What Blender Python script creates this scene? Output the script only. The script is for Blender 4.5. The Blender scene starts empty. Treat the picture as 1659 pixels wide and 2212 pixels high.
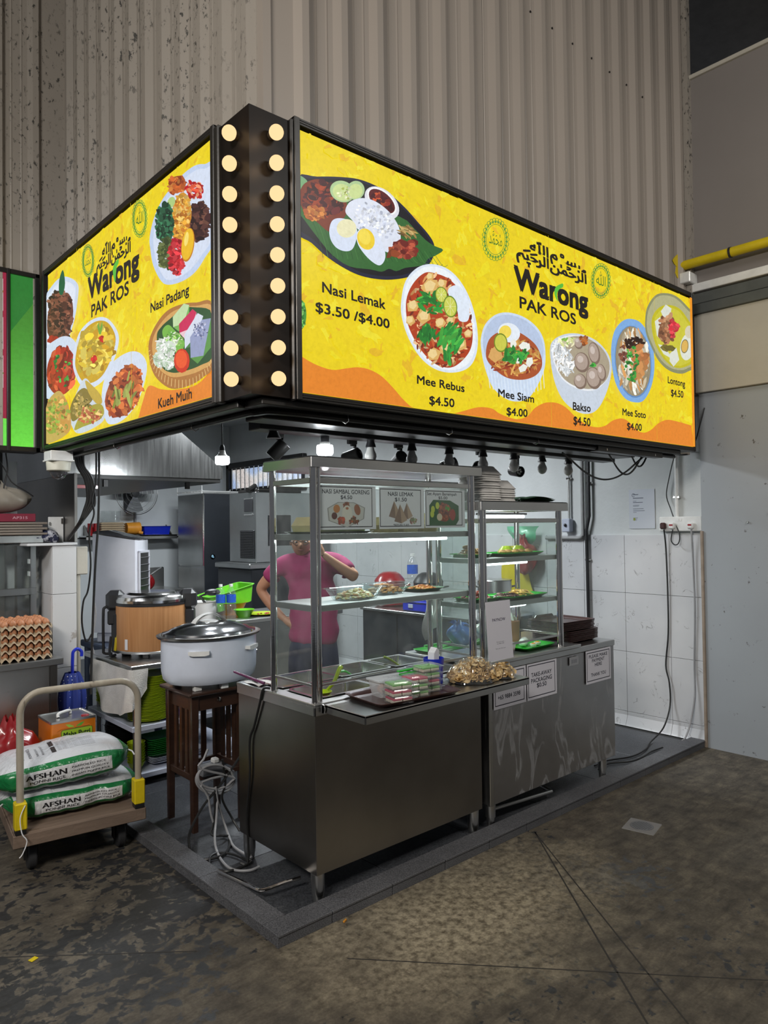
import bpy, math, random
from mathutils import Vector, Matrix, noise
R = random.Random(7)
PI = math.pi
sc = bpy.context.scene
COL = sc.collection
# ---------------------------------------------------------------- camera
FW, FH, FPX, CH = 1659.0, 2212.0, 1564.39, 1.65
YAW, PITCH, ROLL = math.radians(48.18489), math.radians(1.17731), math.radians(0.72637)
_f = Vector((math.cos(PITCH)*math.cos(YAW), math.cos(PITCH)*math.sin(YAW), math.sin(PITCH)))
_r = Vector((math.sin(YAW), -math.cos(YAW), 0))
_d = _f.cross(_r)
_r2 = _r*math.cos(ROLL)+_d*math.sin(ROLL)
_d2 = -_r*math.sin(ROLL)+_d*math.cos(ROLL)
cam = bpy.data.objects.new('camera', bpy.data.cameras.new('camera'))
COL.objects.link(cam)
cam.data.sensor_fit = 'HORIZONTAL'; cam.data.sensor_width = 36; cam.data.lens = 36*FPX/FW
cam.data.clip_start = 0.05; cam.data.clip_end = 200
cam.matrix_world = Matrix(((_r2.x, -_d2.x, -_f.x, 0), (_r2.y, -_d2.y, -_f.y, 0), (_r2.z, -_d2.z, -_f.z, CH), (0, 0, 0, 1)))
sc.camera = cam
# ---------------------------------------------------------------- world, exposure, large lights
sc.view_settings.view_transform = 'Standard'; sc.view_settings.look = 'None'
sc.view_settings.exposure = 0.0; sc.view_settings.gamma = 1; sc.view_settings.use_curve_mapping = False
w = bpy.data.worlds.new('World'); sc.world = w; w.use_nodes = True
w.node_tree.nodes['Background'].inputs[0].default_value = (0.62, 0.66, 0.72, 1)
w.node_tree.nodes['Background'].inputs[1].default_value = 0.15
sc.cycles.max_bounces = 8; sc.cycles.transparent_max_bounces = 24; sc.cycles.transmission_bounces = 8
sc.cycles.sample_clamp_indirect = 4; sc.cycles.caustics_reflective = False; sc.cycles.caustics_refractive = False
def area(name, loc, target, sx, sy, power, col=(1, 1, 1)):
    L = bpy.data.lights.new(name, 'AREA'); L.shape = 'RECTANGLE'; L.size = sx; L.size_y = sy
    L.energy = power; L.color = col
    o = bpy.data.objects.new(name, L); COL.objects.link(o); o.location = loc
    o.rotation_euler = (Vector(target)-Vector(loc)).to_track_quat('-Z', 'Y').to_euler()
    return o
# hall lamps hanging high above the aisle, stall lamps inside
area('hall_lamp_light', (-2.1, 0.4, 3.9), (1.5, 3.0, 1.3), 1.5, 0.5, 175, (1.0, 0.95, 0.88))
area('hall_lamp_light', (3.6, -0.9, 4.6), (3.6, 2.4, 1.4), 1.5, 0.5, 56, (1.0, 0.96, 0.9))
area('left_fill_light', (0.2, 4.1, 2.9), (1.6, 5.2, 1.0), 1.0, 0.2, 16, (0.92, 0.95, 1.0))  # unseen fill added on the left to brighten surfaces facing -x
area('stall_lamp_light', (3.6, 4.3, 2.75), (3.6, 4.3, 0), 1.2, 0.3, 70, (0.9, 0.96, 1.0))
area('stall_lamp_light', (3.6, 7.0, 2.85), (3.6, 7.0, 0), 1.2, 0.3, 66, (0.9, 0.96, 1.0))
def point(name, loc, power, col, r=0.03):
    L = bpy.data.lights.new(name, 'POINT'); L.energy = power; L.color = col; L.shadow_soft_size = r
    o = bpy.data.objects.new(name, L); COL.objects.link(o); o.location = loc
    return o
# ---------------------------------------------------------------- pixel ray helper: a point of the photo on a known real plane
def P(u, v, **k):
    d = _r2*((u-FW/2)/FPX) + _d2*((v-FH/2)/FPX) + _f
    a, b = list(k.items())[0]; i = 'xyz'.index(a)
    o = Vector((0, 0, CH)); t = (b-o[i])/d[i]
    return o+d*t
# ---------------------------------------------------------------- materials
MATS = {}
def nmat(name):
    m = bpy.data.materials.new(name); m.use_nodes = True
    return m, m.node_tree, m.node_tree.nodes['Principled BSDF']
def N(t, kind, **k):
    n = t.nodes.new(kind)
    for a, b in k.items():
        if a in n.inputs: n.inputs[a].default_value = b
        else: setattr(n, a, b)
    return n
def ramp(t, fac, stops):
    r = t.nodes.new('ShaderNodeValToRGB'); e = r.color_ramp.elements
    while len(e) < len(stops): e.new(0.5)
    for i, (p, c) in enumerate(stops):
        e[i].position = p; e[i].color = (*c, 1) if len(c) == 3 else c
    t.links.new(fac, r.inputs[0]); return r
def coords(t, scale=(1, 1, 1), rot=(0, 0, 0), kind='Object'):
    c = t.nodes.new('ShaderNodeTexCoord'); m = t.nodes.new('ShaderNodeMapping')
    m.inputs['Scale'].default_value = scale; m.inputs['Rotation'].default_value = rot
    t.links.new(c.outputs[kind], m.inputs[0]); return m.outputs[0]
def M(name, col=(.5, .5, .5), rough=.5, metal=0., var=.12, sc_=(8, 8, 8), bump=0., bsc=60., alpha=1., trans=0., emit=None, est=1., coat=0., spec=None, stops=None, sss=0., det=4):
    """plain procedural material: base colour broken up by noise, optional bump"""
    if name in MATS: return MATS[name]
    m, t, b = nmat(name)
    c = Vector(col)
    n = N(t, 'ShaderNodeTexNoise', Detail=det, Roughness=.6, Scale=1.0)
    t.links.new(coords(t, sc_), n.inputs['Vector'])
    if stops is None:
        stops = [(.3, tuple(c*(1-var))), (.7, tuple(min(1, x*(1+var)) for x in c))]
    r = ramp(t, n.outputs['Fac'], stops)
    t.links.new(r.outputs[0], b.inputs['Base Color'])
    b.inputs['Roughness'].default_value = rough; b.inputs['Metallic'].default_value = metal
    b.inputs['Alpha'].default_value = alpha; b.inputs['Transmission Weight'].default_value = trans
    b.inputs['Coat Weight'].default_value = coat
    if spec is not None: b.inputs['Specular IOR Level'].default_value = spec
    if sss: b.inputs['Subsurface Weight'].default_value = sss; b.inputs['Subsurface Radius'].default_value = (.02, .01, .005)
    if emit is not None:
        b.inputs['Emission Color'].default_value = (*emit, 1); b.inputs['Emission Strength'].default_value = est
    if bump:
        n2 = N(t, 'ShaderNodeTexNoise', Detail=3., Scale=bsc)
        t.links.new(coords(t), n2.inputs['Vector'])
        bp = N(t, 'ShaderNodeBump', Strength=bump, Distance=.01)
        t.links.new(n2.outputs['Fac'], bp.inputs['Height']); t.links.new(bp.outputs[0], b.inputs['Normal'])
    MATS[name] = m; return m
def steel(name, col, rough, brush=(4, 4, 160), amt=.06, smear=0.):
    """brushed stainless steel; optional dried smears"""
    m, t, b = nmat(name)
    n = N(t, 'ShaderNodeTexNoise', Detail=3., Scale=1.0); t.links.new(coords(t, brush), n.inputs['Vector'])
    n2 = N(t, 'ShaderNodeTexNoise', Detail=5., Scale=2.2); t.links.new(coords(t), n2.inputs['Vector'])
    c = Vector(col)
    r = ramp(t, n2.outputs['Fac'], [(.35, tuple(c*.86)), (.65, tuple(c*1.08))])
    t.links.new(r.outputs[0], b.inputs['Base Color'])
    b.inputs['Metallic'].default_value = 1
    mr = N(t, 'ShaderNodeMapRange'); mr.inputs['To Min'].default_value = rough-amt; mr.inputs['To Max'].default_value = rough+amt
    t.links.new(n.outputs['Fac'], mr.inputs['Value'])
    last = mr.outputs[0]
    if smear:
        n3 = N(t, 'ShaderNodeTexNoise', Detail=6., Scale=1.0, Distortion=1.2); t.links.new(coords(t, (9, 9, 2.6)), n3.inputs['Vector'])
        s3 = ramp(t, n3.outputs['Fac'], [(.54, (0, 0, 0)), (.6, (1, 1, 1)), (.66, (0, 0, 0))])
        mx = N(t, 'ShaderNodeMix', data_type='FLOAT'); t.links.new(s3.outputs[0], mx.inputs[0])
        t.links.new(last, mx.inputs[2]); mx.inputs[3].default_value = .62; last = mx.outputs[0]
        cm = N(t, 'ShaderNodeMix', data_type='RGBA'); ml = N(t, 'ShaderNodeMath', operation='MULTIPLY'); ml.inputs[1].default_value = smear
        t.links.new(s3.outputs[0], ml.inputs[0]); t.links.new(ml.outputs[0], cm.inputs[0])
        t.links.new(r.outputs[0], cm.inputs[6]); cm.inputs[7].default_value = (.75, .75, .76, 1)
        t.links.new(cm.outputs[2], b.inputs['Base Color'])
    t.links.new(last, b.inputs['Roughness'])
    bp = N(t, 'ShaderNodeBump', Strength=.05, Distance=.002)
    t.links.new(n.outputs['Fac'], bp.inputs['Height']); t.links.new(bp.outputs[0], b.inputs['Normal'])
    MATS[name] = m; return m
def glassm(name, tint=(.93, .97, .95), refl=1.0, haze=0., rough=.02):
    """thin pane: transparent, mirror-like by Fresnel, a little haze of grease"""
    m, t, b = nmat(name); t.nodes.remove(b)
    out = t.nodes['Material Output']
    tr = N(t, 'ShaderNodeBsdfTransparent'); tr.inputs[0].default_value = (*tint, 1)
    gl = N(t, 'ShaderNodeBsdfGlossy'); gl.inputs['Roughness'].default_value = rough
    ge = N(t, 'ShaderNodeNewGeometry'); dt = N(t, 'ShaderNodeVectorMath', operation='DOT_PRODUCT')
    t.links.new(ge.outputs['Normal'], dt.inputs[0]); t.links.new(ge.outputs['Incoming'], dt.inputs[1])
    ab = N(t, 'ShaderNodeMath', operation='ABSOLUTE'); t.links.new(dt.outputs['Value'], ab.inputs[0])
    om = N(t, 'ShaderNodeMath', operation='SUBTRACT'); om.inputs[0].default_value = 1; t.links.new(ab.outputs[0], om.inputs[1])
    pw5 = N(t, 'ShaderNodeMath', operation='POWER'); pw5.inputs[1].default_value = 5; t.links.new(om.outputs[0], pw5.inputs[0])
    ml = N(t, 'ShaderNodeMath', operation='MULTIPLY_ADD'); ml.inputs[1].default_value = .7; ml.inputs[2].default_value = .035*refl; t.links.new(pw5.outputs[0], ml.inputs[0])
    mx = N(t, 'ShaderNodeMixShader'); t.links.new(ml.outputs[0], mx.inputs[0])
    t.links.new(tr.outputs[0], mx.inputs[1]); t.links.new(gl.outputs[0], mx.inputs[2])
    last = mx.outputs[0]
    if haze:
        df = N(t, 'ShaderNodeBsdfDiffuse'); df.inputs[0].default_value = (.85, .88, .88, 1)
        n = N(t, 'ShaderNodeTexNoise', Detail=5., Scale=9.); t.links.new(coords(t), n.inputs['Vector'])
        r = ramp(t, n.outputs['Fac'], [(.35, (haze*.4,)*3), (.8, (haze*1.8,)*3)])
        m2 = N(t, 'ShaderNodeMixShader'); t.links.new(r.outputs[0], m2.inputs[0])
        t.links.new(last, m2.inputs[1]); t.links.new(df.outputs[0], m2.inputs[2]); last = m2.outputs[0]
    t.links.new(last, out.inputs[0])
    MATS[name] = m; return m
def emitm(name, col, st):
    m, t, b = nmat(name); t.nodes.remove(b)
    e = N(t, 'ShaderNodeEmission'); e.inputs[0].default_value = (*col, 1); e.inputs[1].default_value = st
    t.links.new(e.outputs[0], t.nodes['Material Output'].inputs[0]); MATS[name] = m; return m
def s2l(c):
    """sRGB 0-255 to linear"""
    return tuple(((x/255)/12.92 if x/255 <= .04045 else ((x/255+.055)/1.055)**2.4) for x in c)
def lit_print(name, st):
    """backlit printed film: colour attribute shown by the tubes behind it, grunge in the ink"""
    m, t, b = nmat(name)
    a = N(t, 'ShaderNodeAttribute', attribute_name='ink')
    b.inputs['Base Color'].default_value = (.02, .02, .02, 1); b.inputs['Roughness'].default_value = .3; b.inputs['Specular IOR Level'].default_value = .12
    n = N(t, 'ShaderNodeTexNoise', Detail=7., Scale=46., Roughness=.7, Distortion=.5); t.links.new(coords(t), n.inputs['Vector'])
    r = ramp(t, n.outputs['Fac'], [(.32, (.88, .87, .84)), (.5, (.97, .97, .96)), (.68, (1.03, 1.03, 1.03))])
    mx = N(t, 'ShaderNodeMix', data_type='RGBA', blend_type='MULTIPLY'); mx.inputs[0].default_value = 1; t.links.new(a.outputs['Color'], mx.inputs[6]); t.links.new(r.outputs[0], mx.inputs[7])
    t.links.new(mx.outputs[2], b.inputs['Emission Color']); b.inputs['Emission Strength'].default_value = st
    MATS[name] = m; return m
def paper_print(name, rough=.55, coat=0., crease=0.):
    m, t, b = nmat(name)
    if crease:
        n = N(t, 'ShaderNodeTexNoise', Detail=3., Scale=9., Distortion=2.5); t.links.new(coords(t), n.inputs['Vector'])
        bp = N(t, 'ShaderNodeBump', Strength=crease, Distance=.02); t.links.new(n.outputs['Fac'], bp.inputs['Height']); t.links.new(bp.outputs[0], b.inputs['Normal'])
    a = N(t, 'ShaderNodeAttribute', attribute_name='ink')
    t.links.new(a.outputs['Color'], b.inputs['Base Color']); b.inputs['Roughness'].default_value = rough
    b.inputs['Coat Weight'].default_value = coat
    MATS[name] = m; return m
# ---------------------------------------------------------------- mesh builder
WL = {}
class MB:
    def __init__(s): s.v = []; s.f = []; s.m = []; s.c = []
    def add(s, vs, fs, mi=0):
        k = len(s.v); s.v += [Vector(x) for x in vs]; s.f += [tuple(i+k for i in f) for f in fs]; s.m += [mi]*len(fs); return s
    def box(s, x0, x1, y0, y1, z0, z1, b=0., mi=0):
        x0, x1 = min(x0, x1), max(x0, x1); y0, y1 = min(y0, y1), max(y0, y1); z0, z1 = min(z0, z1), max(z0, z1)
        if b <= 0:
            return s.add([(x0,y0,z0),(x1,y0,z0),(x1,y1,z0),(x0,y1,z0),(x0,y0,z1),(x1,y0,z1),(x1,y1,z1),(x0,y1,z1)],
                         [(0,3,2,1),(4,5,6,7),(0,1,5,4),(1,2,6,5),(2,3,7,6),(3,0,4,7)], mi)
        b = min(b, (x1-x0)*.49, (y1-y0)*.49, (z1-z0)*.49)
        vs = []; ix = {}
        for i, x in enumerate((x0, x1)):
            for j, y in enumerate((y0, y1)):
                for k, z in enumerate((z0, z1)):
                    dx, dy, dz = (b if i == 0 else -b), (b if j == 0 else -b), (b if k == 0 else -b)
                    ix[i,j,k] = len(vs); vs += [(x, y+dy, z+dz), (x+dx, y, z+dz), (x+dx, y+dy, z)]
        g = lambda i, j, k, a: ix[i,j,k]+a
        fs = []
        for i in (0, 1): q = [g(i,0,0,0), g(i,1,0,0), g(i,1,1,0), g(i,0,1,0)]; fs.append(tuple(q if i else q[::-1]))
        for j in (0, 1): q = [g(0,j,0,1), g(1,j,0,1), g(1,j,1,1), g(0,j,1,1)]; fs.append(tuple(q[::-1] if j else q))
        for k in (0, 1): q = [g(0,0,k,2), g(1,0,k,2), g(1,1,k,2), g(0,1,k,2)]; fs.append(tuple(q if k else q[::-1]))
        for i in (0, 1):
            for j in (0, 1): fs.append((g(i,j,0,0), g(i,j,0,1), g(i,j,1,1), g(i,j,1,0)))
        for i in (0, 1):
            for k in (0, 1): fs.append((g(i,0,k,0), g(i,0,k,2), g(i,1,k,2), g(i,1,k,0)))
        for j in (0, 1):
            for k in (0, 1): fs.append((g(0,j,k,1), g(0,j,k,2), g(1,j,k,2), g(1,j,k,1)))
        for i in (0, 1):
            for j in (0, 1):
                for k in (0, 1): fs.append((g(i,j,k,0), g(i,j,k,1), g(i,j,k,2)))
        return s.add(vs, fs, mi)
    def tube(s, path, r, n=8, closed=False, cap=True, mi=0):
        p = [Vector(x) for x in path]; L = len(p)
        rr = r if isinstance(r, (list, tuple)) else [r]*L
        up = None; rings = []
        for i in range(L):
            a = p[i-1] if (i > 0 or closed) else p[i]; c = p[(i+1) % L] if (i < L-1 or closed) else p[i]
            t = (c-a); t = t.normalized() if t.length > 1e-9 else Vector((0, 0, 1))
            if up is None: up = t.orthogonal().normalized()
            up = up-t*up.dot(t); up = up.normalized() if up.length > 1e-6 else t.orthogonal().normalized()
            w_ = t.cross(up)
            rings.append([p[i]+(up*math.cos(2*PI*k/n)+w_*math.sin(2*PI*k/n))*rr[i] for k in range(n)])
        vs = [v for q in rings for v in q]; fs = []
        for i in range(L if closed else L-1):
            j = (i+1) % L
            for k in range(n): fs.append((i*n+k, i*n+(k+1) % n, j*n+(k+1) % n, j*n+k))
        if cap and not closed: fs += [tuple(range(n))[::-1], tuple((L-1)*n+k for k in range(n))]
        return s.add(vs, fs, mi)
    def cyl(s, a, b, r, r2=None, n=16, mi=0): return s.tube([a, b], [r, r if r2 is None else r2], n, mi=mi)
    def lathe(s, prof, c=(0, 0, 0), n=28, sx=1., sy=1., mi=0, caps=True, closed=False, axis='z'):
        c = Vector(c); vs = []; fs = []
        for (r, z) in prof:
            for k in range(n):
                a = 2*PI*k/n; q = Vector((r*math.cos(a)*sx, r*math.sin(a)*sy, z))
                if axis == 'x': q = Vector((q.z, q.x, q.y))
                if axis == 'y': q = Vector((q.y, q.z, q.x))
                vs.append(c+q)
        m = len(prof)
        for i in range(m if closed else m-1):
            j = (i+1) % m
            for k in range(n): fs.append((i*n+k, i*n+(k+1) % n, j*n+(k+1) % n, j*n+k))
        if caps and not closed:
            if prof[0][0] > 1e-4: fs.append(tuple(range(n))[::-1])
            if prof[-1][0] > 1e-4: fs.append(tuple((m-1)*n+k for k in range(n)))
        return s.add(vs, fs, mi)
    def ball(s, c, r, sx=1., sy=1., sz=1., n=14, mi=0):
        k = n//2+1
        return s.lathe([(max(1e-5, r*math.sin(PI*i/k)), -r*sz*math.cos(PI*i/k)) for i in range(k+1)], c, n, sx, sy, mi, caps=False)
    def prism(s, pts, vec, mi=0):
        """flat outline extruded along vec"""
        vec = Vector(vec); n = len(pts); p = [Vector(x) for x in pts]
        return s.add(p+[q+vec for q in p], [tuple(range(n))[::-1], tuple(range(n, 2*n))]+[(i, (i+1) % n, (i+1) % n+n, i+n) for i in range(n)], mi)
    def sheet(s, fn, nu, nv, mi=0, closed_u=False):
        """grid surface fn(u,v) u,v in 0..1"""
        vs = [fn(i/nu, j/nv) for j in range(nv+1) for i in range(nu+1)]
        return s.add(vs, [(j*(nu+1)+i, j*(nu+1)+i+1, (j+1)*(nu+1)+i+1, (j+1)*(nu+1)+i) for j in range(nv) for i in range(nu)], mi)
    def xf(s, mat, start=0):
        for i in range(start, len(s.v)): s.v[i] = mat @ s.v[i]
        return s
    def rotz(s, c, a, start=0):
        c = Vector(c); return s.xf(Matrix.Translation(c) @ Matrix.Rotation(a, 4, 'Z') @ Matrix.Translation(-c), start)
    def loft(s, loops, mi=0, cap0=True, cap1=True):
        n = len(loops[0]); vs = [v for q in loops for v in q]; fs = []
        for i in range(len(loops)-1):
            for k in range(n): fs.append((i*n+k, i*n+(k+1) % n, (i+1)*n+(k+1) % n, (i+1)*n+k))
        if cap0: fs.append(tuple(range(n))[::-1])
        if cap1: fs.append(tuple((len(loops)-1)*n+k for k in range(n)))
        return s.add(vs, fs, mi)
    def build(s, name, mat, parent=None, loc=None, smooth=True, angle=35, weld=False):
        o0 = WL[parent.name] if parent is not None else Vector(loc) if loc is not None else Vector((0, 0, 0))
        if parent is None and loc is None and s.v:
            xs = [v.x for v in s.v]; ys = [v.y for v in s.v]; zs = [v.z for v in s.v]
            o0 = Vector(((min(xs)+max(xs))/2, (min(ys)+max(ys))/2, min(zs)))
        me = bpy.data.meshes.new(name)
        me.from_pydata([tuple(v-o0) for v in s.v], [], s.f); me.validate(); 
        for m_ in (mat if isinstance(mat, (list, tuple)) else [mat]): me.materials.append(m_)
        if len(me.polygons) == len(s.m): me.polygons.foreach_set('material_index', s.m)
        if smooth:
            me.polygons.foreach_set('use_smooth', [True]*len(me.polygons)); me.set_sharp_from_angle(angle=math.radians(angle))
        if s.c and len(s.c) == len(me.polygons):
            ca = me.color_attributes.new('ink', 'FLOAT_COLOR', 'CORNER'); buf = []
            for pl in me.polygons: buf += list(s.c[pl.index])*pl.loop_total
            ca.data.foreach_set('color', buf)
        me.update()
        o = bpy.data.objects.new(name, me); COL.objects.link(o)
        if parent is not None: o.parent = parent
        else: o.location = o0
        WL[o.name] = o0
        return o
def thing(name, label, cat, loc, group=None):
    o = bpy.data.objects.new(name, None); COL.objects.link(o); o.location = loc; o.empty_display_size = .05
    WL[o.name] = Vector(loc); return tag(o, label, cat, group)
def tag(o, label, cat, group=None, kind=None):
    o['label'] = label; o['category'] = cat
    if group: o['group'] = group
    if kind: o['kind'] = kind
    return o
def struct(o): o['kind'] = 'structure'; return o
ORD = ['topmost', 'second from the top', 'third from the top', 'fourth from the top', 'fifth from the top', 'sixth from the top', 'seventh from the top', 'eighth from the top', 'ninth from the top', 'tenth from the top', 'eleventh from the top', 'twelfth from the top', 'thirteenth from the top', 'fourteenth from the top']
def nth(k, n): return 'lowest' if k == 0 else ORD[n-1-k]
def dup(root, loc, rz=None, label=None, group=None):
    r = root.copy(); COL.objects.link(r); r.location = loc
    if rz is not None: r.rotation_euler[2] = rz
    if label: r['label'] = label
    if group: r['group'] = group
    for ch in [c for c in root.children]:
        c = ch.copy(); COL.objects.link(c); c.parent = r
        for g in list(ch.children):
            d = g.copy(); COL.objects.link(d); d.parent = c
    return r
def rr(cx, cy, w, h, r, z, n=4):
    r = min(r, w*.499, h*.499); out = []
    for sx, sy, a0 in ((1, 1, 0), (-1, 1, PI/2), (-1, -1, PI), (1, -1, 1.5*PI)):
        for k in range(n+1):
            a = a0+PI/2*k/n; out.append((cx+sx*(w/2-r)+r*math.cos(a), cy+sy*(h/2-r)+r*math.sin(a), z))
    return out
def tub(cx, cy, w, h, z0, z1, r=.02, taper=.01, rim=.006, t=.002, n=4):
    """open container with a rolled rim"""
    m = MB(); a = taper*2
    return m.loft([rr(cx, cy, w-a, h-a, r, z0, n), rr(cx, cy, w, h, r, z1-.003, n), rr(cx, cy, w+2*rim, h+2*rim, r+rim, z1-.003, n), rr(cx, cy, w+2*rim, h+2*rim, r+rim, z1, n),
                   rr(cx, cy, w-2*t, h-2*t, r, z1, n), rr(cx, cy, w-a-2*t, h-a-2*t, r, z0+t, n)])
def cat_rom(pts, k=5, closed=True):
    n = len(pts); out = []
    rng = range(n) if closed else range(n-1)
    for i in rng:
        p0, p1, p2, p3 = (pts[(i-1) % n], pts[i], pts[(i+1) % n], pts[(i+2) % n]) if closed else (pts[max(0, i-1)], pts[i], pts[i+1], pts[min(n-1, i+2)])
        for j in range(k):
            t = j/k; t2 = t*t; t3 = t2*t
            out.append(tuple(.5*((2*b)+(-a+c)*t+(2*a-5*b+4*c-d)*t2+(-a+3*b-3*c+d)*t3) for a, b, c, d in zip(p0, p1, p2, p3)))
    if not closed: out.append(tuple(pts[-1]))
    return out
_tc = {}
def text_mesh(s, bold=0.):
    """glyph outlines of a line of text as triangles: verts, faces, (x0,x1), cap height"""
    k = (s, bold)
    if k not in _tc:
        cu = bpy.data.curves.new('t', 'FONT'); cu.body = s; cu.size = 1; cu.resolution_u = 3; cu.offset = bold
        cu.dimensions = '2D'; cu.fill_mode = 'BOTH'
        ob = bpy.data.objects.new('t', cu); me = ob.to_mesh()
        vs = [(v.co.x, v.co.y) for v in me.vertices]; fs = [tuple(p.vertices) for p in me.polygons]
        ob.to_mesh_clear(); bpy.data.objects.remove(ob); bpy.data.curves.remove(cu)
        xs = [v[0] for v in vs] or [0, 1]
        _tc[k] = (vs, fs, min(xs), max(xs))
    return _tc[k]
class Art:
    """flat print: coloured shapes laid on a plane, each a hair above the last. Points are photo pixels cast on the real plane, or metres with px=False"""
    def __init__(s, O, U, V, W, H, plane=None, step=4e-6, clip=True):
        s.O, s.U, s.V = Vector(O), Vector(U), Vector(V); s.N = s.U.cross(s.V); s.W, s.H = W, H
        s.plane = plane; s.mb = MB(); s.k = 0; s.step = step; s.clip = clip; s.rnd = random.Random(3)
    def uv(s, p):
        if s.plane is None: return p
        q = P(p[0], p[1], **s.plane)-s.O; return (q.dot(s.U), q.dot(s.V))
    def raw(s, pts, col, lin=False):
        if s.clip: pts = [(min(max(a, 0), s.W), min(max(b, 0), s.H)) for a, b in pts]
        s.k += 1; o = s.O+s.N*(s.step*s.k); n = len(pts)
        s.mb.add([o+s.U*a+s.V*b for a, b in pts], [tuple(range(n))]); c = col if lin else s2l(col); s.mb.c.append((*c, 1))
    def poly(s, pts, col, smooth=0): 
        if smooth: pts = cat_rom(pts, smooth)
        s.raw([s.uv(p) for p in pts], col)
    def ell(s, cx, cy, rx, ry, col, rot=0., n=28, wob=0.):
        a = math.radians(rot); pts = []
        for i in range(n):
            t = 2*PI*i/n; k = 1+(s.rnd.uniform(-wob, wob) if wob else 0); x, y = rx*math.cos(t)*k, ry*math.sin(t)*k
            pts.append((cx+x*math.cos(a)-y*math.sin(a), cy+x*math.sin(a)+y*math.cos(a)))
        s.poly(pts, col)
    def line(s, pts, wd, col, smooth=4, taper=False):
        if smooth and len(pts) > 2: pts = cat_rom(pts, smooth, False)
        L = []; Rr = []; n = len(pts)
        for i, p in enumerate(pts):
            a = pts[max(0, i-1)]; b = pts[min(n-1, i+1)]; dx, dy = b[0]-a[0], b[1]-a[1]; l = math.hypot(dx, dy) or 1
            w_ = wd/2*((.35+.65*math.sin(PI*min(1, (i+.6)/n))) if taper else 1)
            L.append((p[0]-dy/l*w_, p[1]+dx/l*w_)); Rr.append((p[0]+dy/l*w_, p[1]-dx/l*w_))
        for i in range(n-1): s.quad([L[i], L[i+1], Rr[i+1], Rr[i]], col)
    def quad(s, pts, col):
        s.k += 1; o = s.O+s.N*(s.step*s.k); pts = [s.uv(p) for p in pts]
        s.mb.add([o+s.U*a+s.V*b for a, b in pts], [(0, 1, 2, 3)]); s.mb.c.append((*s2l(col), 1)); s.k -= 1
    def endline(s): s.k += 1
    def text(s, txt, bl, br, tl, col, bold=0.):
        """baseline from bl to br, tl = where the top of a capital at bl would be"""
        vs, fs, x0, x1 = text_mesh(txt, 0.)
        if bold: s.text(txt, bl, br, tl, col)
        a, b, c = s.uv(bl), s.uv(br), s.uv(tl); ex = ((b[0]-a[0])/(x1-x0), (b[1]-a[1])/(x1-x0)); ey = ((c[0]-a[0])/.73, (c[1]-a[1])/.73)
        s.k += 1; o = s.O+s.N*(s.step*s.k)
        for dx, dy in (((-bold, -bold), (bold, bold), (-bold, bold), (bold, -bold)) if bold else ((0, 0),)):
            s.mb.add([o+s.U*(a[0]+(x+dx-x0)*ex[0]+(y+dy)*ey[0])+s.V*(a[1]+(x+dx-x0)*ex[1]+(y+dy)*ey[1]) for x, y in vs], fs)
            s.mb.c += [(*s2l(col), 1)]*len(fs); o = o+s.N*1.5e-6; s.k += 1
    def scat(s, cx, cy, rx, ry, n, size, cols, el=1.6, rot=None, srot=0., ring=0., nv=7):
        """n irregular scraps of food inside an ellipse"""
        r = s.rnd; a0 = math.radians(srot)
        for i in range(n):
            t = r.uniform(0, 2*PI); q = math.sqrt(r.uniform(ring, 1)); x, y = rx*q*math.cos(t), ry*q*math.sin(t)
            px, py = cx+x*math.cos(a0)-y*math.sin(a0), cy+x*math.sin(a0)+y*math.cos(a0)
            c = r.choice(cols); f = r.uniform(.8, 1.15); z = size*r.uniform(.55, 1.3)
            s.ell(px, py, z*el, z, tuple(min(255, k*f) for k in c), r.uniform(0, 180) if rot is None else rot+r.uniform(-25, 25), nv, .25)
    def build(s, name, mat, parent=None, **k):
        return s.mb.build(name, mat, parent, smooth=False, **k)
# ---------------------------------------------------------------- shared materials
M('white_plaster', (.60, .62, .62), .75, var=.07, sc_=(2, 2, 2), bump=.15, bsc=40)
M('cream_plaster', (.50, .47, .40), .8, var=.07, sc_=(2, 2, 2), bump=.12, bsc=30)
M('black_metal', (.018, .017, .016), .38, .2, bump=.03); M('black_plastic', (.02, .02, .022), .4); M('dark_rubber', (.025, .025, .027), .6)
M('white_plastic', (.78, .78, .76), .35, coat=.3); M('white_gloss', (.74, .75, .82), .12, coat=.6, var=.04)
M('lime_plastic', s2l((176, 200, 30)), .3, var=.06); M('green_plastic', s2l((38, 170, 45)), .3, coat=.4); M('leaf_green_plastic', s2l((110, 200, 45)), .3)
M('blue_plastic', s2l((30, 50, 190)), .3, coat=.2); M('red_plastic', s2l((150, 22, 30)), .28, coat=.4); M('orange_plastic', s2l((225, 150, 50)), .35)
M('brown_plastic', s2l((66, 40, 36)), .35, coat=.2); M('paper_white', (.78, .78, .80), .7, var=.03); M('yellow_paint', s2l((215, 190, 20)), .5, var=.12, bump=.1)
M('trolley_paint', s2l((165, 155, 140)), .45, stops=[(.28, s2l((70, 60, 52))), (.36, s2l((158, 148, 132))), (.7, s2l((180, 172, 156)))], sc_=(14, 14, 5))
M('grey_wire', (.33, .33, .34), .5); M('black_wire', (.012, .012, .012), .45); M('deck_wood', s2l((120, 102, 88)), .75, var=.25, sc_=(3, 30, 30), bump=.2)
steel('steel', (.62, .62, .61), .30); steel('steel_bright', (.78, .77, .75), .16); steel('steel_dark', (.30, .285, .27), .30, amt=.03, brush=(3, 3, 120))
steel('steel_scuffed', (.50, .49, .49), .38, smear=.42); steel('steel_hood', (.62, .62, .61), .2, brush=(60, 60, 3)); steel('chrome', (.82, .80, .78), .09, amt=.03)
steel('fridge_steel', (.42, .43, .43), .32, brush=(3, 3, 60))
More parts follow.
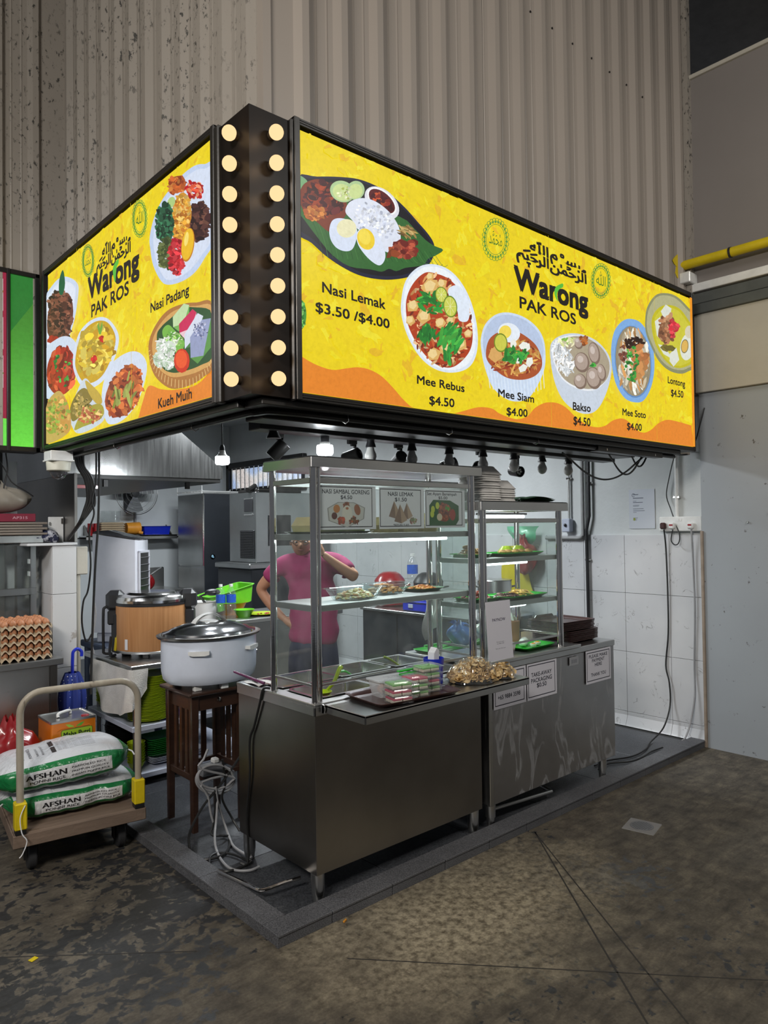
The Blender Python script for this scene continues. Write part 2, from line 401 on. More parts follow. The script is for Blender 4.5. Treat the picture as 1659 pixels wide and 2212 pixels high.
glassm('pane', (.94, .975, .96), 1.1, haze=.035); glassm('clear_plastic', (.95, .96, .96), 1.6, haze=.07, rough=.08); glassm('clear_glass', (.93, .97, .97), 1.6, haze=.03, rough=.03)
emitm('tube_glow', (.86, .97, 1.0), 9); emitm('bulb_glow', (.9, .96, 1.0), 14); emitm('marquee_glow', s2l((255, 216, 160)), 1.15); M('gloss_black', (.010, .008, .007), .38, .0, spec=.12)
def concrete():
    m, t, b = nmat('worn_concrete')
    o = coords(t)
    def nz(scale, det=6., dist=0., sc3=None):
        n = N(t, 'ShaderNodeTexNoise', Detail=det, Scale=scale, Distortion=dist, Roughness=.62); t.links.new(o if sc3 is None else coords(t, *sc3), n.inputs['Vector']); return n.outputs['Fac']
    base = ramp(t, nz(9., 10), [(.3, s2l((62, 57, 50))), (.5, s2l((88, 81, 70))), (.72, s2l((116, 107, 92)))])
    # remains of a charcoal coating: crisp edged islands
    big = nz(.75, 3.); fine = nz(17., 10., .3)
    mm = N(t, 'ShaderNodeMath', operation='MULTIPLY_ADD'); mm.inputs[1].default_value = 1.15; t.links.new(big, mm.inputs[0]); t.links.new(fine, mm.inputs[2])
    # the coating survives mostly on the aisle side (low x, low y)
    sx = N(t, 'ShaderNodeSeparateXYZ'); t.links.new(o, sx.inputs[0])
    k1 = N(t, 'ShaderNodeMath', operation='MULTIPLY_ADD'); k1.inputs[1].default_value = -.10; t.links.new(sx.outputs[0], k1.inputs[0]); t.links.new(mm.outputs[0], k1.inputs[2])
    k2 = N(t, 'ShaderNodeMath', operation='MULTIPLY_ADD'); k2.inputs[1].default_value = -.02; t.links.new(sx.outputs[1], k2.inputs[0]); t.links.new(k1.outputs[0], k2.inputs[2])
    mk = ramp(t, k2.outputs[0], [(.865, (0, 0, 0)), (.905, (1, 1, 1))])
    mx = N(t, 'ShaderNodeMix', data_type='RGBA'); t.links.new(mk.outputs[0], mx.inputs[0]); t.links.new(base.outputs[0], mx.inputs[6]); mx.inputs[7].default_value = (*s2l((52, 52, 53)), 1)
    # dark scuffs streaked along the aisle
    st = nz(1., 8., .4, ((7, 30, 3), (0, 0, .35)))
    sk = ramp(t, st, [(.50, (1, 1, 1)), (.60, (.72, .71, .71))])
    m2 = N(t, 'ShaderNodeMix', data_type='RGBA', blend_type='MULTIPLY'); m2.inputs[0].default_value = 1
    t.links.new(mx.outputs[2], m2.inputs[6]); t.links.new(sk.outputs[0], m2.inputs[7])
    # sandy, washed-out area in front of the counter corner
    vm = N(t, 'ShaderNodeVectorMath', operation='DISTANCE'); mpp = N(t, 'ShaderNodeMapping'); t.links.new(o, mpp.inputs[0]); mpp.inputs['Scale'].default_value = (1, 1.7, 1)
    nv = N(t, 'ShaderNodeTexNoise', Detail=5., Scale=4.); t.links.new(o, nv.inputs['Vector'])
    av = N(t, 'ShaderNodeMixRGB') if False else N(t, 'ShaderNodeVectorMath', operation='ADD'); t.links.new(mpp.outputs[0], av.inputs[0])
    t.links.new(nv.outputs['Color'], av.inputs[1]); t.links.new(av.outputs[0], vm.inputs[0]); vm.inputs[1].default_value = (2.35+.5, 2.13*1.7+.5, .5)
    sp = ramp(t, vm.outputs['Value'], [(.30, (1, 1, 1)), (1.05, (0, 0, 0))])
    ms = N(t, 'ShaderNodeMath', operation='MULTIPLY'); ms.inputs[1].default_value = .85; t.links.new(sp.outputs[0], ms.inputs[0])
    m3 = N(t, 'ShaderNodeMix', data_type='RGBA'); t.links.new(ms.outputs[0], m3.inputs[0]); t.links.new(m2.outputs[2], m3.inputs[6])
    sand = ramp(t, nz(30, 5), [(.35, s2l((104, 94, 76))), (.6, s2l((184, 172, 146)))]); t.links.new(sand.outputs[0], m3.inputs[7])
    # fine salt and pepper grain
    g = ramp(t, nz(90, 3), [(.3, (.72, .72, .72)), (.62, (1.0, 1.0, 1.0)), (.75, (1.35, 1.33, 1.3))])
    m4 = N(t, 'ShaderNodeMix', data_type='RGBA', blend_type='MULTIPLY'); m4.inputs[0].default_value = 1
    t.links.new(m3.outputs[2], m4.inputs[6]); t.links.new(g.outputs[0], m4.inputs[7])
    t.links.new(m4.outputs[2], b.inputs['Base Color'])
    rr = N(t, 'ShaderNodeMapRange'); rr.inputs['To Min'].default_value = .72; rr.inputs['To Max'].default_value = .42; t.links.new(mk.outputs[0], rr.inputs[0]); t.links.new(rr.outputs[0], b.inputs['Roughness'])
    bp = N(t, 'ShaderNodeBump', Strength=.25, Distance=.004); t.links.new(fine, bp.inputs['Height']); t.links.new(bp.outputs[0], b.inputs['Normal'])
    MATS['worn_concrete'] = m
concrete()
def speckled(name, a, c, scale=240, rough=.6, bump=.2):
    m, t, b = nmat(name); n = N(t, 'ShaderNodeTexNoise', Detail=2., Scale=float(scale)); t.links.new(coords(t), n.inputs['Vector'])
    n2 = N(t, 'ShaderNodeTexNoise', Detail=4., Scale=3.); t.links.new(coords(t), n2.inputs['Vector'])
    r = ramp(t, n.outputs['Fac'], [(.35, a), (.65, c)]); r2 = ramp(t, n2.outputs['Fac'], [(.3, (.72, .72, .73)), (.7, (1.1, 1.1, 1.1))])
    mx = N(t, 'ShaderNodeMix', data_type='RGBA', blend_type='MULTIPLY'); mx.inputs[0].default_value = 1; t.links.new(r.outputs[0], mx.inputs[6]); t.links.new(r2.outputs[0], mx.inputs[7])
    t.links.new(mx.outputs[2], b.inputs['Base Color']); b.inputs['Roughness'].default_value = rough
    bp = N(t, 'ShaderNodeBump', Strength=bump, Distance=.002); t.links.new(n.outputs['Fac'], bp.inputs['Height']); t.links.new(bp.outputs[0], b.inputs['Normal']); MATS[name] = m
speckled('kerb_stone', s2l((66, 67, 70)), s2l((112, 112, 115))); speckled('floor_tile_dark', s2l((50, 52, 56)), s2l((76, 78, 82)), 120, .45)
speckled('floor_tile_beige', s2l((128, 120, 102)), s2l((150, 142, 124)), 150, .5)
def veined():
    m, t, b = nmat('veined_tile'); o = coords(t, (1, 1, 1), (0.3, .5, 0))
    n = N(t, 'ShaderNodeTexNoise', Detail=3., Scale=5., Distortion=2.2); t.links.new(o, n.inputs['Vector'])
    r = ramp(t, n.outputs['Fac'], [(.485, (0, 0, 0)), (.5, (1, 1, 1)), (.515, (0, 0, 0))])
    n2 = N(t, 'ShaderNodeTexNoise', Detail=2., Scale=9.); t.links.new(o, n2.inputs['Vector']); r2 = ramp(t, n2.outputs['Fac'], [(.56, (0, 0, 0)), (.68, (1, 1, 1))])
    ml = N(t, 'ShaderNodeMix', data_type='RGBA', blend_type='MULTIPLY'); ml.inputs[0].default_value = 1; t.links.new(r.outputs[0], ml.inputs[6]); t.links.new(r2.outputs[0], ml.inputs[7])
    n3 = N(t, 'ShaderNodeTexNoise', Detail=4., Scale=1.6); t.links.new(o, n3.inputs['Vector']); bs = ramp(t, n3.outputs['Fac'], [(.3, s2l((196, 197, 200))), (.7, s2l((216, 216, 217)))])
    mx = N(t, 'ShaderNodeMix', data_type='RGBA'); t.links.new(ml.outputs[2], mx.inputs[0]); t.links.new(bs.outputs[0], mx.inputs[6]); mx.inputs[7].default_value = (*s2l((120, 118, 118)), 1)
    t.links.new(mx.outputs[2], b.inputs['Base Color']); b.inputs['Roughness'].default_value = .28; MATS['veined_tile'] = m
veined()
def grimy(name, base, spot, lo=.62, hi=.7, scale=26., col2=None, big=1.3, bigr=(.35, .62), rough=.7, sc3=(1, 1, 1)):
    """painted surface with specks of mould or scuffs clustered in patches"""
    m, t, b = nmat(name); o = coords(t, sc3)
    n = N(t, 'ShaderNodeTexNoise', Detail=5., Scale=scale, Roughness=.7); t.links.new(o, n.inputs['Vector'])
    n2 = N(t, 'ShaderNodeTexNoise', Detail=3., Scale=big); t.links.new(o, n2.inputs['Vector'])
    k = ramp(t, n.outputs['Fac'], [(lo, (0, 0, 0)), (hi, (1, 1, 1))]); k2 = ramp(t, n2.outputs['Fac'], [(bigr[0], (0, 0, 0)), (bigr[1], (1, 1, 1))])
    ml = N(t, 'ShaderNodeMix', data_type='RGBA', blend_type='MULTIPLY'); ml.inputs[0].default_value = 1; t.links.new(k.outputs[0], ml.inputs[6]); t.links.new(k2.outputs[0], ml.inputs[7])
    bs = ramp(t, n2.outputs['Fac'], [(.3, base), (.7, col2 or tuple(x*1.06 for x in base))])
    mx = N(t, 'ShaderNodeMix', data_type='RGBA'); t.links.new(ml.outputs[2], mx.inputs[0]); t.links.new(bs.outputs[0], mx.inputs[6]); mx.inputs[7].default_value = (*spot, 1)
    t.links.new(mx.outputs[2], b.inputs['Base Color']); b.inputs['Roughness'].default_value = rough; MATS[name] = m; return m
grimy('cladding', s2l((152, 143, 134)), s2l((100, 94, 88)), .70, .76, 40., rough=.45)
grimy('cladding_mould', s2l((150, 143, 134)), s2l((66, 64, 60)), .565, .62, 38., big=2.2, bigr=(.38, .55), rough=.5, sc3=(1, 1, .55))
grimy('scuffed_wall', s2l((158, 163, 168)), s2l((90, 88, 84)), .635, .67, 13., big=2.2, bigr=(.36, .55), rough=.6)
grimy('chipped_tile', s2l((206, 206, 206)), s2l((120, 98, 70)), .62, .65, 9., big=2., rough=.35)
# ---------------------------------------------------------------- the setting
ZP = .02
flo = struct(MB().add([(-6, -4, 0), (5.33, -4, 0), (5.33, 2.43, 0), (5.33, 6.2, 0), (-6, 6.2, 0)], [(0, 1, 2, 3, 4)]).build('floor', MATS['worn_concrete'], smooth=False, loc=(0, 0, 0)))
M('joint_dark', (.03, .027, .024), .8)
for a, b_, wd in (((3.205, 2.40), (1.9, .82), .007), ((3.205, 2.40), (2.05, .72), .006), ((-.6, 4.27), (1.35, 2.64), .006), ((1.75, 2.2), (3.3, .48), .005)):
    d = Vector((b_[0]-a[0], b_[1]-a[1], 0)).normalized(); n_ = Vector((-d.y, d.x, 0))*wd/2; A = Vector((*a, 0)); B = Vector((*b_, 0))
    MB().prism([A-n_, A+n_, B+n_, B-n_], (0, 0, .0008)).build('floor_joint', MATS['joint_dark'], flo)
# kerb of dark stone tiles round the platform
M('grout', (.05, .05, .05), .9)
kb = struct(MB().box(1.605, 5.32, 2.45, 2.535, 0, .046).box(1.605, 1.70, 2.45, 6.0, 0, .046).build('trim_1', MATS['grout'], loc=(1.6, 2.43, 0)))
ks = [1.59, 1.86, 2.20, 2.543, 2.871, 3.179, 3.506, 3.82, 4.14, 4.45, 4.77, 5.08, 5.325]
for a, b_ in zip(ks[:-1], ks[1:]):
    MB().box(a+(0 if a < 1.6 else .002), b_-.002, 2.43, 2.545, .04+R.uniform(0, .001), .0515, .002).build('kerb_tile', MATS['kerb_stone'], kb)
    MB().box(a+(0 if a < 1.6 else .002), b_-.002, 2.434, 2.452, 0, .0395, .001).build('kerb_tile', MATS['kerb_stone'], kb)
ks = [2.547, 2.762, 3.083, 3.40, 3.721, 4.04, 4.36, 4.68, 5.0]
for a, b_ in zip(ks[:-1], ks[1:]):
    MB().box(1.59, 1.70, a+.002, b_-.002, .04+R.uniform(0, .001), .0515, .002).build('kerb_tile', MATS['kerb_stone'], kb)
for a, b_ in zip([2.452]+ks[1:-1], ks[1:]):
    MB().box(1.594, 1.612, a+.002, b_-.002, 0, .0395, .001).build('kerb_tile', MATS['kerb_stone'], kb)
pf = struct(MB().box(1.70, 5.40, 2.545, 9.45, 0, .012).build('trim_2', MATS['grout'], loc=(1.7, 2.54, 0)))
for i in range(7):
    for j in range(12):
        x0 = 1.702+i*.6; y0 = 2.547+j*.6
        if x0 > 5.3: continue
        be = (4.1 < x0 < 5.0 and .3 < j*.6 < 2.0)
        MB().box(x0, min(x0+.597, 5.39), y0, min(y0+.597, 9.44), .008, .02, .001).build('floor_tile', MATS['floor_tile_beige' if be else 'floor_tile_dark'], pf)
# tiled side wall of the stall (faces -x), joints recessed
ws = struct(MB().box(5.41, 5.6, 2.43, 9.6, 0, 3.3).build('wall_right', MATS['white_plaster'], loc=(5.4, 2.43, 0)))
cols = [2.445, 2.72]+[3.10+.38*i for i in range(18)]
for a, b_ in zip(cols[:-1], cols[1:]):
    b_ = min(b_, 9.45)
    if a >= 9.44: continue
    for z0, z1 in ((.10, .128), (.131, .612), (.615, 1.088), (1.091, 1.56)):
        MB().box(5.397, 5.412, a+.0015, b_-.0015, z0, z1, .001).build('wall_tile', MATS['veined_tile'], ws)
    MB().prism([(5.397, a+.0015, .10), (5.37, a+.0015, .035), (5.36, a+.0015, ZP), (5.412, a+.0015, ZP), (5.412, a+.0015, .10)], (0, b_-a-.003, 0)).build('skirting_tile', MATS['veined_tile'], ws)
MB().box(5.385, 5.41, 2.432, 2.446, .05, 1.575, .004).build('edge_trim', M('aged_trim', s2l((150, 135, 120)), .6, var=.2, sc_=(4, 4, 10)), ws)
# plain right wall nearer the camera
wr = struct(MB().box(5.325, 5.7, -4, 2.43, 0, 2.61).build('wall_front', MATS['scuffed_wall'], loc=(5.33, -1, 0)))
MB().box(5.308, 5.327, 2.415, 2.436, 0, 1.59, .004).build('edge_trim', MATS['aged_trim'], wr)
MB().box(5.292, 5.325, -4, 2.44, 2.61, 3.19, .004).build('cream_band', MATS['cream_plaster'], wr)
MB().box(5.325, 5.7, -4, 2.60, 2.61, 4.97).build('upper_wall', M('upper_wall', s2l((132, 126, 122)), .8, var=.05, sc_=(1, 1, 1)), wr)
MB().box(5.27, 5.325, -4, 2.50, 3.19, 3.262, .003).box(5.285, 5.325, -4, 2.50, 3.268, 3.345, .003).build('steel_channel', M('channel_grey', s2l((92, 96, 94)), .45, .3), wr)
MB().box(5.28, 5.325, -4, 2.50, 3.36, 3.42, .004).build('white_trunking', MATS['white_plastic'], wr)
MB().box(5.30, 5.34, -4, 2.52, 4.97, 5.0, .004).build('wall_capping', MATS['cream_plaster'], wr)
# dark roof sheet seen over the right wall
rf = MB()
for i in range(14):
    y = -4+i*.5
    rf.prism([(5.7, y, 5.0), (5.7, y+.18, 5.0), (5.7, y+.22, 5.05), (5.7, y+.3, 5.05), (5.7, y+.34, 5.0), (5.7, y+.5, 5.0), (5.7, y+.5, 5.06), (5.7, y, 5.06)], (3, 0, 1.6))
struct(rf.build('ceiling', M('roof_dark', (.03, .03, .033), .7), loc=(5.7, 0, 5)))
# hall roof high above and stall ceiling
struct(MB().box(-7, 9.5, -5, 9.6, 7.0, 7.1).build('ceiling_hall', M('roof_grey', (.16, .15, .14), .9), loc=(0, 0, 7)))
struct(MB().box(1.66, 5.42, 2.60, 9.6, 3.15, 3.2).build('ceiling_stall', MATS['white_plaster'], loc=(3, 5, 3.15)))
struct(MB().box(1.5, 5.6, 9.45, 9.6, 0, 3.2).build('wall_back', M('wall_pale', (.66, .69, .70), .55, var=.05, sc_=(1.5, 1.5, 1.5)), loc=(3, 9.45, 0)))
MB().box(1.6, 5.39, 9.44, 9.452, 1.545, 1.56).build('wall_ledge', MATS['grout'], bpy.data.objects['wall_back'])
# ribbed steel cladding above the stall, one sheet per metre
def clad(name, p0, d, nrm, L, pitch, first, z0, z1, mat, per=5):
    p0, d, nrm = Vector(p0), Vector(d), Vector(nrm)
    prof = [(0, 0)]; x = first
    while x < L-.03:
        prof += [(x-.042, 0), (x-.018, .034), (x+.018, .034), (x+.042, 0)]
        for q in (.36, .64): 
            c = x+pitch*q
            if c < L-.04: prof += [(c-.008, 0), (c, .003), (c+.008, 0)]
        x += pitch
    prof.append((L, 0)); root = None; cut = first+pitch*.5; seg = []; edges = []
    lim = [first+pitch*(per*k+.5) for k in range(1, 40) if first+pitch*(per*k+.5) < L]+[L+1]
    cur = []; out = []; li = 0
    for q in prof:
        cur.append(q)
        if q[0] >= lim[li]: out.append(cur); cur = [q]; li += 1
    if len(cur) > 1: out.append(cur)
    back = MB(); a = p0-nrm*.06+d*.06; b_ = p0+d*L-nrm*.06
    back.prism([a, b_, b_+nrm*.05, a+nrm*.05], (0, 0, z1-z0)).xf(Matrix.Translation((0, 0, z0)))
    root = struct(back.build(name, MATS['grout'], loc=p0))
    for k, sg in enumerate(out):
        mb = MB(); n = len(sg); off = .0015*(k % 2)
        vs = [p0+d*q[0]+nrm*(q[1]+off)+Vector((0, 0, z)) for z in (z0, z1) for q in sg]
        mb.add(vs, [(i, i+1, n+i+1, n+i) for i in range(n-1)]).build('cladding_sheet', mat, root, smooth=False)
    return root
clad('wall_upper_right', (1.613, 2.511, 0), (1, 0, 0), (0, -1, 0), 3.72, .2145, .19, 2.16, 7.0, MATS['cladding'])
clad('wall_upper_left', (1.613, 2.511, 0), (0, 1, 0), (-1, 0, 0), 2.42, .2, .10, 2.16, 7.0, MATS['cladding_mould'])
clad('wall_upper_far', (1.613, 4.93, 0), (-1, 0, 0), (0, -1, 0), 5., .2145, .19, 2.16, 7.0, MATS['cladding_mould'])
MB().box(1.600, 1.640, 2.498, 2.540, 3.2, 7).build('corner_flashing', MATS['cladding'], bpy.data.objects['wall_upper_right'])
MB().box(5.27, 5.325, 2.44, 2.51, 3.345, 7).build('corner_flashing', MATS['cladding_mould'], bpy.data.objects['wall_upper_right'])
sf = MB()
for i in range(15): 
    x = 1.72+.2145*i; sf.lathe([(.007, -.004), (.005, .0), (.001, .001)], (x, 2.508, 4.64), 8, axis='y')
sf.build('screw_row', MATS['black_metal'], bpy.data.objects['wall_upper_right'])['kind'] = 'stuff'
# partition wall between the stalls (left), its tiled end, ledge and dark steel sheet
wp = struct(MB().box(1.53, 1.66, 4.91, 9.45, 0, 1.555).build('wall_left', MATS['chipped_tile'], loc=(1.6, 4.9, 0)))
for z0, z1 in ((0, .29), (.293, .765), (.768, 1.24), (1.243, 1.555)):
    MB().box(1.515, 1.665, 4.895, 4.912, z0, z1, .001).build('wall_tile', MATS['chipped_tile'], wp)
    MB().box(1.513, 1.532, 4.912, 5.3, z0, z1, .001).build('wall_tile', MATS['chipped_tile'], wp)
MB().box(1.36, 1.67, 4.885, 5.6, 1.556, 1.572, .003).build('ledge', MATS['chipped_tile'], wp)
MB().box(1.655, 1.675, 4.9, 8.2, 1.575, 2.03, .002).build('steel_sheet', MATS['steel_dark'], wp)
MB().box(1.655, 1.675, 5.2, 9.45, 2.03, 3.15).build('upper_panel', MATS['fridge_steel'], wp)
MB().box(1.31, 1.515, 5.0, 9.4, 0, 3.0).build('neighbour_lining', MATS['fridge_steel'], wp) if False else None
# small window with bars high in the side wall
wn = struct(MB().box(5.385, 5.40, 7.55, 9.38, 2.18, 2.55).build('window_1', MATS['dark_rubber'], loc=(5.39, 8.4, 2.2)))
m, t, b = nmat('frosted_daylight'); n = N(t, 'ShaderNodeTexNoise', Detail=2., Scale=60.); t.links.new(coords(t), n.inputs['Vector'])
n2 = N(t, 'ShaderNodeTexNoise', Detail=0., Scale=1.2); t.links.new(coords(t, (1, 2, 4)), n2.inputs['Vector'])
r_ = ramp(t, n2.outputs['Fac'], [(.4, (.45, .62, 1)), (.55, (.95, .95, .95)), (.65, (.9, .8, .75))]); r2_ = ramp(t, n.outputs['Fac'], [(.4, (.45, .45, .45)), (.6, (1, 1, 1))])
mx_ = N(t, 'ShaderNodeMix', data_type='RGBA', blend_type='MULTIPLY'); mx_.inputs[0].default_value = 1; t.links.new(r_.outputs[0], mx_.inputs[6]); t.links.new(r2_.outputs[0], mx_.inputs[7])
t.links.new(mx_.outputs[2], b.inputs['Emission Color']); b.inputs['Emission Strength'].default_value = .75; MATS['frosted_daylight'] = m
MB().box(5.375, 5.386, 7.6, 9.33, 2.23, 2.50).build('pane', MATS['frosted_daylight'], wn)
for i in range(15): MB().box(5.352, 5.366, 7.62+i*.118, 7.64+i*.118, 2.2, 2.53, .002).build('window_bar', MATS['steel'], wn)
MB().box(5.34, 5.40, 7.5, 9.42, 2.52, 2.60, .004).box(5.34, 5.40, 7.5, 9.42, 2.15, 2.19, .004).box(5.34, 5.40, 9.36, 9.43, 2.15, 2.6, .004).build('window_frame', MATS['black_metal'], wn)
# ---------------------------------------------------------------- illuminated signs
YS, XS = 2.35, 1.441
lit_print('lit_film', 1.0)
INK = (28, 24, 20)
def zz(ox, oy, k): return lambda x, y: (ox+x/k, oy+y/k)
def ZP_(z, flat): return [z(flat[i], flat[i+1]) for i in range(0, len(flat), 2)]
def mottle(a, n, rnd, m=.0):
    for i in range(n):
        x, y = rnd.uniform(0, a.W), rnd.uniform(0, a.H); s_ = rnd.uniform(.006, .05)**1.0*(1 if i % 3 == 0 else .5); pts = []
        c = rnd.choice([(232, 206, 30), (240, 222, 34), (232, 188, 40), (242, 226, 50), (238, 214, 26)]); t0 = rnd.uniform(0, PI)
        for k in range(11):
            t = 2*PI*k/11; q = s_*rnd.uniform(.35, 1.3); px, py = q*1.5*math.cos(t), q*.62*math.sin(t)
            pts.append((x+px*math.cos(t0)-py*math.sin(t0), y+px*math.sin(t0)+py*math.cos(t0)))
        a.raw(pts, c)
def seal(a, z, cx, cy, rx, ry, txt, rot=0):
    g = (56, 140, 62)
    for k in range(26):
        t = 2*PI*k/26; pts = []
        for q in range(9): 
            u = 2*PI*q/8; pts.append(z(cx+rx*.92*math.cos(t)+rx*.12*math.cos(u), cy+ry*.92*math.sin(t)+ry*.1*math.sin(u)))
        a.line(pts, 1.1, g, 0); a.endline()
    for f in (.88, .72): 
        a.line([z(cx+rx*f*math.cos(2*PI*q/40), cy+ry*f*math.sin(2*PI*q/40)) for q in range(41)], 1.0, g, 0); a.endline()
    for k in range(26):
        t = 2*PI*(k+.5)/26; a.ell(*z(cx+rx*.81*math.cos(t), cy+ry*.81*math.sin(t)), rx*.045/3.2, ry*.04/3.2, g, n=6)
    w_ = rx*.5
    a.text(txt, z(cx-w_, cy+ry*.26-rot*w_), z(cx+w_, cy+ry*.26+rot*w_), z(cx-w_, cy-ry*.34-rot*w_), (70, 120, 40), .0)
def flecks(a, z, cx, cy, rx, ry, n, size, cols, **k):
    c = z(cx, cy); s_ = 1/3.2; a.scat(c[0], c[1], rx*s_, ry*s_, n, size*s_, cols, **k)
def E(a, z, cx, cy, rx, ry, col, rot=0., n=28, wob=0.): c = z(cx, cy); a.ell(c[0], c[1], rx/3.2, ry/3.2, col, rot, n, wob)
def PL(a, z, flat, col, sm=5): a.poly(ZP_(z, flat), col, sm)
WH = (222, 232, 246); BROWN = [(110, 55, 35), (140, 70, 40), (80, 38, 30), (165, 90, 50)]; GRN = [(50, 150, 60), (80, 180, 70), (40, 120, 50)]
BISM = '\uFDFD'
def frame_box(name, label, x0, x1, y0, y1, z0, z1, face, grp):
    t = thing(name, label, 'sign', ((x0+x1)/2, (y0+y1)/2, z0), grp)
    return t
# ---- right hand (front) sign
x0, x1, z0, z1 = 1.640, 5.062, 2.155, 3.285
sg = thing('lightbox_sign', 'long yellow backlit menu signboard over the counters, listing six noodle and rice dishes', 'sign', (3.3, 2.43, z0))
MB().box(x0, x1, 2.362, 2.505, z0, z1, .004).build('sign_box', MATS['black_metal'], sg)
fr = MB(); fw = .028
for k, (o_, h) in enumerate(((0, .012), (.010, .016), (.019, .012))):
    fr.box(x0+o_, x1-o_, 2.342-h*.3, 2.37, z1-.010-o_, z1-o_, .002).box(x0+o_, x1-o_, 2.342-h*.3, 2.37, z0+o_, z0+o_+.010, .002)
fr.box(x0, x0+fw, 2.335, 2.37, z0, z1, .003).box(x1-.02, x1, 2.335, 2.37, z0, z1, .003)
fr.build('frame', MATS['black_metal'], sg)
W_, H_ = 5.043-1.668, 3.2435-2.1875
A = Art((1.668, 2.3495, 2.1875), (1, 0, 0), (0, 0, 1), W_, H_, dict(y=YS))
A.raw([(0, 0), (W_, 0), (W_, H_), (0, H_)], (238, 212, 28)); mottle(A, 1500, random.Random(5))
a7 = zz(620, 260, 3.161); a8 = zz(1020, 440, 3.253)
wave = ZP_(a7, [95,1615,180,1665,300,1705,400,1695,480,1688,560,1705,640,1750,720,1830,790,1910,880,1985,1000,2020,1110,2008,1200,1985,1300,1960])+ZP_(a8, [130,1440,190,1478,300,1515,380,1495,430,1440,490,1405,540,1397,600,1405,660,1440,720,1500,800,1555,870,1572,930,1560,980,1525,1040,1510,1090,1530,1150,1590,1200,1610,1250,1590,1300,1545,1360,1520,1430,1530,1535,1560])
A.poly(cat_rom(wave, 4, False)+[(1505, 985), (640, 870)], (232, 136, 44))
# nasi lemak platter
PL(A, a7, [40,400,200,388,350,390,480,405,600,450,700,510,800,600,880,690,950,770,990,830,1000,880,985,950,940,1010,860,1060,760,1085,640,1090,500,1065,380,1010,260,930,160,840,40,740], (34, 36, 58))
PL(A, a7, [40,430,200,402,350,404,480,422,600,468,700,530,800,620,880,705,940,780,975,840,980,880,960,940,920,990,850,1035,760,1062,640,1066,500,1040,390,985,270,905,170,815,40,700], (22, 22, 30))
PL(A, a7, [60,600,110,680,200,800,300,920,420,1000,560,1020,640,1036,690,1016,740,1032,800,1010,880,1000,930,985,960,945,1000,930,1060,888,1000,860,940,820,860,740,760,660,400,560,200,560], (52, 104, 50), 3)
for k in range(26): 
    x = 150+k*34; A.line([a7(x, 640+k*11+R.uniform(-10, 10)), a7(x+60, 800+k*8), a7(x+90, 940+k*2)], .9, (74, 130, 66) if k % 2 else (36, 80, 40)); A.endline()
PL(A, a7, [60,380,120,405,135,440,110,480,60,500], (120, 170, 120), 3)
PL(A, a7, [85,480,120,430,200,405,280,430,350,470,395,540,400,620,380,670,310,690,285,765,200,700,130,640,95,600,82,530], (122, 52, 32))
flecks(A, a7, 240, 545, 135, 120, 190, 18, [(70, 22, 30), (98, 34, 36), (150, 60, 32), (60, 24, 28), (128, 48, 34)]); flecks(A, a7, 180, 640, 80, 45, 60, 12, [(186, 104, 44), (160, 80, 36), (205, 130, 60)], rot=40)
for c in ((370, 490, 88, 72), (460, 482, 62, 66)): E(A, a7, c[0], c[1], c[2], c[3], (176, 205, 150), 25); E(A, a7, c[0], c[1]+6, c[2]*.78, c[3]*.78, (205, 222, 150), 25)
flecks(A, a7, 385, 500, 55, 45, 26, 7, [(232, 236, 190), (180, 196, 90)])
E(A, a7, 640, 568, 140, 88, (226, 226, 236), 42); E(A, a7, 640, 556, 122, 68, (250, 250, 252), 42); E(A, a7, 640, 556, 110, 58, (92, 26, 30), 42); flecks(A, a7, 640, 558, 82, 36, 46, 12, [(70, 16, 26), (140, 42, 34), (190, 80, 44)], srot=42)
PL(A, a7, [395,600,430,555,510,535,600,560,690,630,750,720,768,800,755,870,725,900,680,905,640,880,600,800,560,760,480,750,440,690,395,640], (224, 230, 245))
flecks(A, a7, 590, 690, 150, 110, 170, 8, [(240, 244, 252), (205, 212, 232), (228, 232, 246)], srot=35)
PL(A, a7, [280,750,300,690,350,672,420,690,465,735,468,800,440,880,390,898,330,875,290,820], (216, 226, 246)); E(A, a7, 398, 742, 68, 64, (236, 232, 190))
PL(A, a7, [465,790,490,748,560,745,620,800,655,880,662,940,640,985,605,990,540,940,480,860], (222, 230, 248)); E(A, a7, 530, 815, 58, 76, (240, 208, 46), -22); E(A, a7, 520, 800, 40, 56, (246, 222, 80), -22)
flecks(A, a7, 800, 875, 78, 68, 42, 20, [(150, 58, 44), (178, 84, 60), (120, 40, 34)], rot=30, el=1.35); flecks(A, a7, 712, 905, 20, 16, 5, 20, [(150, 70, 36)])
flecks(A, a7, 810, 765, 52, 40, 34, 6, [(170, 140, 80), (120, 92, 50), (200, 170, 110)], el=5, rot=35)
A.text('Nasi Lemak', a7(233, 1176), a7(662, 1293), a7(232, 1102), INK, .02); A.text('$3.50 /$4.00', a7(188, 1309), a7(690, 1424), a7(187, 1238), INK, .02)
# green woven motif at the edge
E(A, a7, 78, 1330, 46, 106, (70, 150, 60)); flecks(A, a7, 92, 1330, 24, 96, 46, 8, [(110, 190, 90), (50, 120, 50), (140, 205, 110)], el=1.4)
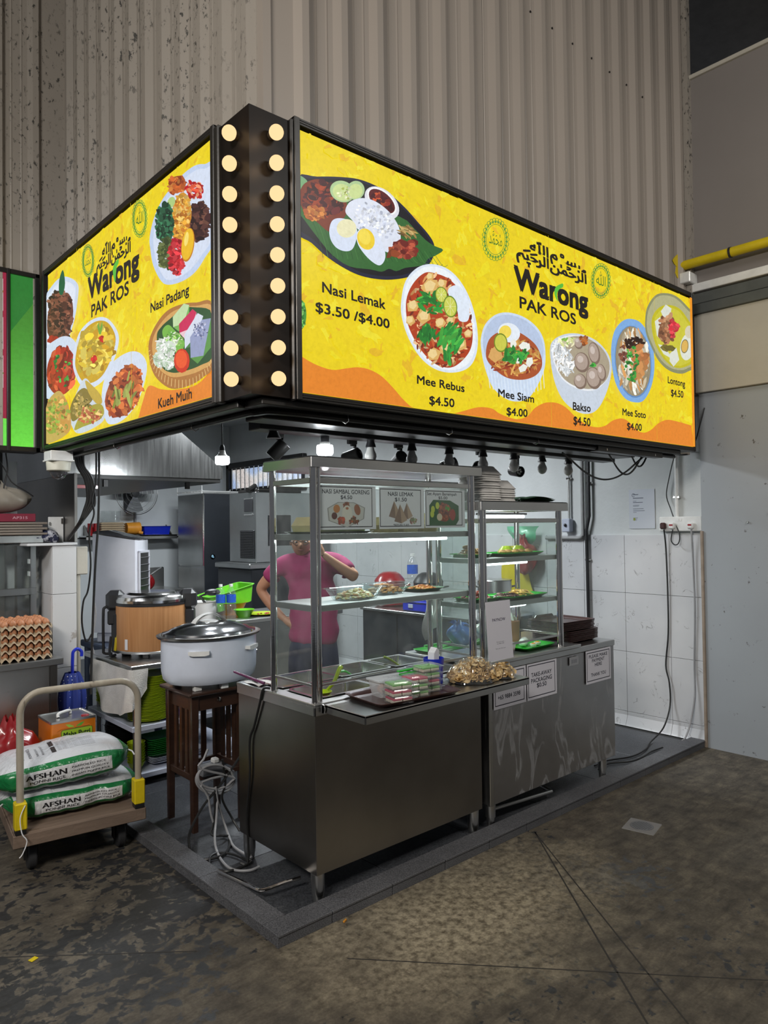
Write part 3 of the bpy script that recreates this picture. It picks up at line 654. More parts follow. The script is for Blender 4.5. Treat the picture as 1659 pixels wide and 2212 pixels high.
# mee rebus
PL(A, a7, [770,1240,800,1100,880,1010,980,985,1090,1020,1180,1110,1250,1250,1290,1430,1285,1590,1230,1690,1120,1725,1000,1700,900,1620,820,1490,775,1350], WH)
PL(A, a7, [785,1240,812,1110,890,1025,980,1000,1085,1035,1170,1120,1238,1260,1275,1430,1270,1580,1215,1675,1115,1708,1005,1684,910,1605,832,1480,788,1350], (240, 246, 252))
PL(A, a7, [805,1230,850,1120,930,1045,1010,1050,1100,1090,1180,1180,1235,1320,1258,1450,1245,1560,1190,1640,1110,1690,1010,1670,920,1590,850,1480,810,1370], (178, 66, 34))
flecks(A, a7, 1035, 1370, 215, 320, 330, 8, [(214, 150, 90), (150, 60, 36), (232, 190, 140), (190, 90, 50), (120, 50, 34)], el=2.6, srot=-12)
for x, y, w_ in ((965, 1140, 58), (1045, 1120, 36), (850, 1270, 44), (925, 1340, 50), (830, 1370, 34), (1035, 1385, 40), (1105, 1370, 34), (990, 1600, 48), (1070, 1560, 40), (1175, 1530, 44), (1225, 1460, 32), (965, 1070, 30)):
    E(A, a7, x, y, w_, w_*1.1, (222, 178, 104), R.uniform(0, 60), 5, .12); E(A, a7, x-3, y-5, w_*.7, w_*.75, (240, 212, 150), R.uniform(0, 60), 5, .15)
flecks(A, a7, 985, 1250, 85, 70, 40, 12, GRN, el=3.2); flecks(A, a7, 945, 1455, 50, 50, 24, 12, GRN, el=3.2, rot=100); flecks(A, a7, 1100, 1490, 80, 90, 40, 13, GRN, el=3.2, rot=120); flecks(A, a7, 1085, 1630, 20, 60, 8, 12, GRN, el=3, rot=90)
PL(A, a7, [1088,1160,1150,1130,1210,1190,1235,1290,1222,1372,1165,1370,1150,1300,1110,1240], (226, 236, 250))
for x, y, q, s_ in ((1042, 1195, 42, 56), (1103, 1275, 48, 76)):
    E(A, a7, x, y, q, s_, (112, 140, 40), -8); E(A, a7, x, y, q*.86, s_*.88, (206, 212, 90), -8)
    for k in range(8): A.line([a7(x, y), a7(x+q*.8*math.cos(k*PI/4), y+s_*.8*math.sin(k*PI/4))], .8, (236, 236, 170), 0); A.endline()
A.text('Mee Rebus', a7(877, 1799), a7(1199, 1858), a7(877, 1739), INK, .02); A.text('$4.50', a7(961, 1941), a7(1130, 1961), a7(961, 1880), INK, .02)
# seals, invocation, name
seal(A, a8, 152, 256, 92, 148, '\uFDF4', .3); seal(A, a8, 892, 546, 67, 122, '\uFDF2', .3)
A.text(BISM, a8(300, 372), a8(790, 567), a8(296, 180), INK, .012)
A.text('Warong', a8(287, 600), a8(799, 765), a8(284, 430), INK, .034); A.text('PAK ROS', a8(323, 735), a8(716, 853), a8(321, 650), INK, .02)
PL(A, a8, [625,565,600,572,575,590,565,620,570,655,590,690,583,640,600,605,625,590], (92, 190, 60), 3)
# mee siam
PL(A, a8, [50,940,80,850,150,785,240,768,350,800,440,870,490,960,503,1080,490,1180,440,1290,380,1370,300,1392,220,1370,130,1290,75,1150,50,1020], (206, 222, 244))
for k in range(18): x = 95+k*23; A.line([a8(x, 1150+28*math.sin(k/18*PI)*2.6), a8(x+18-k*.6, 1300+26*math.sin(k/17*PI)*2)], 1.2, (226, 238, 252), 0); A.endline()
PL(A, a8, [64,950,92,862,155,800,240,784,345,814,430,882,478,968,486,1080,440,1180,340,1235,230,1225,130,1160,75,1060], (186, 202, 230))
PL(A, a8, [85,1080,105,960,190,900,300,900,420,980,470,1070,476,1150,430,1212,340,1240,230,1225,140,1160], (172, 84, 46)); flecks(A, a8, 285, 1085, 175, 120, 170, 7, [(206, 140, 70), (150, 60, 36), (220, 170, 90)], el=4)
E(A, a8, 245, 910, 78, 66, (232, 240, 250), 20); E(A, a8, 218, 905, 42, 46, (244, 220, 90), 20)
E(A, a8, 150, 1065, 52, 56, (220, 170, 100), 20, 5); E(A, a8, 187, 980, 47, 66, (120, 140, 40), -5); E(A, a8, 187, 980, 40, 56, (206, 206, 80), -5)
for x, y in ((275, 990), (345, 1000), (240, 1085), (320, 1105), (345, 1160), (390, 1115), (370, 1010)): E(A, a8, x, y, 26, 34, (238, 240, 232), R.uniform(0, 60), 5, .15)
flecks(A, a8, 290, 1070, 75, 50, 30, 13, GRN, el=2.2)
A.text('Mee Siam', a8(170, 1358), a8(420, 1401), a8(170, 1300), INK, .02); A.text('$4.00', a8(229, 1487), a8(374, 1501), a8(229, 1430), INK, .02)
# bakso
PL(A, a8, [532,1030,560,960,640,920,740,918,850,960,930,1040,965,1130,960,1220,930,1330,880,1430,820,1475,740,1470,650,1410,590,1320,550,1190], (204, 214, 228)); PL(A, a8, [545,1030,575,968,650,932,740,930,845,972,920,1048,952,1130,945,1215,880,1295,800,1318,700,1292,615,1230,565,1130], (236, 240, 246))
PL(A, a8, [560,1040,600,970,700,935,800,950,900,1020,950,1120,940,1220,880,1285,800,1305,700,1280,620,1220,575,1130], (172, 160, 138)); flecks(A, a8, 625, 1090, 62, 120, 150, 6, [(232, 236, 240), (206, 212, 216), (246, 248, 250)], el=4, srot=-25); flecks(A, a8, 660, 975, 70, 26, 34, 7, [(214, 220, 150), (120, 170, 60), (236, 230, 190)], el=3)
for x, y, q, s_ in ((757, 1118, 52, 70), (843, 1055, 40, 78), (840, 1228, 52, 78), (745, 1252, 44, 54), (895, 1190, 30, 60), (735, 985, 30, 40)): 
    E(A, a8, x, y, q, s_, (128, 108, 96), -10); E(A, a8, x-4, y-6, q*.84, s_*.84, (176, 158, 146), -10); E(A, a8, x-12, y-22, q*.4, s_*.35, (206, 192, 184), -10)
flecks(A, a8, 770, 965, 28, 32, 24, 8, [(190, 110, 50), (150, 80, 40)]); flecks(A, a8, 835, 1140, 14, 10, 5, 12, GRN)
A.text('Bakso', a8(694, 1451), a8(817, 1466), a8(694, 1393), INK, .02); A.text('$4.50', a8(698, 1553), a8(816, 1566), a8(698, 1493), INK, .02)
# mee soto
PL(A, a8, [962,1020,985,900,1040,830,1100,813,1170,840,1230,930,1262,1050,1265,1180,1240,1300,1190,1385,1130,1398,1060,1370,1000,1280,970,1160], (128, 174, 228)); E(A, a8, 1117, 1113, 126, 250, (96, 140, 196), -5); E(A, a8, 1117, 1110, 120, 242, (150, 138, 112), -5)
flecks(A, a8, 1117, 1110, 105, 220, 210, 9, [(220, 214, 196), (236, 232, 220), (190, 176, 150), (206, 150, 90)], el=4, rot=80); flecks(A, a8, 1125, 985, 62, 42, 70, 9, [(40, 20, 18), (60, 30, 20)]); flecks(A, a8, 1165, 1120, 42, 110, 30, 20, [(214, 150, 90), (190, 120, 70)]); flecks(A, a8, 1105, 1130, 60, 120, 46, 9, GRN, el=1.5); flecks(A, a8, 1045, 1055, 26, 60, 24, 9, [(110, 60, 50), (150, 90, 70)])
A.text('Mee Soto', a8(1041, 1487), a8(1204, 1510), a8(1041, 1438), INK, .02); A.text('$4.00', a8(1073, 1588), a8(1175, 1598), a8(1073, 1537), INK, .02)
# lontong
PL(A, a8, [1200,820,1215,730,1270,650,1340,632,1420,655,1500,730,1560,820,1560,1120,1500,1182,1440,1197,1360,1170,1290,1100,1230,980,1203,900], (140, 142, 104)); PL(A, a8, [1212,820,1228,740,1278,664,1342,648,1415,670,1490,742,1550,830,1550,1100,1495,1160,1440,1172,1368,1150,1300,1085,1243,975,1215,895], (178, 176, 134))
PL(A, a8, [1245,830,1280,750,1350,715,1440,740,1510,830,1550,900,1550,1090,1480,1150,1400,1150,1320,1080,1262,960], (196, 188, 34)); PL(A, a8, [1262,840,1292,768,1352,732,1432,755,1498,840,1535,910,1535,1080,1472,1135,1402,1135,1330,1070,1276,955], (206, 200, 60))
for q in ([1310,760,1345,712,1385,740,1375,800,1330,810], [1268,830,1305,800,1320,860,1310,960,1282,930], [1290,990,1330,1000,1400,1100,1330,1060], [1375,1055,1420,1015,1440,1100,1400,1148,1372,1110]): PL(A, a8, q, (222, 226, 214), 0)
E(A, a8, 1350, 900, 62, 90, (140, 92, 62), 10, 12, .15); flecks(A, a8, 1350, 880, 60, 100, 60, 12, [(176, 120, 84), (120, 76, 54), (200, 150, 110)]); flecks(A, a8, 1400, 880, 30, 60, 30, 11, [(206, 40, 60), (226, 70, 80)]); flecks(A, a8, 1358, 1010, 40, 14, 8, 14, [(110, 100, 40)], rot=10, el=2)
E(A, a8, 1495, 1010, 48, 92, (224, 228, 216), 6); E(A, a8, 1478, 1005, 26, 48, (120, 110, 70), 6); E(A, a8, 1478, 1005, 22, 42, (222, 180, 90), 6); E(A, a8, 1510, 905, 30, 44, (214, 206, 180))
A.text('Lontong', a8(1359, 1262), a8(1480, 1291), a8(1359, 1214), INK, .02); A.text('$4.50', a8(1382, 1354), a8(1467, 1366), a8(1382, 1304), INK, .02)
for u in (1.66, 2.83): A.raw([(u, 0), (u+.0025, 0), (u+.0025, H_), (u, H_)], (214, 186, 30))
A.raw([(W_-.035, 0), (W_, 0), (W_, H_), (W_-.035, H_)], (240, 150, 34))  # reflection of the next panel, painted as an orange edge strip
A.build('printed_film', MATS['lit_film'], sg)
# ---- left hand (side) sign
y0, y1 = 2.60, 4.80
sl = thing('lightbox_sign', 'yellow backlit signboard on the left side, with curry bowls and a basket of cakes', 'sign', (1.52, 3.7, z0))
MB().box(1.452, 1.60, y0, y1, z0, z1, .004).build('sign_box', MATS['black_metal'], sl)
fr = MB()
for k, (o_, h) in enumerate(((0, .012), (.010, .016), (.019, .012))):
    fr.box(1.433-h*.3, 1.46, y0+o_, y1-o_, z1-.010-o_, z1-o_, .002).box(1.433-h*.3, 1.46, y0+o_, y1-o_, z0+o_, z0+o_+.010, .002)
fr.box(1.426, 1.46, y0, y0+fw, z0, z1, .003).box(1.426, 1.46, y1-.03, y1, z0, z1, .003); fr.build('frame', MATS['black_metal'], sl)
W_ = 4.72-2.634
B = Art((1.4405, 4.72, 2.1875), (0, -1, 0), (0, 0, 1), W_, H_, dict(x=XS))
B.raw([(0, 0), (W_, 0), (W_, H_), (0, H_)], (238, 212, 28)); mottle(B, 1000, random.Random(9))
b6 = zz(80, 280, 3.16)
B.poly(cat_rom(ZP_(b6, [670,2060,700,1960,730,1850,770,1750,850,1772,950,1776,1100,1740,1215,1615]), 5, False)+[b6(1215, 1830)], (232, 136, 44))
PL(B, b6, [775,740,800,620,850,500,920,400,1000,310,1080,250,1150,238,1215,262,1215,730,1150,880,1080,980,990,1040,900,1060,850,1030,800,930,780,820], (196, 212, 240)); PL(B, b6, [800,740,822,630,870,515,940,420,1015,335,1090,280,1150,270,1205,290,1205,710,1130,860,1060,950,980,1008,905,1028,866,1000,826,915,805,820], (216, 226, 246))
E(B, b6, 962, 375, 66, 62, (176, 88, 40), 0, 12, .15); flecks(B, b6, 962, 380, 60, 55, 60, 13, [(196, 96, 40), (150, 62, 30), (214, 130, 60)]); flecks(B, b6, 1085, 410, 55, 60, 60, 12, [(196, 36, 36), (226, 90, 60), (236, 150, 110), (180, 20, 30)])
flecks(B, b6, 1115, 630, 62, 135, 190, 16, [(62, 34, 36), (90, 54, 50), (46, 26, 30), (112, 72, 60)], srot=6); E(B, b6, 990, 600, 70, 172, (214, 148, 50), 6, 20, .05); flecks(B, b6, 992, 590, 60, 155, 200, 10, [(232, 170, 60), (196, 120, 40), (244, 200, 110)], srot=6)
E(B, b6, 925, 500, 26, 40, (176, 206, 130), 20); flecks(B, b6, 880, 640, 56, 135, 190, 14, [(28, 72, 50), (46, 100, 70), (20, 50, 36), (60, 130, 90)], rot=80); flecks(B, b6, 893, 850, 54, 105, 120, 13, [(84, 98, 50), (120, 134, 80), (60, 76, 40)]); flecks(B, b6, 965, 870, 52, 120, 130, 12, [(196, 34, 46), (226, 60, 70), (160, 20, 36)])
E(B, b6, 1042, 790, 44, 118, (200, 130, 30), 8); E(B, b6, 1040, 785, 40, 110, (238, 190, 40), 8); E(B, b6, 1032, 750, 14, 50, (250, 226, 120), 8)
seal(B, b6, 712, 611, 50, 128, '\uFDF2', -.5); seal(B, b6, 359, 897, 40, 110, '\uFDF4', -.5)
B.text(BISM, b6(418, 965), b6(650, 835), b6(418, 790), INK, .012)
B.text('Warong', b6(362, 1163), b6(707, 968), b6(360, 1010), INK, .034); B.text('PAK ROS', b6(383, 1284), b6(637, 1124), b6(383, 1197), INK, .02); B.text('Nasi Padang', b6(788, 1252), b6(1050, 1124), b6(788, 1184), INK, .02)
PL(B, b6, [568,885,545,910,530,950,532,1000,545,1045,550,990,556,940,568,915], (92, 190, 60), 3)
PL(B, b6, [775,1460,820,1340,900,1240,1000,1195,1100,1183,1215,1200,1215,1600,1150,1690,1050,1750,930,1770,830,1700,785,1600], (176, 120, 60)); PL(B, b6, [800,1450,840,1350,915,1262,1000,1220,1100,1206,1215,1222,1215,1560,1140,1640,1030,1680,930,1690,850,1640,808,1560], (214, 166, 96))
PL(B, b6, [830,1420,860,1350,925,1290,1000,1230,1080,1215,1215,1260,1215,1540,1130,1610,1020,1650,930,1660,860,1610], (40, 84, 44))
for k in range(26): t = PI*(.04+.9*k/25); B.line([b6(1000-212*math.cos(t)*1.02, 1480+250*math.sin(t)*.92), b6(1000-228*math.cos(t), 1480+300*math.sin(t)*.96)], 1.2, (232, 196, 130), 0); B.endline()
for q, c, c2 in (([940,1280,1015,1190,1052,1200,1052,1270,980,1380,942,1350], (196, 222, 170), (120, 180, 90)), ([982,1330,1075,1228,1102,1250,1100,1290,1020,1430,985,1390], (206, 40, 90), (236, 200, 210)), ([1020,1400,1110,1255,1148,1275,1140,1320,1070,1480,1022,1500], (216, 224, 240), (70, 130, 70)), ([1058,1420,1140,1300,1200,1290,1200,1490,1110,1600,1062,1560], (150, 160, 196), (90, 150, 70))):
    PL(B, b6, q, c2, 0); PL(B, b6, q[:6]+[(q[4]+q[0])/2+20, (q[9]+q[7])/2]+q[10:], c, 0)
flecks(B, b6, 1130, 1370, 50, 60, 60, 5, [(110, 120, 160), (196, 200, 226)]); PL(B, b6, [870,1370,910,1335,960,1380,1015,1440,1015,1490,980,1530,930,1500,880,1430], (120, 184, 74)); flecks(B, b6, 945, 1430, 60, 46, 90, 5, [(226, 236, 214), (170, 214, 120), (90, 160, 60)], el=3)
for x, y in ((865, 1480), (920, 1500), (850, 1570), (915, 1590)): E(B, b6, x, y, 42, 56, (214, 226, 214), 0, 14, .08); flecks(B, b6, x, y, 38, 50, 40, 5, [(240, 244, 240), (180, 206, 176)], el=4)
E(B, b6, 1003, 1580, 55, 84, (206, 52, 24), 0, 12); E(B, b6, 1000, 1570, 42, 64, (236, 90, 40), 0, 10)
B.text('Kueh Muih', b6(842, 1905), b6(1071, 1835), b6(842, 1836), INK, .02)
PL(B, b6, [60,1180,120,1062,180,1010,240,1015,292,1060,292,1150,270,1290,230,1420,180,1490,130,1507,60,1470], (206, 220, 242)); PL(B, b6, [60,1210,125,1085,180,1040,235,1045,272,1085,270,1160,250,1290,212,1405,170,1465,130,1478,60,1440], (226, 234, 248))
E(B, b6, 172, 1285, 88, 185, (104, 56, 42), 8, 20, .06); flecks(B, b6, 170, 1280, 84, 180, 230, 13, [(80, 42, 34), (128, 74, 56), (150, 96, 74), (60, 30, 28)]); flecks(B, b6, 125, 1440, 30, 24, 12, 13, [(190, 40, 30)]); PL(B, b6, [190,960,165,1030,165,1120,190,1125,205,1050], (30, 96, 60), 3)
PL(B, b6, [60,1530,150,1430,230,1415,285,1470,290,1560,270,1700,200,1800,120,1840,60,1800], (210, 222, 242)); E(B, b6, 180, 1650, 102, 168, (158, 28, 20), 6); flecks(B, b6, 185, 1640, 88, 150, 130, 17, [(200, 56, 36), (170, 34, 26), (226, 100, 60), (130, 20, 18)], rot=100, el=2); flecks(B, b6, 190, 1640, 80, 140, 22, 7, GRN)
PL(B, b6, [258,1580,290,1420,350,1330,430,1285,500,1295,560,1370,574,1450,540,1580,480,1700,400,1762,330,1760,280,1690], (214, 226, 244)); PL(B, b6, [275,1580,305,1430,360,1348,432,1308,495,1318,540,1380,552,1450,520,1570,462,1680,390,1730,330,1722,290,1660], (204, 164, 26))
flecks(B, b6, 415, 1510, 110, 170, 170, 20, [(226, 196, 50), (196, 150, 26), (240, 220, 100), (210, 180, 60)], srot=14, el=1.8); flecks(B, b6, 403, 1565, 16, 26, 9, 11, [(206, 30, 30)]); flecks(B, b6, 455, 1425, 12, 18, 6, 10, [(206, 30, 30)]); PL(B, b6, [440,1400,428,1350,436,1315,446,1360,462,1310,464,1350,452,1400], (110, 170, 60), 0)
PL(B, b6, [458,1810,500,1640,570,1560,660,1517,730,1535,768,1610,750,1730,700,1870,620,1970,540,2012,485,1985], (212, 224, 242)); E(B, b6, 612, 1790, 112, 190, (160, 74, 40), 24, 20, .06); flecks(B, b6, 612, 1790, 105, 180, 240, 16, [(196, 96, 44), (150, 64, 36), (120, 48, 30), (214, 120, 60)], srot=24); flecks(B, b6, 610, 1770, 80, 140, 14, 12, [(120, 130, 50), (150, 160, 80)], el=5, rot=100)
PL(B, b6, [240,1950,290,1790,345,1700,400,1760,460,1830,478,1920,470,1990,380,2050,300,2075,262,2040], (206, 216, 226)); PL(B, b6, [243,1900,290,1800,340,1765,380,1800,400,1840,350,1900,300,1970,255,1990], (134, 118, 50), 3); PL(B, b6, [345,1720,375,1730,450,1810,460,1870,420,1870,370,1800], (196, 168, 66), 3); PL(B, b6, [270,2050,320,1940,400,1880,460,1880,475,1940,430,1990,330,2030], (170, 160, 60), 3)
flecks(B, b6, 320, 1890, 60, 80, 90, 9, [(170, 150, 80), (100, 96, 40), (206, 180, 100)]); flecks(B, b6, 375, 1950, 85, 55, 120, 9, [(206, 120, 80), (226, 190, 120), (160, 160, 60), (196, 90, 60)])
PL(B, b6, [60,2000,90,1860,150,1790,190,1800,230,1880,250,1980,240,2060,160,2120,60,2150], (200, 166, 90), 3); E(B, b6, 145, 1900, 45, 90, (214, 170, 80), 20); E(B, b6, 205, 1950, 40, 130, (206, 150, 76), -6); E(B, b6, 120, 2010, 42, 70, (150, 160, 60), 10); flecks(B, b6, 150, 1960, 85, 130, 120, 10, [(226, 180, 100), (180, 130, 60), (150, 170, 70)])
for u in (.55, 1.3): B.raw([(u, 0), (u+.003, 0), (u+.003, H_), (u, H_)], (214, 186, 30))
B.build('printed_film', MATS['lit_film'], sl)
# ---- black corner pylon with marquee bulbs
py = thing('corner_pylon', 'black corner box carrying two columns of round warm marquee bulbs', 'sign pylon', (1.5, 2.45, 2.15))
MB().prism([(1.441, 2.35, 2.158), (1.6205, 2.35, 2.158), (1.6205, 2.50, 2.158), (1.60, 2.50, 2.158), (1.60, 2.561, 2.158), (1.441, 2.561, 2.158)], (0, 0, 1.104)).build('box', MATS['gloss_black'], py)
MB().box(1.6215, 1.638, 2.335, 2.37, 2.15, 3.27, .006).box(1.426, 1.46, 2.562, 2.597, 2.15, 3.27, .006).build('edge_profile', MATS['black_metal'], py)
M('brass_dark', (.10, .075, .05), .4, .6)
b0 = None
for k in range(9):
    z = 3.171-.1188*k
    for side in (0, 1):
        point('marquee_light', (1.540-.03, 2.35-.078, z-.004) if side else (1.441-.078, 2.435-.03, z-.004), .20, (1, .62, .32), .02)
        loc = (1.540, 2.35, z) if side else (1.441, 2.435, z)
        lb = ['topmost', 'second from the top', 'third from the top', 'fourth from the top', 'middle', 'fourth from the bottom', 'third from the bottom', 'second from the bottom', 'lowest'][k]+(' warm marquee bulb on the right face of the corner box' if side else ' warm marquee bulb on the left face of the corner box')
        if b0 is None:
            b0 = thing('marquee_bulb', lb, 'bulb', loc, 'marquee bulbs of the corner pylon')
            MB().lathe([(.018, 0), (.018, .014), (.012, .02)], loc, 14, axis='y').xf(Matrix.Translation(loc) @ Matrix.Rotation(PI/2, 4, 'Z') @ Matrix.Translation(-Vector(loc))).build('socket', MATS['brass_dark'], b0)
            g = MB().ball((0, 0, 0), .0285, n=20).xf(Matrix.Translation(Vector(loc)+Vector((-.036, 0, 0)))); g.build('globe', MATS['marquee_glow'], b0)
        else: dup(b0, loc, PI/2 if side else 0, lb)
# ---- neighbouring stall's sign
yn = 4.895
sn = thing('neighbour_sign', 'bright green backlit panel of the next stall at the far left edge', 'sign', (1.2, 4.95, 2.15))
MB().box(.3, 1.441, 4.905, 5.02, 2.15, 3.29, .004).build('sign_box', MATS['black_metal'], sn)
MB().box(.3, 1.4405, 4.88, 4.906, 3.262, 3.29, .004).box(.3, 1.4405, 4.88, 4.906, 2.15, 2.182, .004).box(1.412, 1.4405, 4.88, 4.906, 2.15, 3.29, .004).box(1.247, 1.268, 4.876, 4.906, 2.15, 3.29, .004).build('frame', MATS['black_metal'], sn)
G = Art((.33, 4.898, 2.182), (1, 0, 0), (0, 0, 1), 1.082, 1.08)
G.raw([(0, 0), (1.082, 0), (1.082, 1.08), (0, 1.08)], (46, 120, 40))
for i in range(40):
    f = i/39; c = (int(62+50*(1-f)**1.5), int(120+106*(1-f)**1.3), int(38+34*(1-f))); h = 1.08/40
    G.raw([(.93, i*h), (1.082, i*h), (1.082, i*h+h), (.93, i*h+h)], c)
G.raw([(.93, 1.08), (1.082, 1.08), (1.082, .93), (.93, .70)], (40, 120, 46))
G.raw([(0, 0), (.925, 0), (.925, .17), (0, .17)], (110, 226, 80)); G.raw([(0, .17), (.925, .17), (.925, 1.08), (0, 1.08)], (150, 30, 60))
for k, c in enumerate([(40, 14, 18), (196, 160, 60), (206, 190, 150)]):
    z = .86-.24*k; G.raw([(.5, z-.02), (.9, z-.02), (.9, z+.18), (.5, z+.18)], (226, 200, 206)); G.raw([(.505, z-.015), (.895, z-.015), (.895, z+.175), (.505, z+.175)], c)
    G.scat(.84, z+.08, .05, .07, 30, .012, [(196, 160, 60), (150, 100, 40), (90, 120, 50)])
G.build('printed_film', MATS['lit_film'], sn)
# ---- steel tube frame and black channels under the signs
uf = thing('sign_underframe', 'black steel channels and tubes under the signboards, carrying lamps and track', 'frame', (3, 2.6, 2.1))
MB().box(1.50, 4.9, 2.37, 2.50, 2.128, 2.155, .003).box(1.47, 1.60, 2.501, 4.85, 2.1275, 2.1545, .003).box(1.60, 4.55, 2.52, 2.66, 2.10, 2.15, .004).build('channel', MATS['black_metal'], uf)
MB().box(1.70, 4.60, 2.70, 2.80, 2.085, 2.135, .003).build('lamp_rail', MATS['black_metal'], uf)
MB().tube(cat_rom([(4.9, 2.42, 2.115), (2.2, 2.42, 2.115), (1.65, 2.43, 2.115), (1.56, 2.5, 2.115), (1.545, 2.8, 2.115), (1.545, 4.8, 2.11)], 6, False), .013, 8).build('conduit', MATS['black_metal'], uf)
MB().box(3.9, 4.7, 2.40, 2.46, 2.095, 2.128, .002).build('cable_tray', MATS['black_metal'], uf)
for x in (1.95, 2.6, 3.3, 4.0, 4.6): MB().tube([(x, 2.405, 2.13), (x, 2.40, 2.105), (x, 2.42, 2.097), (x, 2.438, 2.105), (x, 2.436, 2.13)], .003, 6).build('pipe_clip', MATS['chrome'], uf)
for y in (3.0, 3.9, 4.65): MB().tube([(1.53, y, 2.13), (1.527, y, 2.105), (1.545, y, 2.094), (1.562, y, 2.105), (1.56, y, 2.13)], .003, 6).build('pipe_clip', MATS['chrome'], uf)
# ---------------------------------------------------------------- serving counter nearest the camera
M('well_dark', (.10, .10, .10), .4, .8)
c1 = thing('serving_counter', 'stainless steel hot-food counter at the corner with an open well of food pans', 'counter', (2.42, 2.88, ZP))
MB().box(1.875, 2.965, 2.56, 2.575, .145, .83).box(1.875, 2.965, 3.19, 3.20, .145, .83).box(2.945, 2.965, 2.575, 3.19, .145, .83).box(1.885, 2.955, 2.57, 3.19, .145, .73).build('body', MATS['steel_dark'], c1)
MB().box(1.8735, 1.887, 2.5595, 3.2005, .145, .832, .001).build('side_panel', MATS['steel_dark'], c1)
top = MB()
for q in ((1.866, 2.975, 2.552, 2.612), (1.866, 2.975, 3.165, 3.21), (1.866, 1.935, 2.61, 3.17), (2.925, 2.975, 2.61, 3.17), (1.93, 2.93, 2.872, 2.90)): top.box(*q, .868, .884, .003)
top.box(1.866, 2.975, 2.552, 2.56, .832, .872, .002).box(1.866, 1.874, 2.552, 3.21, .832, .872, .002).box(1.866, 2.975, 3.2, 3.21, .832, .872, .002).box(2.967, 2.975, 2.552, 3.21, .832, .872, .002)
top.build('top_rim', MATS['steel'], c1)
MB().box(1.888, 2.944, 2.576, 3.19, .731, .735).build('well_floor', MATS['well_dark'], c1)
for x, y in ((1.905, 2.595), (2.93, 2.595), (1.905, 3.16), (2.93, 3.16)):
    MB().lathe([(.021, 0), (.024, .006), (.030, .05), (.031, .126)], (x, y, ZP), 18).build('leg', MATS['steel'], c1)
    
MB().prism([(2.905, 2.585, .2), (2.945, 2.556, .2), (2.95, 2.556, .2), (2.95, 2.585, .2)], (0, 0, .001)) 
sh = MB().box(1.913, 3.005, 2.268, 2.545, .868, .880, .002).box(1.913, 3.005, 2.268, 2.274, .842, .878, .002).box(1.913, 1.919, 2.268, 2.545, .842, .878, .002).box(2.999, 3.005, 2.268, 2.545, .842, .878, .002)
fs = sh.build('flap_shelf', MATS['steel'], c1)
MB().lathe([(.0001, -.003), (.02, -.003), (.02, .003), (.0001, .003)], (1.905, 2.548, .862), 18, axis='x').box(1.902, 1.908, 2.53, 2.55, .842, .88, .002).build('hinge_bracket', MATS['steel'], fs)
# food pans in the well
FOOD = {'curry': [(150, 96, 36), (180, 126, 50), (120, 70, 30), (196, 150, 70)], 'veg': [(150, 130, 60), (196, 176, 90), (110, 100, 40), (170, 120, 50)], 'dark': [(60, 34, 30), (90, 50, 40), (44, 26, 26), (110, 66, 50)],
        'fried': [(196, 140, 60), (214, 160, 80), (170, 110, 46), (150, 96, 40)], 'orange': [(206, 120, 36), (190, 100, 30), (220, 150, 60)], 'noodle': [(226, 190, 90), (236, 206, 120), (206, 160, 70)], 'red': [(150, 50, 34), (180, 70, 40), (110, 34, 28)], 'cabbage': [(226, 222, 170), (240, 236, 206), (206, 196, 120), (200, 150, 90)]}
for k_, v_ in FOOD.items():
    m, t, b = nmat('food_'+k_); vo = N(t, 'ShaderNodeTexVoronoi', Scale=70.); t.links.new(coords(t), vo.inputs['Vector'])
    r_ = ramp(t, vo.outputs['Color'], [(i/(len(v_)), s2l(c)) for i, c in enumerate(v_)]); t.links.new(r_.outputs[0], b.inputs['Base Color']); b.inputs['Roughness'].default_value = .4
    MATS['food_'+k_] = m
def heap(cx, cy, z, rx, ry, h, n, size, rnd, el=1.6, flat=.55):
    """a heap of irregular morsels"""
    m = MB()
    for i in range(n):
        q = math.sqrt(rnd.random()); a = rnd.uniform(0, 2*PI); x, y = cx+rx*q*math.cos(a), cy+ry*q*math.sin(a)
        zz_ = z+h*(1-q*q)*rnd.uniform(.3, 1)+size*.4; st = len(m.v)
        m.lathe([(.0005, -1), (.75, -.6), (1, 0), (.7, .65), (.0005, 1)], (0, 0, 0), 6, caps=False)
        s_ = size*rnd.uniform(.6, 1.25)
        m.xf(Matrix.Translation((x, y, zz_)) @ Matrix.Rotation(rnd.uniform(0, PI), 4, 'Z') @ Matrix.Rotation(rnd.uniform(-.6, .6), 4, 'X') @ Matrix.Diagonal((s_*el, s_*.8, s_*flat, 1)), st)
    return m
def food(parent, *a, kind='curry', name='food', **k):
    o = heap(*a, rnd=R, **k).build(name, MATS['food_'+kind], parent, loc=None if parent is not None else (a[0], a[1], a[2])); o['kind'] = 'stuff'; return o
pans = [(2.115, 3.035, .34, .24, 'curry', 'left-hand pan of curry in the back row of the counter well'), (2.475, 3.035, .34, .24, 'fried', 'middle pan of fried pieces in the back row of the counter well'), (2.80, 3.035, .23, .24, 'dark', 'right-hand pan of dark stew in the back row of the counter well'),
        (2.115, 2.745, .34, .235, 'curry', 'shallow-filled pan behind the front glass at the corner of the counter'), (2.475, 2.745, .34, .235, 'veg', 'middle pan of vegetables behind the front glass'), (2.80, 2.745, .23, .235, 'red', 'right-hand pan behind the front glass, beside the blue cup')]
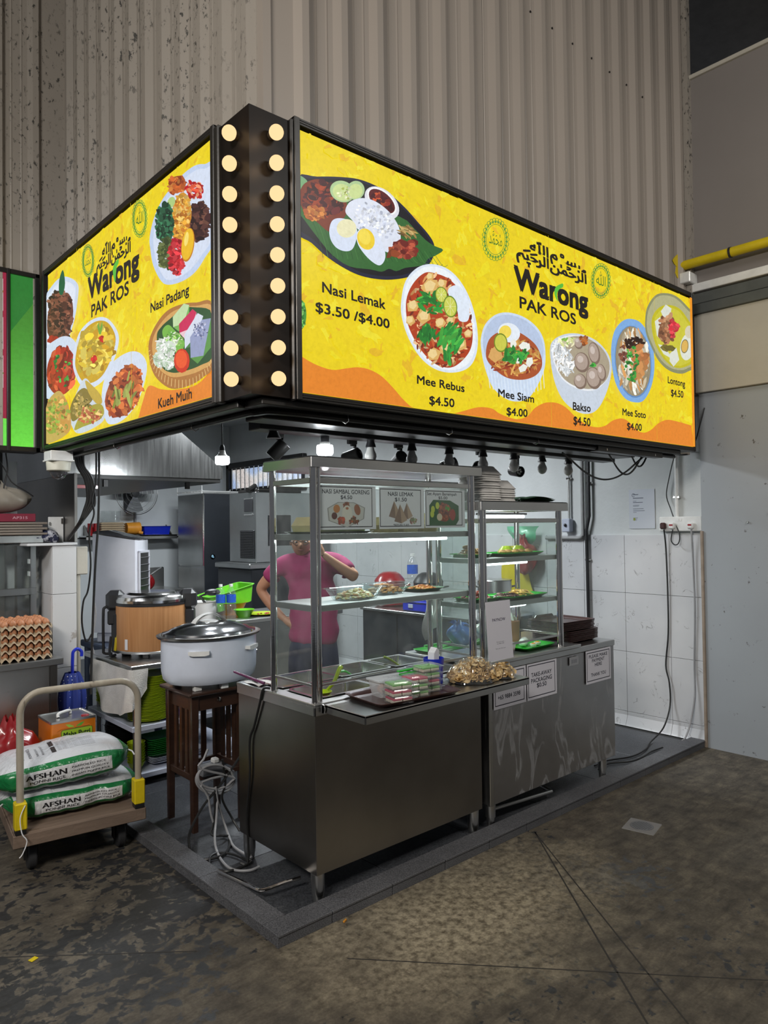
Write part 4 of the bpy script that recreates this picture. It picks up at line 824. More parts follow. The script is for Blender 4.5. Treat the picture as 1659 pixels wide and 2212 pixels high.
for i, (x, y, w_, h_, kd, lb) in enumerate(pans):
    t = thing('food_pan', 'stainless '+lb if len(lb.split()) < 15 else lb, 'pan', (x, y, .80), 'steel food pans in the counter well')
    tub(x, y, w_, h_, .79, .892, .03, .012, .012, .0015).build('pan', MATS['steel_bright'], t)
    MB().loft([rr(x, y, w_-.03, h_-.03, .02, .792), rr(x, y, w_-.03, h_-.03, .02, .806)]).build('gravy', M('gravy', s2l((120, 74, 30)), .2, var=.3, sc_=(20, 20, 20)), t)
    food(t, x, y, .805, w_*.42, h_*.4, .03, 60, .014, kind=kd)
# ladles and tongs
def ladle(name, lb, bowl, path, mat, r=.007, br=.033):
    t = thing(name, lb, 'ladle', bowl)
    m = MB().tube(cat_rom(path, 5, False), [r*(.8+.6*i/12) for i in range(len(cat_rom(path, 5, False)))], 8); m.build('handle', MATS[mat], t)
    MB().lathe([(.001, -br*.7), (br*.6, -br*.5), (br, 0), (br*.95, 0), (br*.55, -br*.44), (.001, -br*.62)], bowl, 16).build('bowl', MATS[mat], t); return t
ladle('serving_spoon', 'lime green serving spoon in the pan at the counter corner', (2.02, 2.70, .895), [(2.04, 2.69, .90), (2.07, 2.68, .93), (2.11, 2.69, .98), (2.13, 2.70, .99)], 'lime_plastic', .008, .045)
ladle('serving_spoon', 'small lime green spoon in the pan of dark stew', (2.85, 2.99, .83), [(2.83, 3.0, .84), (2.76, 3.05, .90), (2.73, 3.07, .915)], 'lime_plastic', .006, .03)
ladle('serving_spoon', 'dark green serving spoon in the pan of fried pieces', (2.46, 2.96, .83), [(2.44, 2.96, .85), (2.38, 2.97, .895), (2.35, 2.98, .90)], 'green_plastic', .006, .03)
# ---------------------------------------------------------------- glass display cabinets
def cabinet(name, lb, x0, x1, y0, y1, zb, ztop, zt, shelves, tubes, over=.02):
    t = thing(name, lb, 'display cabinet', ((x0+x1)/2, (y0+y1)/2, zb))
    for x in (x0, x1):
        for y in (y0, y1):
            MB().tube([(x, y, zb), (x, y, ztop)], .0165, 16).build('post', MATS['chrome'], t)
    for x, s_ in ((x0, 1), (x1, -1)):
        MB().tube([(x+s_*.027, y0-.003, zb), (x+s_*.027, y0-.003, ztop)], .008, 10).build('glass_channel', MATS['chrome'], t)
    MB().loft([rr((x0+x1)/2+.01, (y0+y1)/2, x1-x0+.07+over, y1-y0+.07, .01, ztop), rr((x0+x1)/2+.01, (y0+y1)/2, x1-x0+.07+over, y1-y0+.07, .012, zt-.006), rr((x0+x1)/2+.01, (y0+y1)/2, x1-x0+.055+over, y1-y0+.055, .01, zt)]).build('top', MATS['steel'], t)
    rz = ztop-.045
    MB().box(x0+.012, x1-.012, y0-.008, y0+.01, rz-.024, rz, .002).box(x0+.012, x1-.012, y1-.01, y1+.008, rz-.024, rz, .002).box(x0-.008, x0+.01, y0+.012, y1-.012, rz-.024, rz, .002).box(x1-.01, x1+.008, y0+.012, y1-.012, rz-.024, rz, .002).build('upper_rail', MATS['steel'], t)
    for z, d0 in shelves:
        MB().box(x0+.01, x1-.01, y0+.012, y1-.005, z-.003, z).box(x0+.01, x1-.01, y0+.006, y0+.012, z-.028, z, .001).box(x0+.01, x1-.01, y1-.011, y1-.005, z-.028, z, .001).box(x0+.008, x0+.014, y0+.01, y1-.01, z-.028, z, .001).box(x1-.014, x1-.008, y0+.01, y1-.01, z-.028, z, .001).build('shelf', MATS['steel'], t)
    for z, xa, xb in tubes:
        f = MB().tube([(xa, y0+.04, z), (xb, y0+.04, z)], .009, 10).build('light_tube', MATS['tube_glow'], t)
        MB().box(xa-.02, xb+.02, y0+.028, y0+.05, z+.009, z+.02, .002).build('tube_holder', MATS['white_plastic'], f)
    zg0 = zb+.075
    MB().box(x0+.03, x1-.03, y0-.005, y0-.001, zg0, rz-.02).build('front_glass', MATS['pane'], t)
    MB().box(x0-.004, x0, y0+.02, y1-.02, zg0, rz-.02).build('side_glass', MATS['pane'], t)
    MB().box(x1, x1+.004, y0+.02, y1-.02, zg0, rz-.02).build('side_glass', MATS['pane'], t)
    MB().box(x0+.012, x1-.012, y0-.007, y0+.001, zg0-.012, zg0, .001).box(x0-.006, x0+.002, y0+.012, y1-.012, zg0-.012, zg0, .001).box(x1-.002, x1+.006, y0+.012, y1-.012, zg0-.012, zg0, .001).build('lower_rail', MATS['steel'], t)
    return t
cb1 = cabinet('glass_cabinet', 'tall glass cabinet on the corner counter, with three printed menu cards', 1.893, 2.94, 2.582, 2.905, .886, 1.917, 1.966, ((1.622, 0), (1.305, 0)), ((1.588, 1.93, 2.78), (1.862, 1.93, 2.85)))
cb2 = cabinet('glass_cabinet', 'smaller glass cabinet holding green trays of fried snacks and eggs', 2.995, 3.715, 2.565, 2.885, .917, 1.733, 1.785, ((1.470, 0), (1.222, 0)), ((1.437, 3.03, 3.44), (1.192, 3.03, 3.42), (1.70, 3.03, 3.42)))
point('cabinet_light', (2.4, 2.70, 1.57), 2.2, (.85, .96, 1.0), .05); point('cabinet_light', (2.4, 2.70, 1.26), 1.2, (.85, .9, 1.0), .05); point('cabinet_light', (3.3, 2.72, 1.65), 2.0, (.9, 1, .97), .05); point('cabinet_light', (3.3, 2.72, 1.40), 1.6, (.9, 1, .97), .05); point('cabinet_light', (3.3, 2.72, 1.15), 1.6, (.9, 1, .97), .05)
# ---------------------------------------------------------------- second counter
c2 = thing('serving_counter', 'scuffed stainless steel counter on the right with three paper notices on its front', 'counter', (3.64, 2.85, ZP))
MB().box(3.012, 4.268, 2.542, 3.18, .147, .86, .003).build('body', MATS['steel_scuffed'], c2)
MB().box(3.008, 4.272, 2.535, 3.19, .86, .897, .004).build('worktop', MATS['steel'], c2)
MB().box(3.004, 3.035, 2.536, 2.56, .147, .858, .003).build('edge_strip', MATS['steel'], c2)
MB().box(2.96, 3.87, 2.525, 2.93, .897, .917, .003).build('raised_base', MATS['steel'], c2)
for x, y in ((3.05, 2.575), (4.152, 2.57), (3.05, 3.14), (4.152, 3.14)):
    MB().lathe([(.022, 0), (.022, .055), (.027, .056), (.028, .128)], (x, y, ZP), 18).build('leg', MATS['steel'], c2)
MB().tube([(3.05, 2.6, .10), (3.62, 2.585, .065)], .011, 10).tube([(3.62, 2.585, .065), (3.72, 3.1, .10)], .011, 10).build('foot_rail', MATS['steel'], c2)
# ---------------------------------------------------------------- paper notices
paper_print('printed_paper', .5); paper_print('laminated_print', .18, .4)
def sheet_art(name, lb, cat, O, U, W, H, fn, mat='printed_paper', group=None, V=(0, 0, 1), th=.0008):
    t = thing(name, lb, cat, O, group); O = Vector(O); U = Vector(U).normalized(); V = Vector(V).normalized(); Nn = U.cross(V)
    MB().prism([O, O+U*W, O+U*W+V*H, O+V*H], -Nn*th).build('sheet', MATS['paper_white'], t)
    a = Art(O+Nn*.0002, U, V, W, H, step=3e-6); a.raw([(0, 0), (W, 0), (W, H), (0, H)], (216, 214, 222)); fn(a, W, H); a.build('print', MATS[mat], t); return t
def border(a, W, H, m0, m1, m2, m3, wd, c=(30, 30, 46)):
    for q in ([(m0, m2), (W-m1, m2), (W-m1, m2+wd), (m0, m2+wd)], [(m0, H-m3-wd), (W-m1, H-m3-wd), (W-m1, H-m3), (m0, H-m3)], [(m0, m2), (m0+wd, m2), (m0+wd, H-m3), (m0, H-m3)], [(W-m1-wd, m2), (W-m1, m2), (W-m1, H-m3), (W-m1-wd, H-m3)]): a.raw(q, c)
def ctext(a, s, cx, y, w_, h, col=(24, 26, 44), bold=.016): a.text(s, (cx-w_/2, y), (cx+w_/2, y), (cx-w_/2, y+h), col, bold)
def pw(p, **k): q = P(*p, **k); return q
FY = 2.5335
def notice(px0, px1, yb, yt): 
    a = P(px0, yb, y=FY); b = P(px1, yt, y=FY); return a, b
def n1(a, W, H):
    border(a, W, H, .012, .016, .016, .012, .005); ctext(a, 'FOR ENQUIRIES,', W*.47, H*.66, W*.60, .021); ctext(a, 'PLEASE CONTACT:', W*.47, H*.52, W*.74, .021); ctext(a, '+65 9884 3598', W*.47, H*.24, W*.68, .024)
def n2(a, W, H):
    border(a, W, H, .010, .016, .014, .010, .005); ctext(a, 'TAKE-AWAY', W*.48, H*.62, W*.68, .025); ctext(a, 'PACKAGING', W*.48, H*.46, W*.70, .025); ctext(a, '$0.50', W*.48, H*.31, W*.32, .025)
def n3(a, W, H):
    border(a, W, H, .010, .014, .014, .012, .005); ctext(a, 'PLEASE MAKE', W*.49, H*.765, W*.74, .0215); ctext(a, 'PAYMENT', W*.49, H*.63, W*.50, .0215); ctext(a, 'HERE', W*.49, H*.495, W*.28, .0215); ctext(a, 'THANK YOU', W*.49, H*.20, W*.60, .0215)
sheet_art('paper_notice', 'white notice with a phone number, half hidden under the flap shelf', 'notice', (3.04, FY, .655), (1, 0, 0), .285, .205, n1)
sheet_art('paper_notice', 'white notice about take-away packaging on the counter front', 'notice', (3.335, FY, .655), (1, 0, 0), .285, .205, n2)
sheet_art('paper_notice', 'white notice asking to pay here at the right end of the counter', 'notice', (3.93, FY, .655), (1, 0, 0), .285, .205, n3)
sheet_art('rating_label', 'small silver rating label on the counter front left of the payment notice', 'label', (3.755, FY, .795), (1, 0, 0), .095, .05, lambda a, W, H: (a.raw([(0, 0), (W, 0), (W, H), (0, H)], (150, 152, 156)), [a.raw([(.02+.02*i, .012), (.034+.02*i, .012), (.034+.02*i, .035), (.02+.02*i, .035)], (120, 122, 128)) for i in range(3)]))
# menu cards inside the cabinet front
CY = 2.574
def mc(n):
    def f(a, W, H):
        border(a, W, H, .004, .022 if n < 2 else .02, .010, .006, .0045, (34, 26, 40))
        if n == 0:
            ctext(a, 'NASI SAMBAL GORENG', W*.47, H*.81, W*.82, .020, bold=.016); ctext(a, '$4.50', W*.47, H*.69, W*.20, .018, bold=.016)
            h = [(W*.14, H*.48), (W*.32, H*.62), (W*.60, H*.62), (W*.80, H*.50), (W*.78, H*.24), (W*.48, H*.04), (W*.16, H*.20)]
            a.raw(h, (150, 146, 146)); a.raw([((x-W*.47)*.94+W*.47, (y-H*.36)*.94+H*.36) for x, y in h], (196, 192, 190))
            a.ell(W*.30, H*.47, .019, .019, (186, 116, 50)); a.ell(W*.26, H*.31, .016, .016, (90, 40, 34)); a.scat(W*.47, H*.55, .02, .012, 26, .005, [(150, 84, 50), (120, 60, 40)])
            a.ell(W*.66, H*.45, .018, .026, (150, 90, 60), 20); a.ell(W*.48, H*.36, .030, .038, (214, 206, 196)); a.ell(W*.48, H*.48, .009, .006, (170, 100, 60)); a.scat(W*.37, H*.21, .022, .012, 30, .006, [(196, 80, 44), (150, 60, 40), (120, 110, 60)]); a.scat(W*.60, H*.20, .026, .012, 30, .006, [(170, 90, 50), (120, 70, 50), (140, 120, 70)])
        if n == 1:
            ctext(a, 'NASI LEMAK', W*.47, H*.80, W*.56, .020, bold=.016); ctext(a, '$1.50', W*.47, H*.67, W*.26, .019, bold=.016)
            for x, y, s_ in ((.32, .30, .9), (.60, .28, .85), (.45, .18, 1.0)):
                a.raw([(W*(x-.13*s_), H*y), (W*x, H*(y+.42*s_)), (W*(x+.03), H*(y-.05))], (128, 100, 84)); a.raw([(W*(x+.03), H*(y-.05)), (W*x, H*(y+.42*s_)), (W*(x+.16*s_), H*(y+.03))], (170, 142, 120))
            a.scat(W*.74, H*.19, .022, .012, 26, .006, [(110, 60, 50), (150, 90, 70), (140, 150, 110)]); ctext(a, '*BEFORE 9 AM', W*.47, H*.07, W*.34, .010, bold=.012)
        if n == 2:
            ctext(a, 'Set Ayam Berempah', W*.42, H*.85, W*.74, .016, bold=.014); ctext(a, '$5.00', W*.44, H*.75, W*.22, .015, bold=.014)
            a.raw([(W*.10, H*.06), (W*.10, H*.58), (W*.20, H*.73), (W*.62, H*.72), (W*.84, H*.58), (W*.84, H*.20), (W*.76, H*.06)], (36, 84, 40))
            for x, y in ((.19, .48), (.17, .36), (.30, .58)): a.ell(W*x, H*y, .014, .018, (190, 200, 70))
            a.ell(W*.48, H*.40, .046, .048, (120, 60, 36)); a.scat(W*.48, H*.42, .042, .045, 70, .007, [(150, 70, 40), (110, 50, 34), (180, 90, 50)]); a.ell(W*.35, H*.28, .020, .019, (214, 196, 170)); a.ell(W*.68, H*.34, .022, .03, (160, 60, 46)); a.scat(W*.55, H*.50, .014, .01, 12, .005, [(90, 170, 60)])
    return f
for k, (xa, xb, zb_, zt_) in enumerate(((1.925, 2.262, 1.640, 1.842), (2.283, 2.585, 1.640, 1.840), (2.592, 2.89, 1.642, 1.838))):
    sheet_art('menu_card', ['menu card for fried sambal rice, first of three in the glass cabinet', 'menu card with three brown rice packets, middle one in the glass cabinet', 'menu card with spiced chicken on green leaf, right one in the glass cabinet'][k], 'menu card', (xa, CY+.012, zb_), (1, 0, 0), xb-xa, zt_-zb_, mc(k), 'laminated_print')
def pn(a, W, H): ctext(a, 'PAYNOW', W*.5, H*.66, W*.52, .017, (40, 26, 60), .014); [ctext(a, s_, W*.5, H*y, w_, .006, (60, 60, 70), .0) for s_, y, w_ in (('Merchant name', .30, W*.3), ('+65 9884 3598', .27, W*.3), ('Scan, pay, thank you', .19, W*.4))]
sheet_art('payment_sign', 'white plastic-wrapped payment card leaning on the smaller glass cabinet', 'card', (3.005, 2.532, .918), (1, .0, 0), .21, .32, pn, 'laminated_print', V=(-.03, .04, 1))
# ---------------------------------------------------------------- things on the flap shelf
SH = .8805
def tray_mb(cx, cy, w_, h_, z): 
    m = MB(); L = [rr(cx, cy, w_-.05, h_-.05, .02, z), rr(cx, cy, w_-.02, h_-.02, .03, z+.014), rr(cx, cy, w_, h_, .035, z+.019), rr(cx, cy, w_, h_, .035, z+.022), rr(cx, cy, w_-.024, h_-.024, .03, z+.018), rr(cx, cy, w_-.054, h_-.054, .02, z+.004)]
    return m.loft(L)
t = tray_mb(2.265, 2.415, .47, .30, SH).rotz((2.265, 2.415, 0), -.10).build('serving_tray', MATS['brown_plastic']); tag(t, 'dark brown plastic tray on the flap shelf, under the packets of cakes', 'tray')
M('cake_green', s2l((120, 178, 96)), .7, var=.1, sc_=(60, 60, 60)); M('cake_pink', s2l((190, 70, 100)), .6, var=.1, sc_=(60, 60, 60)); M('cake_white', s2l((214, 206, 190)), .7)
def cake_box(cx, cy, z, kind, rz, lb):
    t = thing('cake_box', lb, 'food box', (cx, cy, z), 'clear boxes of cakes on the brown tray'); H = .028
    MB().loft([rr(cx, cy, .108, .088, .01, z), rr(cx, cy, .118, .098, .012, z+H-.006), rr(cx, cy, .136, .116, .012, z+H-.005), rr(cx, cy, .136, .116, .012, z+H-.003), rr(cx, cy, .112, .092, .012, z+H-.002), rr(cx, cy, .104, .084, .01, z+H+.004)]).build('clear_box', MATS['clear_plastic'], t)
    for i in (0, 1):
        for j in (0, 1):
            x = cx-.025+.05*i; y = cy-.021+.042*j
            c = MB().box(x-.022, x+.022, y-.018, y+.018, z+.002, z+.014, .002).build('cake', MATS['cake_white'], t)
            MB().box(x-.022, x+.022, y-.018, y+.018, z+.014, z+H-.004, .002).build('cake_topping', MATS['cake_'+kind], c)
    t.rotation_euler[2] = rz; return t
for sx, sy, kinds, rz, wh in ((2.16, 2.335, 'pink pink green'.split(), -.25, 'front stack'), (2.295, 2.37, 'white green pink'.split(), -.2, 'middle stack'), (2.40, 2.40, 'green pink green green'.split(), -.15, 'tallest stack')):
    for k, kd in enumerate(kinds):
        pos = ['bottom', 'second', 'third', 'top'][k] if len(kinds) == 4 else ['bottom', 'middle', 'top'][k]
        cake_box(sx+R.uniform(-.003, .003), sy, SH+.0045+.0312*k, kd if kd != 'white' else 'green', rz, f'clear box of {"pink" if kd=="pink" else "green"} layered cakes, {pos} of the {wh} on the tray')
t = thing('storage_box', 'translucent lidded box behind the cake stacks, with a brown egg inside', 'box', (2.20, 2.455, SH)); 
MB().loft([rr(2.25, 2.475, .19, .085, .012, SH+.004), rr(2.25, 2.475, .22, .105, .015, SH+.075), rr(2.25, 2.475, .235, .12, .015, SH+.076), rr(2.25, 2.475, .235, .12, .015, SH+.082), rr(2.25, 2.475, .21, .10, .015, SH+.083)]).build('box', M('frosted_plastic', (.75, .77, .80), .35, alpha=.55, var=.03), t)
a = Art((2.15, 2.43, SH+.0832), (1, 0, 0), (0, 1, 0), .2, .09, step=4e-6); ctext(a, 'Chili Sambal', .10, .05, .10, .012, (50, 50, 60), 0); ctext(a, 'Mee Rebus', .10, .025, .08, .012, (50, 50, 60), 0); a.build('handwriting', MATS['printed_paper'], t); t.rotation_euler[2] = -.12
tag(MB().ball((2.19, 2.475, SH+.035), .026, sy=.85, sz=.85).build('brown_egg', M('egg_brown', s2l((190, 130, 92)), .5, var=.08)), 'brown egg inside the translucent box', 'egg')
t = thing('tongs', 'green plastic tongs lying across the translucent box', 'tongs', (2.33, 2.46, SH+.085))
for s_ in (0, 1): MB().loft([rr(2.30, 2.44+.012*s_, .02, .028, .008, SH+.088+.014*s_).copy()]+[[(x+.19*f, y+.03*f, z+.012*math.sin(f*3)*(s_+.3)) for x, y, z in rr(2.30, 2.44+.012*s_, .02, .028, .008, SH+.088+.014*s_)] for f in ()]).box(2.27, 2.47, 2.432+.014*s_, 2.455+.014*s_, SH+.086+.013*s_, SH+.095+.013*s_, .004).build('arm', MATS['green_plastic'], t)
t = thing('plastic_cup', 'blue plastic cup filled with white paper napkins', 'cup', (2.54, 2.49, SH))
MB().lathe([(.040, 0), (.043, .002), (.047, .095), (.049, .10), (.051, .128), (.049, .128), (.045, .095), (.040, .006), (.001, .006)], (2.54, 2.49, SH), 24).build('cup', MATS['blue_plastic'], t)
for i in range(9):
    x = 2.515+.006*i; f = MB().prism([(x, 2.467+.002*i, SH+.02), (x+.004, 2.467+.002*i, SH+.02), (x+.012, 2.47+.002*i, SH+.175-.004*abs(i-5)), (x+.008, 2.47+.002*i, SH+.175-.004*abs(i-5))], (.004, .045, 0)).build('paper_napkin', MATS['paper_white']); tag(f, 'folded white paper napkin standing in the blue cup', 'napkin', 'napkins in the blue cup')
# bags of crackers
def cracker_bag(cx, cy, rx, ry, h, n, lb, seed):
    t = thing('cracker_bag', lb, 'bag of crackers', (cx, cy, SH)); rd = random.Random(seed); m = MB()
    for i in range(n):
        q = rd.random()**.6; a = rd.uniform(0, 2*PI); x, y = cx+rx*.84*q*math.cos(a), cy+ry*.84*q*math.sin(a); z = SH+.01+(h*.88)*(1-q**2.2)*rd.random(); s_ = rd.uniform(.013, .026)
        T_ = Matrix.Translation((x, y, z+.008)) @ Matrix.Rotation(rd.uniform(0, PI), 4, 'Z') @ Matrix.Rotation(rd.uniform(-1, 1), 4, 'X') @ Matrix.Rotation(rd.uniform(-.6, .6), 4, 'Y')
        ph = rd.uniform(0, 6); st = len(m.v); m.sheet(lambda u, v: ((u-.5)*2*s_*(1-.25*(v-.5)**2), (v-.5)*1.6*s_, .5*s_*math.sin(u*5+ph)*math.cos(v*4+ph)), 4, 3).xf(T_, st)
    o = m.build('crackers', MATS['food_noodle' if False else 'cracker'], t, smooth=True); o['kind'] = 'stuff'
    rd = random.Random(seed+1); f = [rd.uniform(-1, 1) for _ in range(40)]
    def S(u, v):
        a = 2*PI*u; q = math.sin(PI*min(1, v*.5+.0))  # v 0 top centre .. 1 rim
        rr_ = v; w_ = 1+.10*math.sin(3*a+f[0]*3)+.06*math.sin(7*a+f[1]*3)
        zt = h*(1-rr_**2.6)+.012+.010*math.sin(9*a+f[2]*6+rr_*9)*rr_+.006*math.sin(17*a+rr_*14)
        return (cx+rx*w_*rr_*math.cos(a), cy+ry*w_*rr_*math.sin(a), SH+max(.002, zt if v < .99 else .004))
    b = MB().sheet(S, 44, 12).build('clear_bag', MATS['crinkled_film'], t, angle=80)
    return t
M('cracker', s2l((196, 160, 104)), .6, stops=[(.3, s2l((150, 112, 70))), (.40, s2l((206, 172, 116))), (.75, s2l((236, 214, 166)))], sc_=(40, 40, 40))
m = glassm('crinkled_film', (.97, .97, .97), 2.2, haze=.05, rough=.05); t_ = m.node_tree
nn = N(t_, 'ShaderNodeTexNoise', Detail=4., Scale=26., Distortion=1.5); t_.links.new(coords(t_), nn.inputs['Vector']); bp = N(t_, 'ShaderNodeBump', Strength=.9, Distance=.02); t_.links.new(nn.outputs['Fac'], bp.inputs['Height'])
for q in t_.nodes:
    if q.bl_idname == 'ShaderNodeBsdfGlossy': t_.links.new(bp.outputs[0], q.inputs['Normal'])
    if q.bl_idname == 'ShaderNodeVectorMath': t_.links.new(bp.outputs[0], q.inputs[0])
cracker_bag(2.75, 2.42, .16, .115, .095, 520, 'large clear bag of thin fried crackers on the flap shelf', 4)
cracker_bag(2.905, 2.375, .09, .08, .05, 160, 'smaller flat bag of crackers at the right end of the flap shelf', 9)
# ---------------------------------------------------------------- platform trolley with rice sacks
TR = Vector((1.277, 3.68, 0)); TA = math.radians(-7.4)
def loc_tr(x, y, z): a = TA; return (TR.x+x*math.cos(a)-y*math.sin(a), TR.y+x*math.sin(a)+y*math.cos(a), z)
tl = thing('platform_trolley', 'old grey platform trolley with a bent tube handle and yellow corner brackets', 'trolley', TR)
def tp(name, mb, mat): return mb.xf(Matrix.Translation(TR)).build(name, MATS[mat], tl)
tp('deck', MB().box(-.305, .305, 0, .92, .165, .225, .012), 'deck_wood')
tp('deck_rim', MB().box(-.308, .308, -.006, .004, .160, .222, .004).box(-.308, -.300, 0, .92, .160, .222, .003).box(.300, .308, 0, .92, .160, .222, .003), 'trolley_grey') if 'trolley_grey' in MATS else tp('deck_rim', MB().box(-.308, .308, -.006, .004, .160, .222, .004).box(-.308, -.300, 0, .92, .160, .222, .003).box(.300, .308, 0, .92, .160, .222, .003), 'deck_wood')
hp = [(-.275, .02, .225), (-.275, .02, .78)]+[(-.275+.10*(1-math.cos(a)), .02, .78+.10*math.sin(a)) for a in [PI/2*k/8 for k in range(1, 9)]]+[(.175+.10*math.sin(a), .02, .78+.10*math.cos(a)) for a in [PI/2*k/8 for k in range(0, 9)]]+[(.275, .02, .225)]
tp('handle', MB().tube(hp, .0165, 14), 'trolley_paint')
for s_ in (-1, 1):
    tp('corner_bracket', MB().box(s_*.275-.027, s_*.275+.027, -.012, .05, .245, .37, .005), 'yellow_paint')
    tp('bracket_foot', MB().box(s_*.275-.024, s_*.275+.024, -.008, .046, .222, .246, .003), 'black_metal')
for x in (-.21, .21):
    for y in (.14, .78):
        w_ = tp('wheel', MB().lathe([(.02, -.02), (.062, -.02), (.068, -.014), (.068, .014), (.062, .02), (.02, .02)], (x, y, .068), 24, axis='x'), 'dark_rubber')
        MB().xf(Matrix.Identity(4)).box(TR.x+x-.035, TR.x+x-.028, TR.y+y-.02, TR.y+y+.02, .05, .165).box(TR.x+x+.028, TR.x+x+.035, TR.y+y-.02, TR.y+y+.02, .05, .165).box(TR.x+x-.04, TR.x+x+.04, TR.y+y-.04, TR.y+y+.04, .158, .166).build('caster_fork', MATS['black_metal'], w_)
tl.rotation_euler[2] = TA
# rice sacks: a pillow surface, print laid on the same surface
paper_print('woven_plastic', .28, .3, .5)
def sack(name, lb, cx, cy, cz, L, D, Hh, rz, tilt, seed, txt, notch):
    t = thing(name, lb, 'sack', (cx, cy, cz), 'rice sacks on the trolley'); rd = random.Random(seed); ph = [rd.uniform(0, 6) for _ in range(8)]
    def S(u, a, off=0.):
        # u -1..1 along the sack, a = angle round it (0 = front face, PI/2 = top)
        e = 1-abs(u)**7*.75; e2 = max(.05, 1-abs(u)**5*.9)
        c, s_ = math.cos(a), math.sin(a); n_ = 3.2
        k = (abs(c)**n_+abs(s_)**n_)**(-1/n_)
        wv = 1+.012*math.sin(9*u+ph[0])+.014*math.sin(23*u+ph[1]+a*2)+.008*math.sin(41*u+ph[2]+5*a)+(.06*math.sin(30*u+ph[3]+9*a) if abs(u) > .8 else 0)*(abs(u)-.8)*3
        y = -c*k*(D/2*e*wv+off); z = s_*k*(Hh/2*e2*wv+off)
        if notch and abs(u-.28) < .22: z_n = math.cos((u-.28)/.22*PI/2)**2; y += .022*z_n*(1 if c > 0 else 0)*max(0, c)
        return Vector((cx+u*L/2*(1-.03*c*c), cy+y, cz+Hh/2+z+.01*math.sin(3*u+ph[4])*max(0, s_)))
    nu, na = 60, 56; m = MB()
    vs = [S(-1+2*i/nu, 2*PI*j/na) for i in range(nu+1) for j in range(na)]; fs = []; cs = []
    for i in range(nu):
        for j in range(na):
            fs.append((i*na+j, (i+1)*na+j, (i+1)*na+(j+1) % na, i*na+(j+1) % na)); a = (j+.5)/na
            u = -1+2*(i+.5)/nu; top = .115 < a < .40; col = (206, 208, 212) if top and abs(u) < .88 else (22, 118, 62) if not (.60 < a < .9) else (196, 198, 202)
            if top and u < -.62 and .16 < a < .36: col = (206, 208, 212)
            cs.append((*s2l(col), 1))
    m.add(vs, fs+[tuple(range(na)), tuple(nu*na+k for k in range(na))[::-1]]); m.c = cs+[(*s2l((22, 118, 62)), 1)]*2
    m.build('bag', MATS['woven_plastic'], t, angle=70)
    # label and lettering follow the surface
    lab = MB(); sp = (-.62, .66)
    def Lf(x, y, off): return S(sp[0]+(sp[1]-sp[0])*x, -.40+.80*y, off)
    lab.sheet(lambda u, v: Lf(u, v, .0012), 40, 10); lab.c = [(*s2l((214, 214, 216)), 1)]*len(lab.f)
    def word(s_, x0, x1, y0, h, bold=.02, col=(24, 24, 26), F=Lf):
        vs, fs, a, b_ = text_mesh(s_, 0.)
        for dx in ((0,) if not bold else (-bold, bold)):
            lab.add([F(x0+(x1-x0)*((vx+dx-a)/(b_-a)), y0+h*vy/.73, .0022) for vx, vy in vs], fs); lab.c += [(*s2l(col), 1)]*len(fs)
    word('AFSHAN', .08, .50, .42, .40, .035); word('PONNI RICE', .12, .49, .12, .20, .018)
    word('PARBOILED RICE', .56, .93, .70, .13, .012); word('PREMIUM QUALITY', .555, .96, .43, .13, .012); word('INDIAN PONNI RICE', .555, .97, .16, .13, .012)
    if txt:
        def Tf(x, y, off): return S(-.72+1.5*x, .95+1.1*y, off)
        for i in range(9): word('Net weight, best before, batch and price', .46, .80, .12+.07*i, .035, 0, (90, 90, 96), Tf)
        lab.add([Tf(x, y, .0016) for x, y in ((.40, .1), (.44, .1), (.44, .42), (.40, .42))], [(0, 1, 2, 3)]); lab.c.append((*s2l((40, 36, 38)), 1))
        lab.add([Tf(x, y, .0016) for x, y in ((.40, .5), (.44, .5), (.44, .85), (.40, .85))], [(0, 1, 2, 3)]); lab.c.append((*s2l((40, 36, 38)), 1))
        def Vf(x, y, off): return S(-.72+1.5*(.10+.28*(1-y)), .95+1.1*x, off)
        word('AFSHAN', .1, .75, .80, .16, .03, (40, 40, 44), Vf); word('PONNI RICE', .1, .75, .55, .10, .01, (70, 70, 76), Vf); word('PARBOILED RICE', .1, .6, .34, .07, 0, (80, 80, 86), Vf); word('PREMIUM QUALITY', .1, .75, .16, .07, 0, (80, 80, 86), Vf)
        for k in range(24):
            a = 1.9*PI*k/24; b_ = 1.9*PI*(k+1)/24; q = [(-.93+.07*f*math.cos(g), 1.35+.30*f*math.sin(g)) for f, g in ((1, a), (1, b_), (.72, b_), (.72, a))]
            lab.add([S(*p_, .0016) for p_ in q], [(0, 1, 2, 3)]); lab.c.append((*s2l((40, 120, 70)), 1))
    lab.build('printed_label', MATS['woven_plastic'], t, smooth=False)
    for s2 in (-1, 1):
        p0 = S(s2*.99, .3); MB().tube([p0, p0+Vector((s2*.02, -.01, -.01)), p0+Vector((s2*.03, -.02, -.03))], .004, 6).build('stitched_end', MATS['paper_white'], t)
    t.rotation_euler = (0, tilt, rz); return t
sack('rice_sack', 'lower green and white rice sack lying on the trolley deck', 1.315, 3.985, .226, .67, .44, .145, TA+.01, 0., 3, False, True)
sack('rice_sack', 'upper green and white rice sack lying on top of the lower sack', 1.262, 3.985, .368, .70, .44, .165, TA-.03, -.04, 8, True, False)
tag(MB().tube(cat_rom([(1.02, 3.70, .36), (.995, 3.69, .31), (1.0, 3.68, .24), (1.02, 3.675, .2), (1.0, 3.67, .15), (.985, 3.668, .135)], 5, False), .0025, 6).build('loose_string', MATS['paper_white']), 'white string hanging from the trolley at its left corner', 'string')
